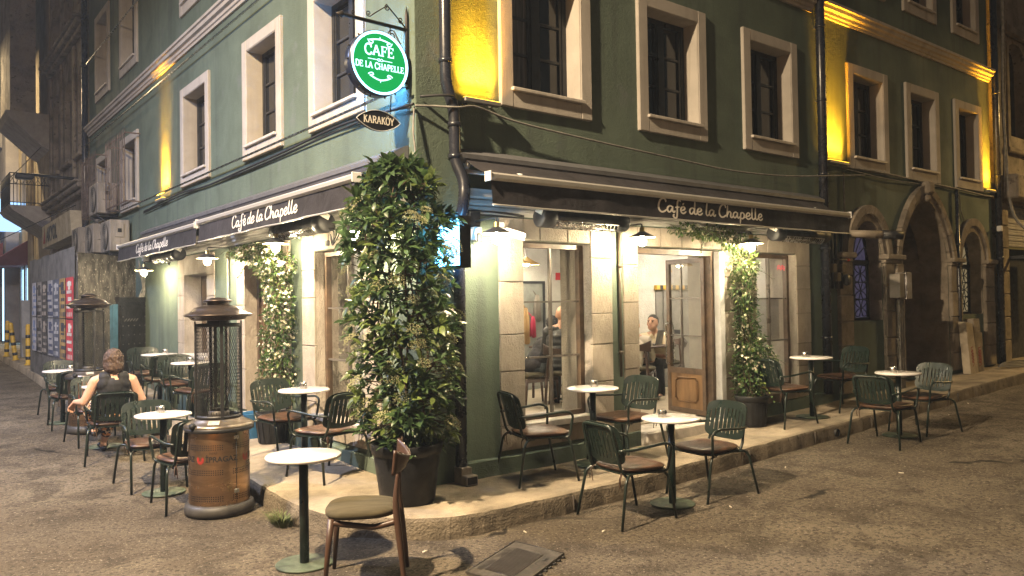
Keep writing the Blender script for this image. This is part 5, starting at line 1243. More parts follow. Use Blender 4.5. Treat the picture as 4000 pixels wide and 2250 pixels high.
# ------------------------------------------------------------------ rubber doormat
t = thing('doormat', (-.27, -1.63, .0), 'dark rubber welcome mat lying on the road in the foreground', 'doormat')
A, B, Cc = Vector((-.005, -1.283)), Vector((.074, -1.732)), Vector((-.674, -1.60))
ex = (Cc - A).normalized(); ey = (B - A).normalized(); Lx, Ly = .72, .455
def FM(u, v, d): p = A + ex * u + ey * v; return (p.x, p.y, .006 + d)
RUB = mat('dark_rubber', (.050, .042, .034), .6, var=.2, vs=14); RUBP = mat('raised_rubber', (.013, .011, .010), .5)
mb = MB(); mb.prism([(0, 0), (Lx, 0), (Lx, Ly), (0, Ly)], FM, 0, .009); mb.build('base', RUB, t)
mb = MB(); mb.prism([(.13, .10), (Lx - .13, .10), (Lx - .13, Ly - .13), (.13, Ly - .13)], FM, .009, .012)
pan = mb.build('brush_panel', mat('brown_brush', (.040, .031, .024), .9, bump=.5, bs=200), t)
mb = MB()
for k in range(22): u = .14 + (Lx - .28) * k / 21; mb.prism([(u, .105), (u + .008, .105), (u + .008, Ly - .135), (u, Ly - .135)], FM, .012, .015)
tag(mb.build('rib', RUBP, pan), kind='stuff')
mb = MB()
for q in ([(0.006, .006), (Lx - .006, .006), (Lx - .006, Ly - .006), (.006, Ly - .006), (.006, .006)], [(.125, .095), (Lx - .125, .095), (Lx - .125, Ly - .125), (.125, Ly - .125), (.125, .095)]):
    for a, b in zip(q, q[1:]): mb.tube([FM(*a, .009), FM(*b, .009)], .005, 5)
mb.build('raised_border', RUBP, t)
mb = MB(); plain_text(mb, 'WELCOME', lambda u, v, d: FM(.36 - u, Ly - .035 - v * 1.0, .0105), .105, 0, 'CENTER', .002)
mb.build('lettering', RUBP, t)
mb = MB(); rnd = random.Random(9); dd = .0100
for (u0, u1) in ((.17, .34), (.42, .62)):
    u = u0
    while u < u1:
        P = spline([(u, .075, 0), (u + .01, .035 - rnd.random() * .01, 0), (u + .02, .06, 0), (u + .012, .08, 0), (u + .03, .07, 0)], 3); ribbon(mb, [(p.x, p.y) for p in P], .006, FM, dd); dd += .0001; u += .026
mb.build('flourish', RUBP, t)
mb = MB()   # little tower drawn along the short edge
for s in (-1, 1): ribbon(mb, [(p.x, p.y) for p in spline([(.015, .26 + s * .006, 0), (.05, .28 + s * .012, 0), (.09, .31 + s * .03, 0), (.125, .345 + s * .06, 0)], 4)], .006, lambda u, v, d: FM(u * .9, v * .92, d), .0100 + .0002 * s)
for q in (.05, .08, .105): ribbon(mb, [(q * .9, .25 + .2 * q), (q * .9, .31 + .55 * q)], .005, FM, .0106 + q * .001)
mb.build('tower_motif', RUBP, t)
mb = MB()
for k in range(9):
    c = Ly + .012; u = .05 + k * .075; mb.lathe([(0, 0), (.014, 0), (.016, .006), (0, .006)], 8, FM(u, c, -.002))
    mb.lathe([(0, 0), (.012, 0), (.014, .006), (0, .006)], 8, FM(u, -.012, -.002))
tag(mb.build('edge_nub', RUBP, t), kind='stuff')
# ------------------------------------------------------------------ plants
def leaf_geo(L, Wd, bend, fold, seed=0):
    """a leaf along +x, midrib folded, tip drooping"""
    vs = []; st = ((0, .06), (.22, .62), (.5, 1.0), (.78, .66), (1, .0))
    for s, w in st:
        x = L * s; z = -bend * L * s * s
        if w > .01: vs += [(x, 0, z), (x, Wd / 2 * w, z + fold * Wd * w), (x, -Wd / 2 * w, z + fold * Wd * w)]
        else: vs += [(x, 0, z)]
    fs = []
    for i in range(3): a = 3 * i; b = 3 * (i + 1); fs += [(a, b, b + 1, a + 1), (a, a + 2, b + 2, b)]
    fs += [(9, 12, 10), (9, 11, 12)]
    return vs, fs
def frame_of(d, roll, up=Vector((0, 0, 1))):
    d = d.normalized(); s = d.cross(up); s = s.normalized() if s.length > 1e-4 else Vector((1, 0, 0)); n = s.cross(d)
    q = Matrix((d, -s, n)).transposed(); return q @ Matrix.Rotation(roll, 3, 'X')
def pot(t, c, r0, r1, h, ribs, m):
    mb = MB(); mb.lathe([(0, 0), (r0 - .01, 0), (r0, .01), (r1 - .01, h * .80), (r1 - .01, h * .82), (r1 + .005, h * .83), (r1 + .012, h * .985), (r1 + .008, h), (r1 - .012, h), (r1 - .03, h * .8)], 40, c)
    p = mb.build('pot', m, t)
    if ribs:
        mb = MB()
        for k in range(ribs):
            a = 2 * math.pi * k / ribs; q = Matrix.Rotation(a, 3, 'Z'); mb.obox(Vector(c) + q @ Vector(((r0 + r1) / 2 - .004, 0, h * .42)), (.012, .035, h * .66), q @ Matrix.Rotation(math.atan2(r1 - r0, h), 3, 'Y'))
        tag(mb.build('rib', m, p), kind='stuff')
    mb = MB(); mb.lathe([(0, h * .86), (r1 - .012, h * .85)], 24, c); mb.build('soil', SOIL, p)
    return p
def big_shrub():
    c = Vector((-.31, -.30, PL)); rnd = random.Random(21)
    t = thing('potted_shrub', c, 'tall evergreen shrub with cream flower heads in a big black pot at the building corner', 'plant')
    pot(t, c, .215, .275, .47, 0, BLACKPLASTIC)
    ENV = [(.55, .26), (.75, .40), (1.0, .44), (1.4, .43), (1.8, .42), (2.15, .43), (2.4, .45), (2.6, .38), (2.78, .25), (2.95, .06)]
    def env(z):
        for (a, ra), (b, rb) in zip(ENV, ENV[1:]):
            if a <= z <= b: return ra + (rb - ra) * (z - a) / (b - a)
        return .03
    cx = lambda z: c.x - .015 + .05 * math.sin(z * 2.1)
    cy = lambda z: c.y + .02 + .03 * math.cos(z * 1.7)
    stems = []
    for k in range(8):
        a = k * .785 + rnd.uniform(-.2, .2); P = []
        for j in range(9):
            z = .58 + j * .27 * rnd.uniform(.93, 1.02); rr = env(min(z, 2.85)) * rnd.uniform(.28, .62) * min(1, .25 + j / 4)
            P.append(Vector((cx(z) + rr * math.cos(a + .25 * math.sin(j)), cy(z) + rr * math.sin(a + .25 * math.sin(j)), z)))
        P[0] = Vector((c.x + .06 * math.cos(a), c.y + .06 * math.sin(a), c.z + .38)); stems.append(spline(P, 4))
    mb = MB()
    for S in stems: n = len(S); mb.tube(S, [.013 * (1 - .75 * i / n) for i in range(n)], 6)
    allp = [p for S in stems for p in S[4:]]
    ros = []; lm = []
    tw = MB()
    while len(ros) < 660:
        z = rnd.uniform(.60, 2.90); e = env(z)
        if rnd.random() > .35 + e * 1.5: continue
        a = rnd.uniform(0, 2 * math.pi); rr = e * (rnd.random() ** .42) * rnd.uniform(.86, 1.14)
        p = Vector((cx(z) + rr * math.cos(a), cy(z) + rr * math.sin(a), z))
        if p.x > -.05 and p.y > -.05: continue
        s = min(allp, key=lambda q: (q - p).length_squared + (0 if q.z < p.z else .05)); d = (p - s)
        if d.length > .02: mid = s.lerp(p, .5) + Vector((0, 0, -.02)); tw.tube([s, mid, p], [.0045, .0035, .0025], 5, caps=False)
        out = Vector((math.cos(a), math.sin(a), rnd.uniform(.3, 1.5))).normalized(); ros.append((p, out, z))
    mb.build('trunk', BARK, t); tag(tw.build('twig', BARK, t), kind='stuff')
    leaves = []
    for p, out, z in ros:
        n = rnd.randint(6, 9); young = rnd.random() < (.34 if z < 1.9 else .16)
        s0 = out.cross(Vector((rnd.random(), rnd.random(), rnd.random()))).normalized(); s1 = out.cross(s0)
        for k in range(n):
            a = 2 * math.pi * k / n + rnd.uniform(-.3, .3); sp = rnd.uniform(.5, 1.25)
            d = (out * math.cos(sp) + (s0 * math.cos(a) + s1 * math.sin(a)) * math.sin(sp)).normalized(); d.z -= .12
            L = rnd.triangular(.045, .135, .085) * (1.15 if z > 2.2 else 1.0)
            q = p + out * rnd.uniform(-.03, .01)
            if (q + d * L).x > -.01 and (q + d * L).y > -.01: continue
            leaves.append((q, d, L, rnd.uniform(-.6, .6), young))
    cam = Vector((-3.557, -5.79, 1.73)); leaves.sort(key=lambda l: (l[0] - cam).length - (.25 if l[4] else 0) - l[2])
    protos = {}
    for young in (False, True):
        for k, (b, f, w) in enumerate(((.25, .18, .42), (.45, .12, .46), (.10, .22, .38))):
            vs, fs = leaf_geo(1.0, w, b, f); m2 = MB(); m2.add(vs, fs, 0, True); o = m2.build('leaf', LEAF2 if young else LEAF, t); protos[young, k] = o.data; bpy.data.objects.remove(o)
    for i, (p, d, L, roll, young) in enumerate(leaves[:296]):
        o = bpy.data.objects.new('leaf', protos[young, i % 3]); COL.objects.link(o); o.parent = t
        m = frame_of(d, roll).to_4x4(); m.translation = p - c; o.matrix_local = m @ Matrix.Scale(L, 4)
    mbs = MB()
    for (p, d, L, roll, young) in leaves[296:]:
        vs, fs = leaf_geo(L, L * rnd.uniform(.38, .48), rnd.uniform(.1, .5), rnd.uniform(.1, .24)); q = frame_of(d, roll); mbs.add([p + q @ Vector(v) for v in vs], fs, 1 if young else 0, True)
    tag(mbs.build('foliage', [LEAF, LEAF2], t), kind='stuff')
    # flower heads
    um = []
    for k in range(3):
        m2 = MB(); r2 = random.Random(40 + k)
        for j in range(90):
            a = r2.uniform(0, 6.28); rr = math.sqrt(r2.random()); z = .35 * (1 - rr * rr) + r2.uniform(-.10, .10); s = r2.uniform(.05, .085); q = Vector((rr * math.cos(a), rr * math.sin(a), z))
            m2.add([q + Vector(v) * s for v in ((1, 0, 0), (-1, 0, 0), (0, 1, 0), (0, -1, 0), (0, 0, 1), (0, 0, -1))], [(0, 2, 4), (2, 1, 4), (1, 3, 4), (3, 0, 4), (2, 0, 5), (1, 2, 5), (3, 1, 5), (0, 3, 5)])
            if j % 3 == 0: m2.add([(0, 0, -.9), (.015, .01, -.9), q], [(0, 1, 2)])
        o = m2.build('flower_head', UMBEL, t); um.append(o.data); bpy.data.objects.remove(o)
    n = 0
    while n < 58:
        z = rnd.uniform(.75, 2.50); a = rnd.uniform(0, 6.28); e = env(z) * rnd.uniform(.92, 1.16); p = Vector((cx(z) + e * math.cos(a), cy(z) + e * math.sin(a), z))
        if p.x > -.08 and p.y > -.08: continue
        o = bpy.data.objects.new('flower_head', um[n % 3]); COL.objects.link(o); o.parent = t
        out = Vector((math.cos(a), math.sin(a), rnd.uniform(.4, 1.4))).normalized(); m = Vector((0, 0, 1)).rotation_difference(out).to_matrix().to_4x4(); m.translation = p - c; s = rnd.uniform(.045, .085); o.matrix_local = m @ Matrix.Diagonal((s, s * rnd.uniform(.8, 1.1), s * rnd.uniform(.8, 1.3), 1)); n += 1
big_shrub()

def flower_geo(mb, p, n, r, rnd):
    q = Vector((0, 0, 1)).rotation_difference(n).to_matrix(); a0 = rnd.uniform(0, 6)
    for k in range(5):
        a = a0 + k * 1.2566; d = Vector((math.cos(a), math.sin(a), .15)); s = Vector((-math.sin(a), math.cos(a), .1))
        mb.add([p, p + q @ (d * r * .6 + s * r * .34), p + q @ (d * r * 1.1), p + q @ (d * r * .6 - s * r * .34)], [(0, 1, 2, 3)])
def jasmine(label, c, vol, potargs, seed, nleaf, nfl, stakes, bright):
    """vol: list of (centre, radii) ellipsoids the vine fills"""
    rnd = random.Random(seed); t = thing('potted_jasmine', c, label, 'plant', 'potted jasmine climbers')
    pot(t, c, *potargs)
    mb = MB(); top = Vector(c) + Vector((0, 0, potargs[2]))
    for S in stakes: mb.tube(S, .007, 6)
    for k in range(7):
        P = [Vector(c) + Vector((rnd.uniform(-.06, .06), rnd.uniform(-.06, .06), potargs[2] * .8))]
        for (e, r_) in vol[:rnd.randint(2, len(vol) - 2)]: P.append(Vector(e) + Vector((rnd.uniform(-1, 1) * r_[0] * .5, rnd.uniform(-1, 1) * r_[1] * .5, 0)))
        mb.tube(spline(P, 5), .005, 5)
    mb.build('trunk', BARK, t)
    mbs = MB(); fl = MB(); tot = sum(r_[0] * r_[1] * r_[2] for _, r_ in vol) ; wts = [(r_[0] * r_[1] * r_[2]) ** .7 for _, r_ in vol]
    for i in range(nleaf):
        k = rnd.choices(range(len(vol)), wts)[0]; e, r_ = Vector(vol[k][0]), vol[k][1]
        v = Vector((rnd.gauss(0, 1), rnd.gauss(0, 1), rnd.gauss(0, 1))).normalized() * (rnd.random() ** .3) * rnd.choice((1, 1, 1, 1.12, 1.25)); p = e + Vector((v.x * r_[0], v.y * r_[1], v.z * r_[2]))
        if c[1] < 0 and p.y > -.025: p.y = -.03 - rnd.random() * .03
        if c[1] > 1 and p.x > -.025: p.x = -.03 - rnd.random() * .03
        d = (v + Vector((rnd.uniform(-.7, .7), rnd.uniform(-.7, .7), rnd.uniform(-.9, .6)))).normalized(); L = rnd.uniform(.035, .058)
        q = frame_of(d, rnd.uniform(-.9, .9)); vs, fs = leaf_geo(L, L * rnd.uniform(.38, .5), rnd.uniform(0, .5), .15)
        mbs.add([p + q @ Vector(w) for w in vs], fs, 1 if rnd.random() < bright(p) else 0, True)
        if i % max(1, nleaf // nfl) == 0:
            o = v.normalized(); pc = p + o * .03
            for j in range(rnd.randint(1, 5)): flower_geo(fl, pc + Vector((rnd.uniform(-.03, .03), rnd.uniform(-.03, .03), rnd.uniform(-.03, .03))), (o + Vector((rnd.uniform(-.5, .5), rnd.uniform(-.5, .5), rnd.uniform(-.3, .5)))).normalized(), rnd.uniform(.012, .018), rnd)
    tag(mbs.build('foliage', [JLEAF, JLEAF2], t), kind='stuff'); tag(fl.build('blossom', PETAL, t), kind='stuff')
    # trailing shoots at the outline
    mb = MB(); sh = MB()
    for i in range(26):
        k = rnd.randrange(len(vol)); e, r_ = Vector(vol[k][0]), vol[k][1]; v = Vector((rnd.gauss(0, 1), rnd.gauss(0, 1), rnd.gauss(0, .7))).normalized(); p = e + Vector((v.x * r_[0], v.y * r_[1], v.z * r_[2]))
        d = Vector((v.x, v.y, rnd.uniform(-.5, .4))).normalized()
        if c[1] < 0: d.y = min(d.y, -.05)
        else: d.x = min(d.x, -.05)
        P = [p + d * (.035 * j) + Vector((0, 0, -.004 * j * j)) for j in range(6)]
        if any((c[1] < 0 and q.y > -.02) or (c[1] > 1 and q.x > -.02) for q in P): continue
        mb.tube(P, .0022, 4)
        for j in range(1, 6):
            for sgn in (-1, 1):
                dd = (d + d.cross(Vector((0, 0, 1))) * sgn * .9 + Vector((0, 0, .2))).normalized(); q = frame_of(dd, 0); vs, fs = leaf_geo(.045, .02, .3, .12); sh.add([P[j] + q @ Vector(w) for w in vs], fs, 1 if rnd.random() < .4 else 0, True)
    tag(mb.build('shoot', BARK, t), kind='stuff'); tag(sh.build('shoot_leaves', [JLEAF, JLEAF2], t), kind='stuff')
gr_ = G(4.36, -.25) + PL; gl_ = G(-.2, 2.8) + PL
jasmine('flowering jasmine climbing from a ribbed pot right of the entrance', (4.36, -.26, gr_), [((4.42, -.22, .85), (.25, .17, .30)), ((4.45, -.20, 1.15), (.24, .16, .25)), ((4.44, -.15, 1.5), (.17, .12, .28)), ((4.42, -.14, 1.85), (.17, .12, .26)), ((4.42, -.15, 2.15), (.20, .13, .18)), ((4.30, -.15, 2.42), (.34, .11, .10)), ((3.85, -.13, 2.50), (.40, .09, .07)), ((3.45, -.12, 2.52), (.30, .08, .05)), ((4.66, -.22, 1.0), (.16, .10, .20))],
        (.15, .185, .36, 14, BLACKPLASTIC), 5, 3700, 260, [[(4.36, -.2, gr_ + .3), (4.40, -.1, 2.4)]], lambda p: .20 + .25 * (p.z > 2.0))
jasmine('flowering jasmine climbing beside the side door on the left front', (-.20, 2.80, gl_), [((-.17, 2.74, .95), (.14, .30, .34)), ((-.16, 2.80, 1.3), (.13, .32, .30)), ((-.15, 2.70, 1.65), (.12, .28, .28)), ((-.15, 2.74, 1.95), (.13, .30, .22)), ((-.17, 2.82, 2.2), (.15, .40, .17)), ((-.15, 3.2, 2.36), (.11, .40, .10)), ((-.14, 3.8, 2.40), (.09, .45, .08))],
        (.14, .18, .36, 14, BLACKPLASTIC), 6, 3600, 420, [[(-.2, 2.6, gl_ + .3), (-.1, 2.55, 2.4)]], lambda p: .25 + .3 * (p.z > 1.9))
g0 = G(-.25, 3.2) + PL
mb = MB(); mb.lathe([(0, 0), (.115, 0), (.12, .01), (.15, .30), (.156, .31), (.15, .31), (.14, .28), (.11, .02), (0, .02)], 32, (-.24, 3.22, g0)); b = mb.build('bucket', mat('blue_plastic', (.02, .10, .22), .35, var=.15), label='blue plastic bucket beside the left jasmine pot', cat='bucket', origin=(-.24, 3.22, g0))
mb = MB(); mb.tube([(-.24 + .16 * math.cos(a), 3.22 + .02, g0 + .29 - .12 * math.sin(a)) for a in [math.pi * i / 12 for i in range(13)]], .004, 5); mb.build('handle', STEEL, b)
# grass tuft at the foot of the kerb
rnd = random.Random(6); mb = MB()
for i in range(240):
    a = rnd.uniform(0, 6.28); rr = .11 * math.sqrt(rnd.random()); p = Vector((-1.10 + rr * math.cos(a) * .7, .30 + rr * math.sin(a), 0)); h = rnd.uniform(.06, .15); d = Vector((math.cos(a) * .6, math.sin(a) * .6, 1)).normalized(); s = Vector((-math.sin(a), math.cos(a), 0)) * .003
    m_ = p + d * h * .6; e = p + d * h + Vector((math.cos(a), math.sin(a), -.3)) * h * .3; mb.add([p - s, p + s, m_ + s * .8, m_ - s * .8, e], [(0, 1, 2, 3), (3, 2, 4)])
mb.build('grass', mat('kerb_grass', (.085, .11, .028), .7, var=.4, vs=20), label='small tuft of grass growing at the foot of the kerb', cat='grass', kind='stuff', origin=(-1.1, .3, 0))
# litter
for k, (x, y, a, lb) in enumerate(((.66, -1.52, .3, 'nearest the left leg of the entrance table chair'), (1.9, -1.75, 1.0, 'in front of the veined road table'), (3.4, -1.3, .5, 'on the open road right of the entrance chairs'), (3.9, -2.2, 2.0, 'alone in the right foreground'), (7.3, -1.2, .2, 'beyond the rightmost chair'), (8.4, -1.0, .7, 'farthest along the right kerb'), (.2, -1.15, 1.3, 'between the doormat and the kerb'), (-.62, -1.05, .2, 'beside the wooden chair'))):
    z = G(x, y) + .012; mb = MB(); d = Vector((math.cos(a), math.sin(a), 0)) * .022; mb.tube([Vector((x, y, z)) - d, Vector((x, y, z)) + d], .0055, 6)
    mb.build('cigarette_butt', mat('pale_paper_butt', (.62, .56, .46), .9), label='pale cigarette butt ' + lb, cat='litter', group='cigarette butts on the road', origin=(x, y, z - .005))
# ------------------------------------------------------------------ interior of the cafe
def slab(name, a, b, m, label):
    mb = MB(); mb.box(*a, *b); return mb.build(name, m, kind='structure', label=label)
FZ = .36
slab('interior_floor', (.4, .3, .16), (9.6, 9.2, FZ), INFLOOR, 'pale polished floor inside the cafe')
slab('interior_ceiling', (.4, .4, 2.72), (9.6, 9.2, 2.80), mat('ceiling_paint', (.55, .54, .50), .9), 'pale ceiling inside the cafe')
slab('interior_wall', (5.3, 2.62, FZ), (9.6, 2.74, 2.72), PLASTER, 'rough plaster wall behind the man with the laptop')
slab('interior_wall', (5.3, 2.741, FZ), (5.42, 3.90, 2.72), PLASTER, 'short plaster partition inside the cafe')
slab('interior_wall', (.45, 3.901, FZ), (5.42, 4.02, 2.72), PLASTER, 'plaster back wall seen through the big shop window')
slab('interior_wall', (9.5, .45, FZ), (9.6, 2.61, 2.72), PLASTER, 'plaster end wall inside the cafe')
slab('interior_wall', (2.3, 4.43, FZ), (2.42, 9.2, 2.72), PLASTER, 'plaster wall behind the left side room')
slab('interior_wall', (.45, 9.08, FZ), (2.29, 9.2, 2.72), PLASTER, 'plaster end wall of the left side room')
# pendant lamps with discs of light
def pendant(x, y, z, label, s):
    t = thing('pendant_lamp', (x, y, 2.72), label, 'lamp', 'pendant lamps inside the cafe')
    mb = MB(); mb.tube([(x, y, z + .12), (x, y, 2.72)], .005, 6); mb.build('cord', BLACKCABLE, t)
    mb = MB(); mb.lathe([(.03, .12), (.05, .10), (.19, .02), (.20, 0)], 24, (x, y, z), caps=False); mb.lathe([(.195, 0), (.05, .085)], 24, (x, y, z), 1, caps=False); mb.build('shade', [mat('ochre_shade', (.35, .22, .07), .5), SHADEIN], t)
    mb = MB(); mb.lathe([(0, -.02), (.03, -.012), (.045, .01), (.045, .03), (.02, .07), (0, .08)], 12, (x, y, z)); mb.build('bulb', emitter('pendant_bulb', (1.0, .84, .60), s), t)
pendant(2.9, 2.35, 2.25, 'ochre pendant lamp seen at the top of the big shop window', 500)
pendant(3.9, 3.3, 2.3, 'pendant lamp near the back wall of the cafe', 500)
pendant(5.6, 1.35, 2.35, 'pendant lamp over the man with the laptop', 500)
pendant(7.6, 1.4, 2.35, 'pendant lamp behind the last shop window', 500)
pendant(1.5, 2.6, 2.3, 'pendant lamp behind the left shop window', 700)
pendant(1.4, 6.3, 2.3, 'pendant lamp in the left side room', 900)
def tube_light(a, b, label):
    t = thing('ceiling_light', a, label, 'lamp', 'slim ceiling lights inside the cafe'); a, b = Vector(a), Vector(b)
    mb = MB(); mb.tube([a + Vector((0, 0, .03)), b + Vector((0, 0, .03))], .03, 6); mb.build('housing', WHITEMETAL, t)
    mb = MB(); mb.tube([a - Vector((0, 0, .02)), b - Vector((0, 0, .02))], .022, 6); mb.build('tube', emitter('room_light', (1.0, .86, .68), 90), t)
tube_light((2.2, 3.4, 2.66), (3.9, 3.4, 2.66), 'slim ceiling light near the back wall of the cafe')
tube_light((2.6, 1.3, 2.66), (4.2, 1.3, 2.66), 'added slim ceiling light brightening the room just inside the entrance')  # this and the four below are added to brighten the rooms
tube_light((5.2, 1.6, 2.66), (6.8, 1.6, 2.66), 'added slim ceiling light brightening the room over the man with the laptop')
tube_light((7.2, 1.6, 2.66), (8.8, 1.6, 2.66), 'added slim ceiling light brightening the room behind the last shop window')
tube_light((1.3, 2.0, 2.66), (1.3, 3.6, 2.66), 'added slim ceiling light brightening the room behind the left shop window')
tube_light((1.4, 5.0, 2.66), (1.4, 7.2, 2.66), 'added slim ceiling light brightening the left side room')
# doorway niche with hanging aprons in the back wall
NY = 3.90
t = thing('interior_doorway', (4.55, NY, FZ), 'dark interior doorway with aprons hanging in it, behind the big shop window', 'doorway')
mb = MB(); mb.box(4.26, NY - .012, FZ, 4.76, NY - .002, 2.04); mb.build('opening', mat('dim_back_room', (.24, .25, .23), .9), t)
mb = MB(); mb.box(4.22, NY - .03, FZ, 4.26, NY - .002, 2.08); mb.box(4.72, NY - .03, FZ, 4.76, NY - .002, 2.08); mb.box(4.26, NY - .03, 2.04, 4.72, NY - .002, 2.08); mb.build('frame', BLACKWOOD, t)
def hanging(x, w, z0, z1, m, label, name='apron', y=NY - .06):
    mb = MB(); n = 10; vs = []
    for sd in (0, 1):
        for i in range(n + 1):
            u = i / n
            for z, f in ((z1, .25), (z1 - (z1 - z0) * .3, .8), (z0, 1.0)): vs.append((x + (u - .5) * w * f, y - .02 * math.sin(u * 9) - sd * .02, z + .02 * math.sin(u * 7) * (f == 1)))
    N1 = (n + 1) * 3; fs = []
    for sd in (0, 1):
        for i in range(n):
            for j in range(2): a = sd * N1 + i * 3 + j; fs.append((a, a + 1, a + 4, a + 3))
    for i in range(n): fs += [(i * 3, i * 3 + 3, N1 + i * 3 + 3, N1 + i * 3), (i * 3 + 2, i * 3 + 5, N1 + i * 3 + 5, N1 + i * 3 + 2)]
    for i in (0, n): fs += [(i * 3 + j, i * 3 + j + 1, N1 + i * 3 + j + 1, N1 + i * 3 + j) for j in (0, 1)]
    mb.add(vs, fs, 0, True); mb.tube([(x, NY - .01, z1 + .06), (x, y - .01, z1 - .02)], .008, 6)
    mb.build(name, m, label=label, cat=name, origin=(x, y, z0))
hanging(4.31, .15, 1.10, 1.66, mat('tan_apron', (.40, .25, .11), .9), 'tan apron hanging in the interior doorway')
hanging(4.42, .11, 1.20, 1.52, mat('crimson_cloth', (.38, .03, .07), .9), 'crimson cloth bag hanging beside the tan apron', 'bag', NY - .10)
hanging(4.53, .15, 1.45, 1.86, mat('grey_canvas', (.22, .20, .17), .9), 'grey canvas bag hanging at the right of the interior doorway', 'bag', NY - .08)
mb = MB(); mb.cbox(5.01, NY - .02, 2.10, 5.12, NY - .004, 2.22, .003); mb.build('fire_notice', mat('red_notice', (.55, .04, .05), .5), label='small red notice on the back wall of the cafe', cat='notice', origin=(5.06, NY, 2.1))
# striped hatch with grey shutter behind the laptop man
t = thing('service_hatch', (6.3, 2.62, FZ), 'grey service doorway with black and yellow striped edge inside the cafe', 'doorway')
mb = MB(); mb.box(5.98, 2.605, FZ, 7.0, 2.619, 1.90); mb.build('opening', mat('grey_shutter', (.22, .21, .19), .7), t)
mb = MB(); mb.box(6.14, 2.58, FZ, 6.20, 2.604, 1.90); mb.build('post', mat('grey_shutter', (.22, .21, .19), .7), t)
for k in range(14):
    mb = MB(); mb.cbox(5.95 + k * .075, 2.55, 1.91, 5.95 + (k + 1) * .075 - .001, 2.615, 1.98, .004); mb.build('stripe', mat('hazard_black', (.02, .02, .02), .6) if k % 2 else mat('hazard_yellow', (.75, .48, .08), .6), t)
t = thing('warning_sign', (6.35, 2.6, 2.05), 'white warning notice with yellow triangle on the inner wall', 'notice')
mb = MB(); mb.box(6.26, 2.605, 2.02, 6.42, 2.617, 2.32); mb.build('board', WHITEMETAL, t)
mb = MB(); mb.add([(6.29, 2.603, 2.19), (6.39, 2.603, 2.19), (6.34, 2.603, 2.28)], [(0, 1, 2)]); mb.build('triangle', mat('hazard_yellow', (.75, .48, .08), .6), t)
mb = MB(); mb.box(6.335, 2.601, 2.215, 6.345, 2.602, 2.25); plain_text(mb, 'DİKKAT', lambda u, v, d: (6.34 + u, 2.603, 2.12 + v), .035); mb.build('lettering', BLACKMETAL, t)
for x in (7.95, 8.12):
    mb = MB()
    for s in (-1, 1): mb.tube(spline([(x, 2.60, 1.95), (x + s * .04, 2.56, 2.0), (x + s * .07, 2.54, 2.06)], 4), .006, 5)
    mb.tube(spline([(x, 2.60, 1.95), (x, 2.55, 1.88), (x, 2.52, 1.92)], 4), .006, 5); mb.cbox(x - .02, 2.60, 1.92, x + .02, 2.62, 1.99, .003)
    mb.build('coat_hook', STEEL, label=('left' if x < 8 else 'right') + ' steel coat hook on the inner wall behind the last shop window', cat='hook', group='coat hooks', origin=(x, 2.6, 1.9))
# neon-like red lettering glowing on the last window
mb = MB(); h = .055
script_text(mb, 'p', lambda u, v, d: (5.47 + u, .108 - d, 2.13 + v), .0001)
mb = MB()
for k in range(3): ribbon(mb, [(q.x, q.y) for q in spline([(5.50 + .04 * j, 2.12 + .02 * k + (.012 if j % 2 else -.012), 0) for j in range(6)], 4)], .008, lambda u, v, d: (u, .112 - d, v), k * .0005)
mb.build('window_sticker', mat('red_sticker', (.55, .03, .05), .5, emit=(1, .05, .1), es=.5), label='small red lettering in the top corner of the last shop window', cat='sticker', origin=(5.6, .11, 2.12))
# inside chairs and tables
t = thing('bench_stool', (3.28, 2.42, FZ), 'upholstered stool under the man in the black sweater', 'stool')
mb = MB(); mb.cbox(3.02, 2.25, FZ + .37, 3.62, 2.66, FZ + .445, .03); mb.build('seat_pad', OLIVE, t)
mb = MB(); mb.cbox(3.04, 2.27, FZ + .31, 3.60, 2.64, FZ + .369, .01); mb.build('rail', WALNUT, t)
for x, y in ((3.06, 2.29), (3.58, 2.29), (3.06, 2.62), (3.58, 2.62)):
    mb = MB(); mb.tube([(x + (.03 if x > 3.3 else -.03), y, FZ), (x, y, FZ + .36)], [.014, .022], 8); mb.build('leg', WALNUT, t)
wood2 = mat('reddish_wood', (.20, .085, .04), .45, var=.3, vs=5, stretch=(1, 1, .3))
def inchair(loc, deg, label):
    o = dup(WC, loc, R(deg), label); return o
inchair((3.42, 1.98, FZ), 40, 'wooden chair under the bald man inside the cafe')
inchair((5.56, 2.10, FZ), 195, 'wooden chair under the man with the laptop')
inchair((4.52, 1.66, FZ), 30, 'wooden chair under the man seen from behind in the doorway')
inchair((3.1, 3.35, FZ), 0, 'wooden chair near the back wall inside the cafe')
def intable(x, y, label):
    t = thing('wooden_table', (x, y, FZ), label, 'table', 'wooden tables inside the cafe')
    mb = MB(); mb.cbox(x - .3, y - .3, FZ + .72, x + .3, y + .3, FZ + .75, .008); mb.build('table_top', WALNUT, t)
    for sx in (-1, 1):
        for sy_ in (-1, 1): mb = MB(); mb.tube([(x + sx * .26, y + sy_ * .26, FZ), (x + sx * .25, y + sy_ * .25, FZ + .72)], .02, 8); mb.build('leg', WALNUT, t)
intable(4.02, 2.75, 'wooden table between the two men behind the big shop window')
intable(4.90, 1.85, 'wooden table carrying the open laptop')
intable(7.4, 1.3, 'wooden table behind the last shop window')
t = thing('laptop', (4.92, 1.72, FZ + .75), 'open grey laptop on the table in front of the man in the cream shirt', 'laptop')
LG_ = mat('grey_laptop', (.10, .095, .09), .4, metal=.4)
mb = MB(); q = Matrix.Rotation(R(25), 3, 'Z'); mb.obox((4.95, 1.80, FZ + .758), (.30, .21, .014), q); mb.build('keyboard', LG_, t)
mb = MB(); mb.obox(Vector((4.95, 1.80, FZ + .86)) + q @ Vector((0, -.125, 0)), (.31, .010, .21), q @ Matrix.Rotation(R(12), 3, 'X')); mb.build('lid', LG_, t)

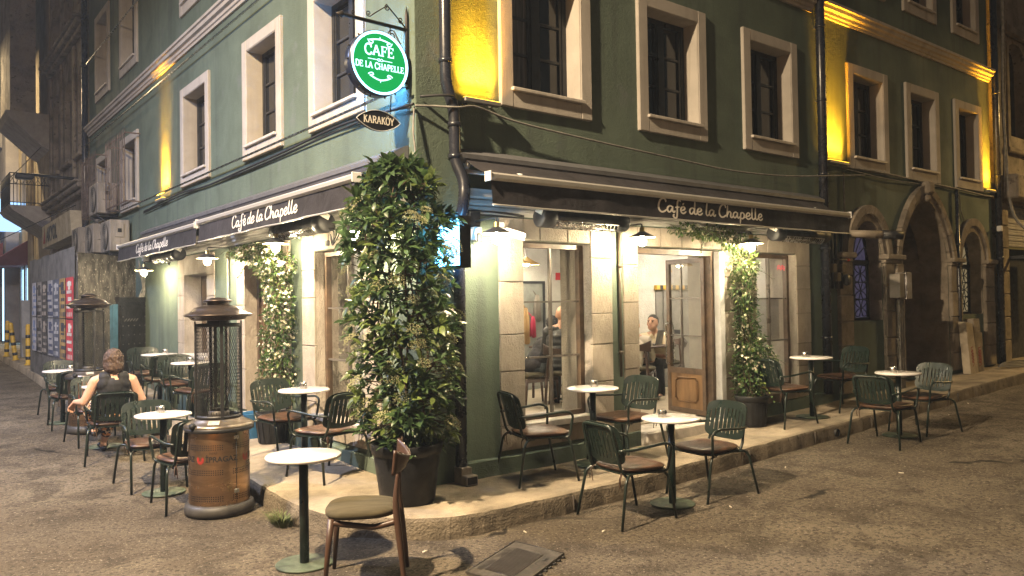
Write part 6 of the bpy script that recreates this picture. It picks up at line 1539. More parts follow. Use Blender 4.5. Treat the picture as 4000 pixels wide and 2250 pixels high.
# ------------------------------------------------------------------ people
def capsule(mb, a, b, ra, rb, n=14):
    a, b = Vector(a), Vector(b); d = b - a; L = max(d.length, 1e-5); q = Vector((0, 0, 1)).rotation_difference(d.normalized()).to_matrix(); prof = []
    for i in range(5): t = math.pi / 2 * i / 4; prof.append((max(1e-7, ra * math.sin(t)), -ra * math.cos(t)))
    for i in range(5): t = math.pi / 2 * i / 4; prof.append((max(1e-7, rb * math.cos(t)), L + rb * math.sin(t)))
    mb.lathe(prof, n, a, rot=q)
def ell(mb, c, r, rot=None, n=16):
    prof = [(max(1e-7, math.sin(math.pi * i / 10)), -math.cos(math.pi * i / 10)) for i in range(11)]; q = rot or Matrix.Identity(3)
    mb.lathe(prof, n, c, rot=q @ Matrix.Diagonal(r).to_3x3() if not isinstance(r, float) else q)
def melt(mb, name, m, parent, voxel, smooth=4, noise_amp=0., nfreq=30.):
    """union of closed blobs -> one continuous smooth surface"""
    me = bpy.data.meshes.new('tmp'); me.from_pydata(mb.v, [], mb.f); o = bpy.data.objects.new('tmp', me); COL.objects.link(o)
    b = bmesh.new(); b.from_mesh(me); bmesh.ops.remove_doubles(b, verts=b.verts, dist=1e-6); bmesh.ops.recalc_face_normals(b, faces=b.faces); b.to_mesh(me); b.free()
    r = o.modifiers.new('r', 'REMESH'); r.mode = 'VOXEL'; r.voxel_size = voxel
    if smooth: s = o.modifiers.new('s', 'SMOOTH'); s.factor = .5; s.iterations = smooth
    dg = bpy.context.evaluated_depsgraph_get(); nm = bpy.data.meshes.new_from_object(o.evaluated_get(dg)); bpy.data.objects.remove(o); bpy.data.meshes.remove(me)
    if noise_amp:
        from mathutils import noise as NZ
        nv = len(nm.vertices); co = [0.] * (nv * 3); no = [0.] * (nv * 3); nm.vertices.foreach_get('co', co); nm.vertices.foreach_get('normal', no)
        for i in range(nv):
            c_ = Vector(co[3 * i:3 * i + 3]); a_ = noise_amp * NZ.noise(c_ * nfreq) + noise_amp * .6 * NZ.noise(c_ * nfreq * 2.3)
            for j in range(3): co[3 * i + j] += no[3 * i + j] * a_
        nm.vertices.foreach_set('co', co); nm.update()
    nm.name = name; nm.materials.clear()
    nm.materials.append(m); nm.polygons.foreach_set('use_smooth', [True] * len(nm.polygons))
    ob = bpy.data.objects.new(name, nm); COL.objects.link(ob); ob.parent = parent
    return ob
def lerp(a, b, t): return Vector(a).lerp(Vector(b), t)
def person(label, loc, deg, J, top, pants, hairm, sleeve=1.0, leg_cut=1.0, vox=.011, hair='short', tank=False, shoe=None, skin=SKIN, female=False, glasses=False, vest=None, beard=False, look=0., tilt=0.):
    t = thing('person', loc, label, 'person', None, R(deg)); B = MB(); V = {k: Vector(v) for k, v in J.items()}
    hip, ch, nk, hd = V['hip'], V['chest'], V['neck'], V['head']
    HQ = Matrix.Rotation(R(look), 3, 'Z') @ Matrix.Rotation(R(tilt), 3, 'Y')
    spine = (ch - hip).normalized(); TQ = Vector((0, 0, 1)).rotation_difference(spine).to_matrix()
    hw = .135 if female else .125
    # torso
    ell(B, hip, (.12, .165 if female else .155, .12), TQ); ell(B, lerp(hip, ch, .5), (.105, .145, .17), TQ); ell(B, ch, (.115, .165 if not female else .155, .16), TQ)
    shl, shr = V['shL'], V['shR']; capsule(B, lerp(nk, shl, .35), shl, .06, .055); capsule(B, lerp(nk, shr, .35), shr, .06, .055)
    capsule(B, lerp(ch, nk, .7), lerp(nk, hd, .45), .058 if not female else .050, .05)
    # head with jaw, nose, ears
    ell(B, hd + HQ @ Vector((-.008, 0, .02)), (.098, .077, .10), HQ); ell(B, hd + HQ @ Vector((.028, 0, -.055)), (.065, .056, .062), HQ)
    capsule(B, hd + HQ @ Vector((.088, 0, .015)), hd + HQ @ Vector((.106, 0, -.022)), .011, .016); ell(B, hd + HQ @ Vector((.085, 0, -.058)), (.014, .024, .012), HQ)
    for s in (-1, 1): ell(B, hd + HQ @ Vector((-.005, s * .078, -.008)), (.02, .010, .032), HQ)
    for s, q in (('L', 1), ('R', -1)):
        sh, el_, wr = V['sh' + s], V['el' + s], V['wr' + s]; hdv = V['hand' + s] - wr
        af = 1.18 if female else 1.0; capsule(B, sh, el_, .050 * af, .040 * af); capsule(B, el_, wr, .040 * af, .026)
        f = hdv.normalized(); pn = V.get('palm' + s, Vector((0, 0, -1))); side = f.cross(pn).normalized(); pn = side.cross(f).normalized()
        for k in range(-1, 2): capsule(B, wr + side * (.012 * k), wr + f * .085 + side * (.022 * k), .016, .014)
        for k, (o, L) in enumerate(((-.033, .062), (-.011, .074), (.011, .070), (.033, .054))):
            a = wr + f * .088 + side * o; b = a + (f * .8 + pn * .35).normalized() * L * .55; c = b + (f * .35 + pn * .9).normalized() * L * .5
            capsule(B, a, b, .0095, .0088, 8); capsule(B, b, c, .0088, .0075, 8)
        a = wr + f * .03 - side * .032; b = a + (f * .6 - side * .75 + pn * .3).normalized() * .04; c = b + (f * .8 + pn * .5).normalized() * .032; capsule(B, a, b, .012, .0105, 8); capsule(B, b, c, .0105, .008, 8)
        hp, kn, an, toe = V['hip' + s], V['kn' + s], V['an' + s], V['toe' + s]
        capsule(B, hp, kn, .082, .056); capsule(B, kn, lerp(kn, an, .35), .056, .054); capsule(B, lerp(kn, an, .35), an, .054, .034); capsule(B, an + Vector((0, 0, -.02)), toe, .036, .028); capsule(B, an + (an - toe).normalized() * .03 + Vector((0, 0, -.035)), toe, .032, .025)
    body = melt(B, 'body', skin, t, vox, 3)
    # upper garment
    S = MB(); g = .012
    if tank:
        ell(S, hip + Vector((0, 0, .02)), (.12 + g, .165 + g, .12 + g), TQ); ell(S, lerp(hip, ch, .5), (.105 + g, .145 + g, .17 + g), TQ); ell(S, ch + TQ @ Vector((-.004, 0, -.005)), (.115 + g, .155 + g * .8, .158), TQ)
        capsule(S, ch + Vector((-.022, .085, .055)), ch + Vector((-.022, -.085, .055)), .088, .088)
        for s in (shl, shr): q_ = lerp(nk, s, .50); capsule(S, ch + Vector((-.05, s.y * .5, .06)), q_ + Vector((-.035, 0, -.01)), .064, .060); capsule(S, q_ + Vector((-.03, 0, .0)), q_ + Vector((.03, 0, .0)), .067, .067); capsule(S, q_ + Vector((.04, 0, -.01)), ch + Vector((.06, s.y * .5, .05)), .058, .055)
    else:
        ell(S, hip + Vector((0, 0, .0)), (.12 + g, .155 + g, .12 + g), TQ); ell(S, lerp(hip, ch, .5), (.105 + 2 * g, .145 + 2 * g, .17 + g), TQ); ell(S, ch, (.115 + g * 1.3, .165 + g * 1.3, .16 + g), TQ)
        for s in ('L', 'R'):
            sh, el_, wr = V['sh' + s], V['el' + s], V['wr' + s]; capsule(S, lerp(nk, sh, .30) + Vector((0, 0, -.012)), sh, .064, .068)
            if sleeve <= 1: capsule(S, sh, lerp(sh, el_, sleeve), .066, .060)
            else: capsule(S, sh, el_, .064, .054); capsule(S, el_, lerp(el_, wr, sleeve - 1), .054, .040)
    melt(S, 'top', top, body, vox, 3, .004, 14)
    if vest:
        S = MB(); ell(S, hip + Vector((0, 0, .04)), (.155, .195, .12), TQ); ell(S, lerp(hip, ch, .5), (.15, .195, .18), TQ); ell(S, ch, (.155, .21, .185), TQ)
        for k in range(6):
            c_ = lerp(hip, ch, -.1 + .26 * k); S.lathe([(max(1e-7, .148 + .012 * math.sin(math.pi * q / 6)), -.03 + .06 * q / 6) for q in range(7)], 20, c_, rot=TQ, sx=1, sy=1.28)
        melt(S, 'vest', vest, body, vox, 1)
    # trousers
    S = MB(); ell(S, hip + Vector((0, 0, -.03)), (.13, .168, .105), TQ)
    for s in ('L', 'R'):
        hp, kn, an = V['hip' + s], V['kn' + s], V['an' + s]; capsule(S, hp, kn, .092, .068); capsule(S, kn, lerp(kn, an, leg_cut * .5), .068, .066); capsule(S, lerp(kn, an, leg_cut * .5), lerp(kn, an, leg_cut), .066, .056)
    melt(S, 'trousers', pants, body, vox, 3, .005, 16)
    for s in ('L', 'R'):
        an, toe = V['an' + s], V['toe' + s]; S = MB(); f = (toe - an); f.z = 0; f.normalize()
        capsule(S, an - f * .045 + Vector((0, 0, -.055)), toe + f * .02 + Vector((0, 0, -.012)), .034, .034); capsule(S, an + Vector((0, 0, -.03)), toe, .036, .03) if not tank else capsule(S, lerp(an, toe, .45) + Vector((0, .03, 0)), lerp(an, toe, .45) + Vector((0, -.03, 0)), .03, .03)
        melt(S, 'shoe', shoe or BLACKPLASTIC, body, .008, 2)
    # hair
    H = MB(); base = hd + HQ @ Vector((-.012, 0, .03))
    if hair == 'short': ell(H, base + HQ @ Vector((-.012, 0, .012)), (.100, .083, .098), HQ)
    elif hair == 'curly': ell(H, base + HQ @ Vector((-.008, 0, .025)), (.112, .092, .098), HQ); ell(H, base + HQ @ Vector((.06, 0, .06)), (.05, .07, .04), HQ)
    elif hair == 'bob':
        ell(H, base + HQ @ Vector((-.018, 0, .012)), (.118, .104, .115), HQ); ell(H, base + HQ @ Vector((-.050, 0, -.070)), (.085, .100, .090), HQ)
        for s in (-1, 1): ell(H, base + HQ @ Vector((.01, s * .075, -.04)), (.05, .032, .075), HQ)
    if hair != 'bald':
        ho = melt(H, 'hair', hairm, body, .008, 2, .011 if hair != 'short' else .003, 42 if hair != 'bob' else 30)
        if hair in ('short', 'curly'):   # keep hair off the face
            me = ho.data; b = bmesh.new(); b.from_mesh(me); iq = HQ.inverted()
            kill = [v for v in b.verts if (lambda p: p.z < (-.035 if p.x < 0 else .055 + .25 * max(0, p.x - .03)) and p.x > -.07 or p.z < -.06)(iq @ (v.co - hd))]
            bmesh.ops.delete(b, geom=kill, context='VERTS'); b.to_mesh(me); b.free()
    # eyes, brows, mouth
    for s in (-1, 1):
        E_ = MB(); ell(E_, hd + HQ @ Vector((.082, s * .031, .006)), (.010, .013, .008), HQ, 10); E_.build('eye', mat('eye', (.03, .02, .015), .2), body)
        E_ = MB(); capsule(E_, hd + HQ @ Vector((.088, s * .017, .026)), hd + HQ @ Vector((.078, s * .048, .027)), .0055, .004, 8); e = E_.build('eyebrow', hairm if hairm else mat('brow', (.04, .03, .02), .8), body)
    E_ = MB(); capsule(E_, hd + HQ @ Vector((.094, -.02, -.056)), hd + HQ @ Vector((.094, .02, -.056)), .006, .006, 8); E_.build('mouth', mat('lips', (.36, .14, .11), .5), body)
    if glasses:
        E_ = MB()
        for s in (-1, 1): E_.tube([hd + HQ @ Vector((.10, s * .034 + .024 * math.cos(a), .004 + .019 * math.sin(a))) for a in [2 * math.pi * i / 14 for i in range(14)]], .0025, 5, closed=True); E_.tube([hd + HQ @ Vector((.10, s * .058, .01)), hd + HQ @ Vector((0, s * .085, .012))], .0025, 5)
        E_.tube([hd + HQ @ Vector((.10, -.01, .008)), hd + HQ @ Vector((.10, .01, .008))], .0025, 5); tag(E_.build('glasses', BLACKPLASTIC, body), label='thin dark glasses')
    return t, body
FLORAL = bpy.data.materials.new('floral_cloth'); FLORAL.use_nodes = True
_t = FLORAL.node_tree; _p = _t.nodes['Principled BSDF']; _tc = _t.nodes.new('ShaderNodeTexCoord'); _v = _t.nodes.new('ShaderNodeTexVoronoi'); _v.inputs['Scale'].default_value = 42
_r = _t.nodes.new('ShaderNodeValToRGB'); _r.color_ramp.interpolation = 'CONSTANT'; els = _r.color_ramp.elements
for pos, col in ((0, (.012, .012, .018, 1)), (.34, (.03, .045, .09, 1)), (.46, (.55, .44, .33, 1)), (.68, (.52, .22, .08, 1)), (.84, (.02, .02, .02, 1))):
    e = els.new(pos) if pos else els[0]; e.color = col
_n = _t.nodes.new('ShaderNodeSeparateColor'); _t.links.new(_tc.outputs['Object'], _v.inputs['Vector']); _t.links.new(_v.outputs['Color'], _n.inputs[0]); _t.links.new(_n.outputs[0], _r.inputs[0]); _t.links.new(_r.outputs[0], _p.inputs['Base Color']); _p.inputs['Roughness'].default_value = .85
GW = G(-1.58, 3.95)
person('seated woman with short brown hair, black tank top and floral trousers, back to us', (-1.58, 3.95, GW), 82, dict(
    hip=(-.07, 0, .545), chest=(-.125, .0, .79), neck=(-.12, 0, .955), head=(-.085, 0, 1.085), shL=(-.125, .18, .885), shR=(-.125, -.18, .885),
    elL=(-.09, .285, .665), wrL=(.08, .37, .655), handL=(.14, .40, .60), palmL=(-.2, -.1, -1), elR=(-.08, -.285, .66), wrR=(.15, -.28, .655), handR=(.25, -.26, .63),
    hipL=(-.03, .10, .535), knL=(.40, .25, .62), anL=(.56, .16, .28), toeL=(.68, .14, .22), hipR=(-.03, -.10, .525), knR=(.42, -.03, .54), anR=(.55, .07, .105), toeR=(.71, .08, .045)),
    mat('black_jersey', (.012, .012, .014), .8, var=.3), FLORAL, mat('brown_grey_hair', (.075, .046, .032), .7, var=.5, vs=60, stretch=(1, 1, .35)), vox=.0075, hair='bob', tank=True, leg_cut=.72, female=True, shoe=BLACKPLASTIC)
SKIN2 = mat('olive_skin', (.46, .27, .18), .55, var=.1, vs=12)
def sit(lean=0, arm='lap', knee=.44, foot=.40):
    a = R(lean); hip = Vector((-.05, 0, .56)); u = Vector((math.sin(a), 0, math.cos(a)))
    ch = hip + u * .30; nk = hip + u * .50; hd = nk + Vector((math.sin(a * .5), 0, math.cos(a * .5))) * .16 + Vector((.03, 0, 0))
    J = dict(hip=hip, chest=ch, neck=nk, head=hd, shL=nk + Vector((0, .19, -.06)), shR=nk + Vector((0, -.19, -.06)))
    for s, q in (('L', 1), ('R', -1)):
        J['hip' + s] = (0, q * .10, .54); J['kn' + s] = (knee, q * .14, .53); J['an' + s] = (foot, q * .13, .09); J['toe' + s] = (foot + .17, q * .15, .045)
        sh = J['sh' + s]; J['el' + s] = sh + Vector((.10, q * .05, -.27)); J['wr' + s] = Vector((knee - .08, q * .06, .64)); J['hand' + s] = Vector((knee + .02, q * .03, .62)); J['palm' + s] = (0, -q, -.6)
    return J
person('young man in a black sweater bending forward on a stool inside the cafe', (3.33, 2.44, FZ - .05), 0, sit(40, knee=.46, foot=.42), mat('black_sweater', (.020, .019, .022), .9, var=.3, bump=.2, bs=50), mat('dark_jeans', (.055, .068, .075), .85, var=.3, vs=14), mat('black_curls', (.012, .010, .009), .6), 1.85, hair='curly', skin=SKIN2, glasses=True, look=8)
person('bald man in a dark quilted vest sitting with his back to the window', (3.44, 2.02, FZ - .01), 42, sit(8), mat('charcoal_quilt', (.030, .031, .030), .6, var=.3, vs=8), mat('dark_jeans', (.055, .068, .075), .85), mat('brow', (.04, .03, .02), .8), .9, hair='bald', skin=mat('tanned_skin', (.48, .26, .16), .5, var=.1), vest=mat('charcoal_quilt', (.030, .031, .030), .6, var=.3, vs=8))
person('man with short dark hair in a cream t-shirt sitting behind the laptop', (5.54, 2.10, FZ - .06), 196, sit(38, knee=.44, foot=.36), mat('cream_cotton', (.62, .53, .36), .9, var=.08), mat('black_trousers', (.014, .014, .016), .85), mat('dark_cropped_hair', (.022, .018, .015), .7), .85, hair='short', skin=SKIN2, look=6, tilt=-14)
person('man in a pale t-shirt seen from behind at the left edge of the entrance', (4.45, 1.72, FZ - .13), 32, sit(25), mat('pale_cotton', (.52, .46, .38), .9, var=.08), mat('black_trousers', (.014, .014, .016), .85), mat('brown_hair', (.07, .035, .02), .7), .85, hair='short', skin=SKIN2)
# ------------------------------------------------------------------ left street beyond the cafe
# corrugated hoarding with posters
t = thing('hoarding', (-.8, 9.5, G(-1.2, 10) + .15), 'corrugated metal hoarding with a grimy dark end board on the left street', 'hoarding')
CORR = mat('galvanised_sheet', (.22, .215, .21), .45, metal=.55, var=.3, vs=3, spot=(.22, .2, .19), spots=8, spotw=.62)
def corr_sheet(y0, y1, x, za, zb, m, nm, parent):
    mb = MB(); n = int((y1 - y0) / .022); vs = []
    for i in range(n + 1):
        y = y0 + (y1 - y0) * i / n; dx = .011 * math.sin(2 * math.pi * (y - y0) / .14)
        vs += [(x + dx, y, za(y) if callable(za) else za), (x + dx, y, zb(y) if callable(zb) else zb)]
    mb.add(vs, [(2 * i, 2 * i + 1, 2 * i + 3, 2 * i + 2) for i in range(n)], 0, True); return mb.build(nm, m, parent)
hg = lambda y: G(-1.25, y) + .13
for k in range(6):
    y0 = 8.18 + k * .82; corr_sheet(y0, y0 + .835, -1.25 - .004 * (k % 2), hg, 1.30, CORR, 'corrugated_sheet', t); corr_sheet(y0, y0 + .835, -1.256 - .004 * (k % 2), 1.24, 2.74 + .02 * math.sin(k * 3), CORR, 'corrugated_sheet', t)
# posters wheat-pasted on the sheets
PC = [((.42, .05, .06), (.55, .5, .45)), ((.30, .20, .08), (.05, .05, .06)), ((.09, .10, .13), (.36, .36, .37)), ((.30, .30, .31), (.07, .08, .13)), ((.07, .065, .06), (.32, .28, .24)), ((.26, .24, .22), (.06, .055, .05)), ((.42, .42, .45), (.2, .25, .4))]
def poster(y0, y1, z0, z1, ca, cb, seed, k):
    rnd = random.Random(seed); x = -1.272
    p = thing('poster', (x, (y0 + y1) / 2, z0), ('%s poster pasted on the hoarding, number %d from the near end, %s row') % (k[0], k[1], k[2]), 'poster', 'posters on the hoarding')
    n = 16; mb = MB(); vs = []
    for i in range(n + 1):
        y = y0 + (y1 - y0) * i / n; dx = .009 * math.sin(2 * math.pi * (y - 8.18) / .14); vs += [(x - .006 + dx, y, z0), (x - .006 + dx, y, z1)]
    mb.add(vs, [(2 * i, 2 * i + 1, 2 * i + 3, 2 * i + 2) for i in range(n)], 0, True); mb.build('sheet', mat('poster_%02d' % int(ca[0] * 99 + ca[1] * 9), ca, .8, var=.35, vs=5), p)
    def strip(a, b, c, d, m, nm):
        mb = MB(); vs = []
        for i in range(9):
            y = a + (b - a) * i / 8; dx = .009 * math.sin(2 * math.pi * (y - 8.18) / .14); vs += [(x - .009 + dx, y, c), (x - .009 + dx, y, d)]
        mb.add(vs, [(2 * i, 2 * i + 1, 2 * i + 3, 2 * i + 2) for i in range(8)], 0, True); mb.build(nm, m, p)
    m2 = mat('poster_print_%02d' % int(cb[0] * 99), cb, .8, var=.3, vs=9); w = y1 - y0
    strip(y0 + .06 * w, y1 - .06 * w, z0 + .03, z0 + .10, m2, 'print_band')
    for j in range(4): strip(y0 + rnd.uniform(.08, .25) * w, y1 - rnd.uniform(.08, .3) * w, z0 + .16 + j * .12, z0 + .16 + j * .12 + rnd.uniform(.03, .07), m2, 'print_line')
    strip(y0 + .3 * w, y1 - .3 * w, z1 - .2, z1 - .06, m2, 'print_figure')
names = ['red', 'black and ochre', 'navy', 'navy and white', 'black', 'dark', 'pale']
for row, (za, zb) in enumerate(((.92, 1.58), (1.60, 2.26))):
    for k in range(7):
        y0 = 8.22 + k * .64; poster(y0, y0 + .60, za + .004 * k, zb + .004 * k, *PC[k], seed=row * 10 + k, k=(names[k], k + 1, 'lower' if row == 0 else 'upper'))
# grimy end board, riveted iron door and blue post closing the near end
a, b = Vector((-1.24, 8.16)), Vector((-.02, 9.24)); dirv = (b - a).normalized(); nv = Vector((dirv.y, -dirv.x))
def EP(u, z, d): p = a + dirv * u + nv * d; return (p.x, p.y, z)
def ebox(mb, u0, u1, z0, z1, d0, d1):
    vs = [EP(u, z, d) for z in (z0, z1) for d in (d0, d1) for u in (u0, u1)]; mb.add(vs, [(0, 2, 3, 1), (4, 5, 7, 6), (0, 1, 5, 4), (2, 6, 7, 3), (0, 4, 6, 2), (1, 3, 7, 5)])
Wb = (b - a).length
GRIME = mat('torn_paper_grime', (.050, .046, .042), .9, var=.6, vs=6, spot=(.26, .24, .22), spots=26, spotw=.60, stretch=(1.6, 1.6, .7), bump=.4, bs=30)
mb = MB(); ebox(mb, 0, Wb * .86, .4, 2.64, 0, .03); mb.build('end_board', GRIME, t)
t = thing('iron_door', (-.5, 8.8, .35), 'black riveted iron door leaf leaning at the end of the left front', 'door'); g0 = G(-.5, 8.8) + PL
mb = MB(); ebox(mb, Wb * .53, Wb - .02, g0, 1.90, .04, .09); mb.build('plate', RIVET, t)
mb = MB(); ebox(mb, Wb * .53, Wb - .02, 1.86, 1.94, .03, .115); ebox(mb, Wb * .55, Wb - .04, 1.76, 1.80, .09, .11); mb.build('top_rail', RIVET, t)
mb = MB(); ebox(mb, Wb * .55, Wb * .57, g0 + .05, 1.75, .09, .11); ebox(mb, Wb - .06, Wb - .04, g0 + .05, 1.75, .09, .11); mb.build('edge_strip', RIVET, t)
mb = MB()
for c in range(5):
    for r_ in range(9):
        if r_ > 6 and 0 < c < 4: continue
        u = Wb * .60 + (Wb * .36) * c / 4; z = g0 + .12 + r_ * .155; mb.lathe([(0, 0), (.011, 0), (.009, .006), (0, .009)], 8, EP(u, z, .09), rot=Vector((0, 0, 1)).rotation_difference(Vector((nv.x, nv.y, 0))).to_matrix())
tag(mb.build('rivet', mat('rivet_head', (.12, .12, .12), .4, metal=.5), t), kind='stuff')
for c in range(5):
    mb = MB(); q = Matrix.Rotation(math.atan2(dirv.y, dirv.x), 3, 'Z') @ Matrix.Rotation(R(-35), 3, 'Y'); mb.obox(EP(Wb * .64 + .075 * c, 1.55, .095), (.07, .012, .014), q); mb.build('louvre', mat('rivet_head', (.12, .12, .12), .4), t)
mb = MB(); ebox(mb, Wb * .45, Wb * .525, g0, 1.82, .02, .09); mb.build('blue_post', mat('blue_paint', (.05, .12, .19), .5, var=.3), label='blue painted steel post beside the riveted iron door', cat='post', origin=EP(Wb * .48, g0, .05))
mb = MB(); rnd = random.Random(3)
for k in range(9): mb.tube(spline([EP(Wb * .88, 2.6 - rnd.random() * .2, .06), EP(Wb * (.92 + rnd.random() * .06), 2.3 - rnd.random() * .3, .1), EP(Wb * .9, 2.0 - rnd.random() * .2, .06), EP(Wb * (.9 + rnd.random() * .08), 1.9, .08)], 4), .008, 5)
mb.build('cable_tangle', CABLE, label='tangle of old cables above the riveted iron door', cat='cable', origin=EP(Wb * .9, 2, .05))
# air conditioners
def aircon(y, z, label, w=.80, h=.58, dp=.34, x=-.05):
    t = thing('air_conditioner', (x, y + w / 2, z), label, 'air conditioner', 'air conditioners on the left front')
    ACM = mat('yellowed_ac_case', (.27, .24, .20), .6, var=.3, vs=4, stretch=(2, 2, .4))
    mb = MB(); mb.cbox(x - dp, y, z, x, y + w, z + h, .015); mb.build('case', ACM, t)
    mb = MB(); mb.lathe([(0, 0), (h * .40, 0), (h * .42, .01)], 28, (x - dp - .012, y + w * .42, z + h * .5), rot=Matrix.Rotation(R(-90), 3, 'Y')); f = mb.build('fan_opening', mat('dark_fan', (.05, .05, .05), .6), t)
    mb = MB()
    for k in range(1, 7): mb.tube([(x - dp - .022, y + w * .42 + h * .42 * k / 6.5 * math.cos(q), z + h * .5 + h * .42 * k / 6.5 * math.sin(q)) for q in [2 * math.pi * i / 24 for i in range(24)]], .003, 4, closed=True)
    tag(mb.build('fan_guard', ACM, f), kind='stuff')
    mb = MB(); mb.cbox(x - dp * .75, y - .02, z + h * .45, x - dp * .3, y - .001, z + h * .9, .006); mb.build('service_cover', ACM, t)
    mb = MB(); mb.cbox(x - dp * .62, y - .03, z + h * .60, x - dp * .42, y - .021, z + h * .72, .002); mb.build('badge', BLACKPLASTIC, t)
    for q in (.15, .85): mb = MB(); mb.box(x - dp, y + w * q - .02, z - .05, 0, y + w * q + .02, z - .01); mb.tube([(x - dp + .03, y + w * q, z - .05), (0, y + w * q, z - .3)], .012, 6); mb.build('bracket', BLACKMETAL, t)
aircon(10.0, 2.80, 'grubby air conditioner nearest the cafe, above the dark end board')
aircon(11.5, 2.86, 'grubby air conditioner in the middle of the lower row over the hoarding')
aircon(13.0, 2.92, 'grubby air conditioner at the far end of the lower row over the hoarding')
aircon(11.05, 3.60, 'air conditioner mounted highest, below the barred windows', .82, .60)
# window grilles
def grille(y0, y1, z0, z1, label):
    t = thing('window_grille', (-.2, (y0 + y1) / 2, z0), label, 'grille', 'wrought iron grilles on the left front')
    GM = mat('rusty_grille', (.16, .12, .10), .6, metal=.3, var=.3)
    for z in (z0, z1): mb = MB(); mb.box(-.25, y0, z - .015, -.235, y1, z + .015); mb.box(-.234, y0, z - .012, 0, y0 + .02, z + .012); mb.box(-.234, y1 - .02, z - .012, 0, y1, z + .012); mb.build('rail', GM, t)
    n = int((y1 - y0) / .13)
    for i in range(n + 1):
        y = y0 + .02 + (y1 - y0 - .04) * i / n; mb = MB(); mb.tube([(-.255, y, z0 - .12), (-.26, y, z0 + .1), (-.26, y, z1), (-.25, y, z1 + .10)], [.003, .008, .008, .002], 6)
        for q in (.3, .6): zz = z0 + (z1 - z0) * q; mb.tube([(-.262, y + .03 * math.cos(a), zz + .04 * math.sin(a)) for a in [2 * math.pi * k / 10 for k in range(10)]], .004, 4, closed=True)
        mb.build('bar', GM, t)
grille(9.40, 11.0, 3.66, 4.88, 'wrought iron window grille nearest the amber light on the left front')
grille(11.9, 13.4, 3.70, 4.88, 'wrought iron window grille farther along the left front')

# ------------------------------------------------------------------ old stone house
t = thing('stone_house', (0, 16.6, .4), 'sooty old stone house with tall arched windows down the left street', 'building')
SW = [(14.55, 15.30), (15.98, 17.08), (17.78, 18.84)]
mb = MB(); wall(mb, PLW, 14.06, 19.3, 0, 12, [dict(u0=a_, u1=b_, z0=5.42, z1=7.1, apex=7.5, mi=1) for a_, b_ in SW] + [dict(u0=a_, u1=b_, z0=9.0, z1=11.3, mi=1) for a_, b_ in SW] + [dict(u0=14.5, u1=18.9, z0=.5, z1=3.3, mi=1)], .3)
mb.build('wall', [DARKSTONE, DARKSTONE], t)
for (a_, b_) in SW:
    mb = MB(); w_ = b_ - a_
    for q0, q1 in ((a_, a_ + .06), (b_ - .06, b_), ((a_ + b_) / 2 - .035, (a_ + b_) / 2 + .035)): wbox(mb, PLW, q0, q1, 5.42, 7.1 if q0 != (a_ + b_) / 2 - .035 else 7.45, .12, .18)
    wbox(mb, PLW, a_ + .06, b_ - .06, 6.55, 6.62, .12, .18); w1 = mb.build('window', mat('weathered_frame', (.13, .115, .10), .7), t)
    mb = MB(); wbox(mb, PLW, a_ + .06, b_ - .06, 5.45, 7.5, .19, .2); mb.build('pane', DARKGLASS, w1)
    mb = MB(); wbox(mb, PLW, a_ - .08, b_ + .08, 5.30, 5.41, -.12, .1, c=.02); mb.build('sill', OLDSTONE, w1)
    mb = MB(); wbox(mb, PLW, a_ + .06, b_ - .06, 9.0, 11.3, .19, .2); mb.build('pane', DARKGLASS, w1)
for u0, u1, z in ((14.06, 19.3, 4.40), (14.06, 19.3, 8.15)):
    mb = MB(); wbox(mb, PLW, u0, u1, z, z + .10, -.14, .0, c=.02); wbox(mb, PLW, u0, u1, z + .102, z + .22, -.24, .0, c=.03); wbox(mb, PLW, u0, u1, z + .222, z + .28, -.30, 0, c=.02); mb.build('stone_band', DARKSTONE, t)
for u in (14.2, 15.6, 17.4, 19.05):
    mb = MB(); wbox(mb, PLW, u - .13, u + .13, 4.7, 8.1, -.06, .0, c=.02); mb.build('pilaster', DARKSTONE, t)
# brightly lit sliver behind the top light of the near window and the shop interior
t = thing('shop_sign', (-.3, 16, 3.4), 'cream shop signboard with black lettering and a red triangle over the hoarding', 'sign')
mb = MB(); mb.prism([(14.0, 3.40), (18.2, 3.36), (18.2, 3.94), (14.2, 3.98)], lambda u, v, d: (-.36 + d, u, v), 0, .36); bd = mb.build('board', mat('cream_signboard', (.40, .35, .25), .7, var=.2), t)
mb = MB(); plain_text(mb, 'AKYOL', lambda u, v, d: (-.366, 16.7 - u * 1.0, 3.50 + v), .50, 0, 'CENTER', .018)
mb.v = [(x_ - .03 * 0, y_, z_) for x_, y_, z_ in mb.v]; mb.build('lettering', BLACKMETAL, bd)
mb = MB(); mb.add([(-.366, 18.05, 3.47), (-.366, 17.65, 3.47), (-.366, 17.78, 3.86)], [(0, 1, 2)]); mb.build('emblem', mat('dark_red', (.25, .04, .03), .6), bd)
# wall lantern arm
t = thing('wall_bracket_lamp', (0, 15.2, 4.9), 'unlit bracket lamp on the stone house wall', 'lamp')
mb = MB(); mb.tube([(0, 15.3, 4.85), (-.9, 15.6, 4.92)], .035, 8); mb.build('arm', BLACKMETAL, t)
mb = MB(); mb.cbox(-1.25, 15.5, 4.80, -.88, 15.72, 4.92, .03); mb.build('head', BLACKMETAL, t)

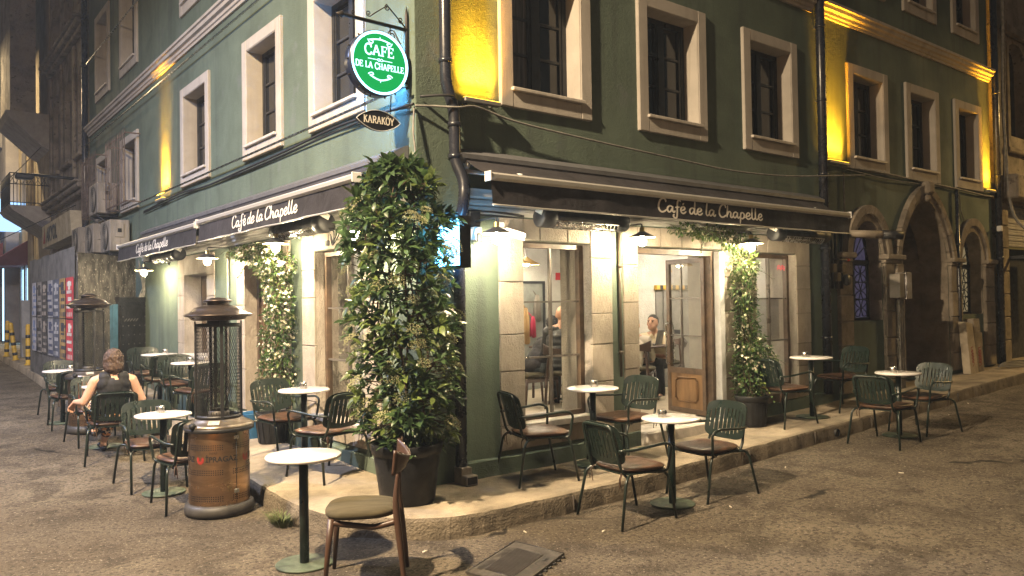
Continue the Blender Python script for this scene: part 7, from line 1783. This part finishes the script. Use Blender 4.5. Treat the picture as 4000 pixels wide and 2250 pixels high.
# ------------------------------------------------------------------ next house with bay, balcony and amber lit wall
t = thing('bay_house', (0, 21, .5), 'tall plastered house with a projecting bay and iron balcony down the left street', 'building')
OCH = mat('ochre_plaster', (.36, .30, .20), .85, var=.2, vs=2, bump=.3, bs=20)
mb = MB(); mb.box(-.02, 19.302, 0, 3, 26, 13); mb.build('wall', OCH, t)
mb = MB(); mb.box(-.95, 19.4, 7.2, -.341, 21.6, 13); mb.build('bay', DARKSTONE, t)
mb = MB(); mb.prism([(-1.05, 7.2), (-.022, 7.2), (-.022, 6.2), (-.2, 6.3), (-.98, 7.02)], lambda u, v, d: (u, d, v), 19.38, 21.7); mb.build('bay_soffit', mat('pale_soffit', (.34, .32, .30), .8), t)
bt = MB(); bt.prism([(-1.0, 4.62), (-.021, 4.62), (-.021, 3.9), (-.15, 4.0), (-.9, 4.48)], lambda u, v, d: (u, d, v), 19.34, 21.6); bal = bt.build('balcony', mat('pale_soffit', (.34, .32, .30), .8), t)
for z in (4.70, 5.20, 5.50):
    mb = MB(); mb.tube([(-.03, 19.38, z), (-.96, 19.38, z), (-.96, 21.55, z)], .014, 6); mb.build('rail', BLACKMETAL, bal)
mb = MB()
for k in range(12): u = -.06 - .9 * k / 11; mb.tube([(u, 19.38, 4.62), (u, 19.38, 5.5)], .009, 5)
for k in range(20): y = 19.4 + 2.15 * k / 19; mb.tube([(-.96, y, 4.62), (-.96, y, 5.5)], .009, 5)
for k in range(6): u = -.08 - .9 * k / 6; mb.tube([(u, 19.38, 5.2), (u - .15, 19.38, 5.5)], .007, 4); mb.tube([(u - .15, 19.38, 5.2), (u, 19.38, 5.5)], .007, 4)
tag(mb.build('baluster', BLACKMETAL, bal), kind='stuff')
for y in (22.2, 22.5, 22.75): mb = MB(); mb.tube([(-.10, y, 2), (-.10, y, 11)], .05, 8); mb.build('drain', OCH, t)
mb = MB(); wbox(mb, PLW, 24.0, 25.0, 5.0, 7.0, -.05, .0); wq = mb.build('window', DARKGLASS, t)
mb = MB(); wbox(mb, PLW, 20.2, 21.6, .9, 3.2, -.05, -.021); mb.build('shopfront', mat('dark_shutter', (.09, .09, .10), .6), t)
COOLSHOP = emitter('cool_shop_light', (.42, .74, 1.0), 2.2)
for k, y in enumerate((22.0, 23.1, 24.2)):
    mb = MB(); wbox(mb, PLW, y, y + .62, .75, 3.1, -.05, -.021); mb.build('lit_shopfront', COOLSHOP, t)
    mb = MB(); wbox(mb, PLW, y + .64, y + 1.06, .7, 3.2, -.10, -.021); mb.build('roller_shutter', mat('pale_shutter', (.40, .43, .48), .5, var=.2, stretch=(1, 1, 8)), t)
mb = MB(); mb.prism([(-.03, 4.0), (-.03, 3.2), (-1.0, 3.15), (-1.0, 3.3)], lambda u, v, d: (u, d, v), 23.4, 25.6); mb.build('shop_awning', mat('dark_red_canvas', (.10, .025, .035), .85), t)
mb = MB(); mb.box(-.9, 25.2, 4.4, -.05, 25.4, 5.4); mb.build('projecting_sign', emitter('blue_white_sign', (.35, .60, 1.0), 1.5), t)

# farther houses closing the left street; the near one has a bright cool shopfront and a dark red awning
def plain_house(y0, y1, h, col, label, xw=-.05, x1=6, floors=((4.6, 6.2), (7.6, 9.2)), wins=3, name='row_house'):
    t = thing(name, (xw, (y0 + y1) / 2, .5), label, 'building'); mb = MB(); mb.box(xw, y0, -.5, x1, y1, h); mb.build('wall', mat('render_%d' % int(y0), col, .9, var=.2, vs=1.5), t)
    for za, zb in floors:
        for k in range(wins):
            c = y0 + (y1 - y0) * (k + .5) / wins; mb = MB(); mb.box(xw - .06, c - .65, za - .1, xw - .002, c + .65, zb + .1); w_ = mb.build('window', mat('pale_surround', (.36, .35, .35), .8), t); mb = MB(); mb.box(xw - .07, c - .5, za, xw - .061, c + .5, zb); mb.build('pane', DARKGLASS, w_)
    return t
tt = plain_house(26.01, 36, 14, (.30, .29, .31), 'pale house with a cool lit shop at the far left end of the street', -.4)
mb = MB(); mb.box(-.46, 26.6, .7, -.402, 35.5, 3.4); mb.build('lit_shopfront', emitter('cool_shop_light', (.42, .74, 1.0), 2.2), tt)
for k in range(6):
    mb = MB(); y = 26.6 + k * 1.78; mb.box(-.52, y - .12, .6, -.461, y + .12, 3.5); mb.build('mullion', mat('dark_shutter', (.09, .09, .10), .6), tt)
mb = MB(); mb.prism([(-.46, 4.1), (-.47, 3.2), (-1.7, 3.2), (-1.7, 3.35)], lambda u, v, d: (u, d, v), 26.2, 31); mb.build('awning', mat('dark_red_canvas', (.10, .025, .035), .85), tt)
mb = MB(); mb.box(-1.75, 26.3, 4.6, -.41, 26.5, 5.6); mb.build('projecting_sign', emitter('blue_white_sign', (.45, .62, 1.0), 1.2), tt)
plain_house(36.01, 60, 16, (.20, .20, .23), 'dim tall house farthest down the left street', -.8, floors=((4.6, 6.4), (8, 10)), wins=7)
tt = thing('end_house', (-6, 62, .5), 'dim house closing the far end of the left street', 'building'); mb = MB(); mb.box(-24, 60.01, -.5, 4, 66, 18); mb.build('wall', mat('end_render', (.2, .2, .24), .9), tt)
# bollards
def bollard(x, y, lean, label):
    z = G(x, y) + .15; t = thing('bollard', (x, y, z), label, 'bollard', 'yellow and black bollards on the left pavement')
    YEL = mat('bollard_yellow', (.55, .35, .03), .5, var=.25, vs=8); ax = Vector((lean, 0, 1)).normalized(); q = Vector((0, 0, 1)).rotation_difference(ax).to_matrix()
    mb = MB(); mb.lathe([(0, 0), (.075, 0), (.075, .02), (.05, .04), (.05, .86), (.04, .90), (0, .91)], 18, (x, y, z), rot=q); mb.build('post', YEL, t)
    for h in (.12, .36, .60): mb = MB(); mb.lathe([(.051, h), (.0525, h + .002), (.0525, h + .07), (.051, h + .072)], 18, (x, y, z), rot=q, caps=False); mb.build('black_band', BLACKMETAL, t)
bollard(-1.12, 14.6, .0, 'upright yellow and black bollard nearest the hoarding'); bollard(-1.16, 16.4, -.12, 'leaning yellow and black bollard in the middle of the row'); bollard(-1.20, 17.9, .03, 'yellow and black bollard farthest left in the row')
mb = MB(); mb.cbox(-.95, 17.2, G(0, 17) + .15, -.55, 17.5, 2.0, .02); mb.build('utility_cabinet', mat('grey_cabinet', (.30, .31, .33), .6), label='grey utility cabinet against the wall behind the bollards', cat='cabinet', origin=(-.75, 17.35, G(0, 17) + .15))
# overhead wires on the left street
for k, P_ in enumerate(([(-.2, 19.6, 6.3), (-.9, 23, 5.6), (-1.6, 27, 6.0)], [(-.1, 15, 4.2), (-.8, 20, 3.9), (-1.6, 27, 3.6)])):
    mb = MB(); mb.tube(spline(P_, 6), .012, 5); mb.build('wire', BLACKCABLE, label=('upper' if k == 0 else 'lower') + ' overhead wire down the left street', cat='wire', group='overhead wires', origin=P_[0])

# ------------------------------------------------------------------ dark neighbour on the right
t = thing('right_neighbour', (15, 0, .5), 'dark weathered stone building with roller shutter at the far right', 'building')
mb = MB(); wall(mb, PR, 12.35, 30, -.3, 11, [dict(u0=12.98, u1=13.9, z0=4.75, z1=6.25, apex=6.55, mi=0), dict(u0=12.72, u1=15.6, z0=.5, z1=3.45, mi=0)], .3); mb.build('wall', [DARKSTONE], t)
mb = MB(); wbox(mb, PR, 12.98, 13.9, 4.75, 6.6, .2, .25); wn = mb.build('window', DARKGLASS, t)
mb = MB(); wbox(mb, PR, 12.85, 12.98, 4.5, 6.5, -.05, .0, c=.01); wbox(mb, PR, 13.9, 14.03, 4.5, 6.5, -.05, .0, c=.01); wbox(mb, PR, 12.7, 14.2, 6.62, 6.8, -.12, 0, c=.03); wbox(mb, PR, 12.75, 14.1, 4.4, 4.5, -.1, 0, c=.02); mb.build('surround', OLDSTONE, wn)
for k in range(14):
    z = 3.42 - k * .055; mb = MB(); wbox(mb, PR, 12.72, 15.6, z - .053, z, .06 - .012 * (k % 2), .10, c=.008); mb.build('shutter_slat', mat('grey_slat', (.34, .33, .34), .5, metal=.3, var=.2), t)
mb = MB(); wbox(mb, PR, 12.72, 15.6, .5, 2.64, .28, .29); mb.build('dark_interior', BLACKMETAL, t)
mb = MB(); wbox(mb, PR, 12.5, 15.7, 3.5, 3.95, -.30, .0, c=.03); mb.build('shutter_box', DARKSTONE, t)
for u0, u1 in ((12.38, 12.70),):
    for k in range(7): mb = MB(); wbox(mb, PR, u0, u1, .5 + k * .42, .5 + (k + 1) * .42 - .01, -.06, .0, c=.015); mb.build('stone_block', OLDSTONE, t)
t = thing('box_sign', (12.9, -.4, 1.6), 'tall black projecting sign with faint vertical letters at far right', 'sign')
mb = MB(); mb.cbox(12.42, -.66, 1.66, 13.0, -.50, 2.86, .01); mb.build('case', BLACKMETAL, t)
mb = MB()
for k, ch in enumerate('NATO'): plain_text(mb, ch, lambda u, v, d, k=k: (12.70 + u, -.6635, 2.68 - k * .10 + v), .085)
plain_text(mb, '19', lambda u, v, d: (12.66 + u, -.6635, 1.74 + v), .07); mb.build('lettering', mat('faint_grey_letter', (.28, .28, .27), .7), t)
mb = MB(); mb.box(12.70, -.499, 2.4, 12.76, -.0, 2.46); mb.build('bracket', BLACKMETAL, t)
t = thing('lit_poster_case', (13.6, -.3, 1.7), 'blue lit poster case at the right edge of the picture', 'poster case')
mb = MB(); mb.cbox(13.10, -.36, 1.72, 14.5, -.22, 2.86, .01); mb.build('case', BLACKMETAL, t)
m_ = bpy.data.materials.new('lit_landscape_print'); m_.use_nodes = True; n_ = m_.node_tree; n_.nodes.clear(); o_ = n_.nodes.new('ShaderNodeOutputMaterial'); e_ = n_.nodes.new('ShaderNodeEmission'); tc_ = n_.nodes.new('ShaderNodeTexCoord'); sp_ = n_.nodes.new('ShaderNodeSeparateXYZ'); rp_ = n_.nodes.new('ShaderNodeValToRGB')
n_.links.new(tc_.outputs['Generated'], sp_.inputs[0]); n_.links.new(sp_.outputs['Z'], rp_.inputs[0]); n_.links.new(rp_.outputs[0], e_.inputs[0]); n_.links.new(e_.outputs[0], o_.inputs[0]); e_.inputs[1].default_value = .8
for pos, col in ((0, (.02, .06, .02, 1)), (.35, (.10, .16, .05, 1)), (.5, (.10, .2, .35, 1)), (1, (.15, .35, .7, 1))): (rp_.color_ramp.elements.new(pos) if pos not in (0, 1) else rp_.color_ramp.elements[0 if pos == 0 else 1]).color = col
mb = MB(); mb.box(13.14, -.364, 1.76, 14.46, -.361, 2.82); mb.build('print', m_, t)
cable([(12.45, -.12, 9), (12.5, -.13, 7), (12.42, -.12, 5.5), (12.48, -.12, 4.5), (12.55, -.2, 3.2), (12.62, -.7, 2.6), (12.7, -.72, 1.8), (12.9, -.6, 1.25), (13.3, -.55, 1.1)], .028, CABLE, 'thick pale hose hanging down the edge of the dark right building', extra=[([(12.5, -.10, 9), (12.62, -.10, 6.8), (12.5, -.12, 5.2), (12.4, -.1, 3.5)], .02)])
t = thing('wall_camera', (12.1, -.05, 2.95), 'small white camera at the right end of the green front', 'camera'); mb = MB(); mb.cbox(12.02, -.18, 2.88, 12.1, -.10, 2.98, .01); mb.build('body', WHITEMETAL, t); mb = MB(); mb.tube([(12.06, -.1, 2.93), (12.06, 0, 2.95)], .015, 6); mb.build('bracket', BLACKMETAL, t)
# ------------------------------------------------------------------ night haze in the air of the streets
hm = bpy.data.materials.new('night_haze'); hm.use_nodes = True; hn = hm.node_tree; hn.nodes.clear()
ho = hn.nodes.new('ShaderNodeOutputMaterial'); hv = hn.nodes.new('ShaderNodeVolumePrincipled'); hv.inputs['Density'].default_value = .0017; hv.inputs['Color'].default_value = (.62, .76, 1.0, 1); hv.inputs['Anisotropy'].default_value = .3
hn.links.new(hv.outputs[0], ho.inputs['Volume'])
mb = MB(); mb.box(-125, -125, -1.5, 135, 135, 18.6); mb.build('haze', hm, kind='stuff', label='thin night haze filling the streets')
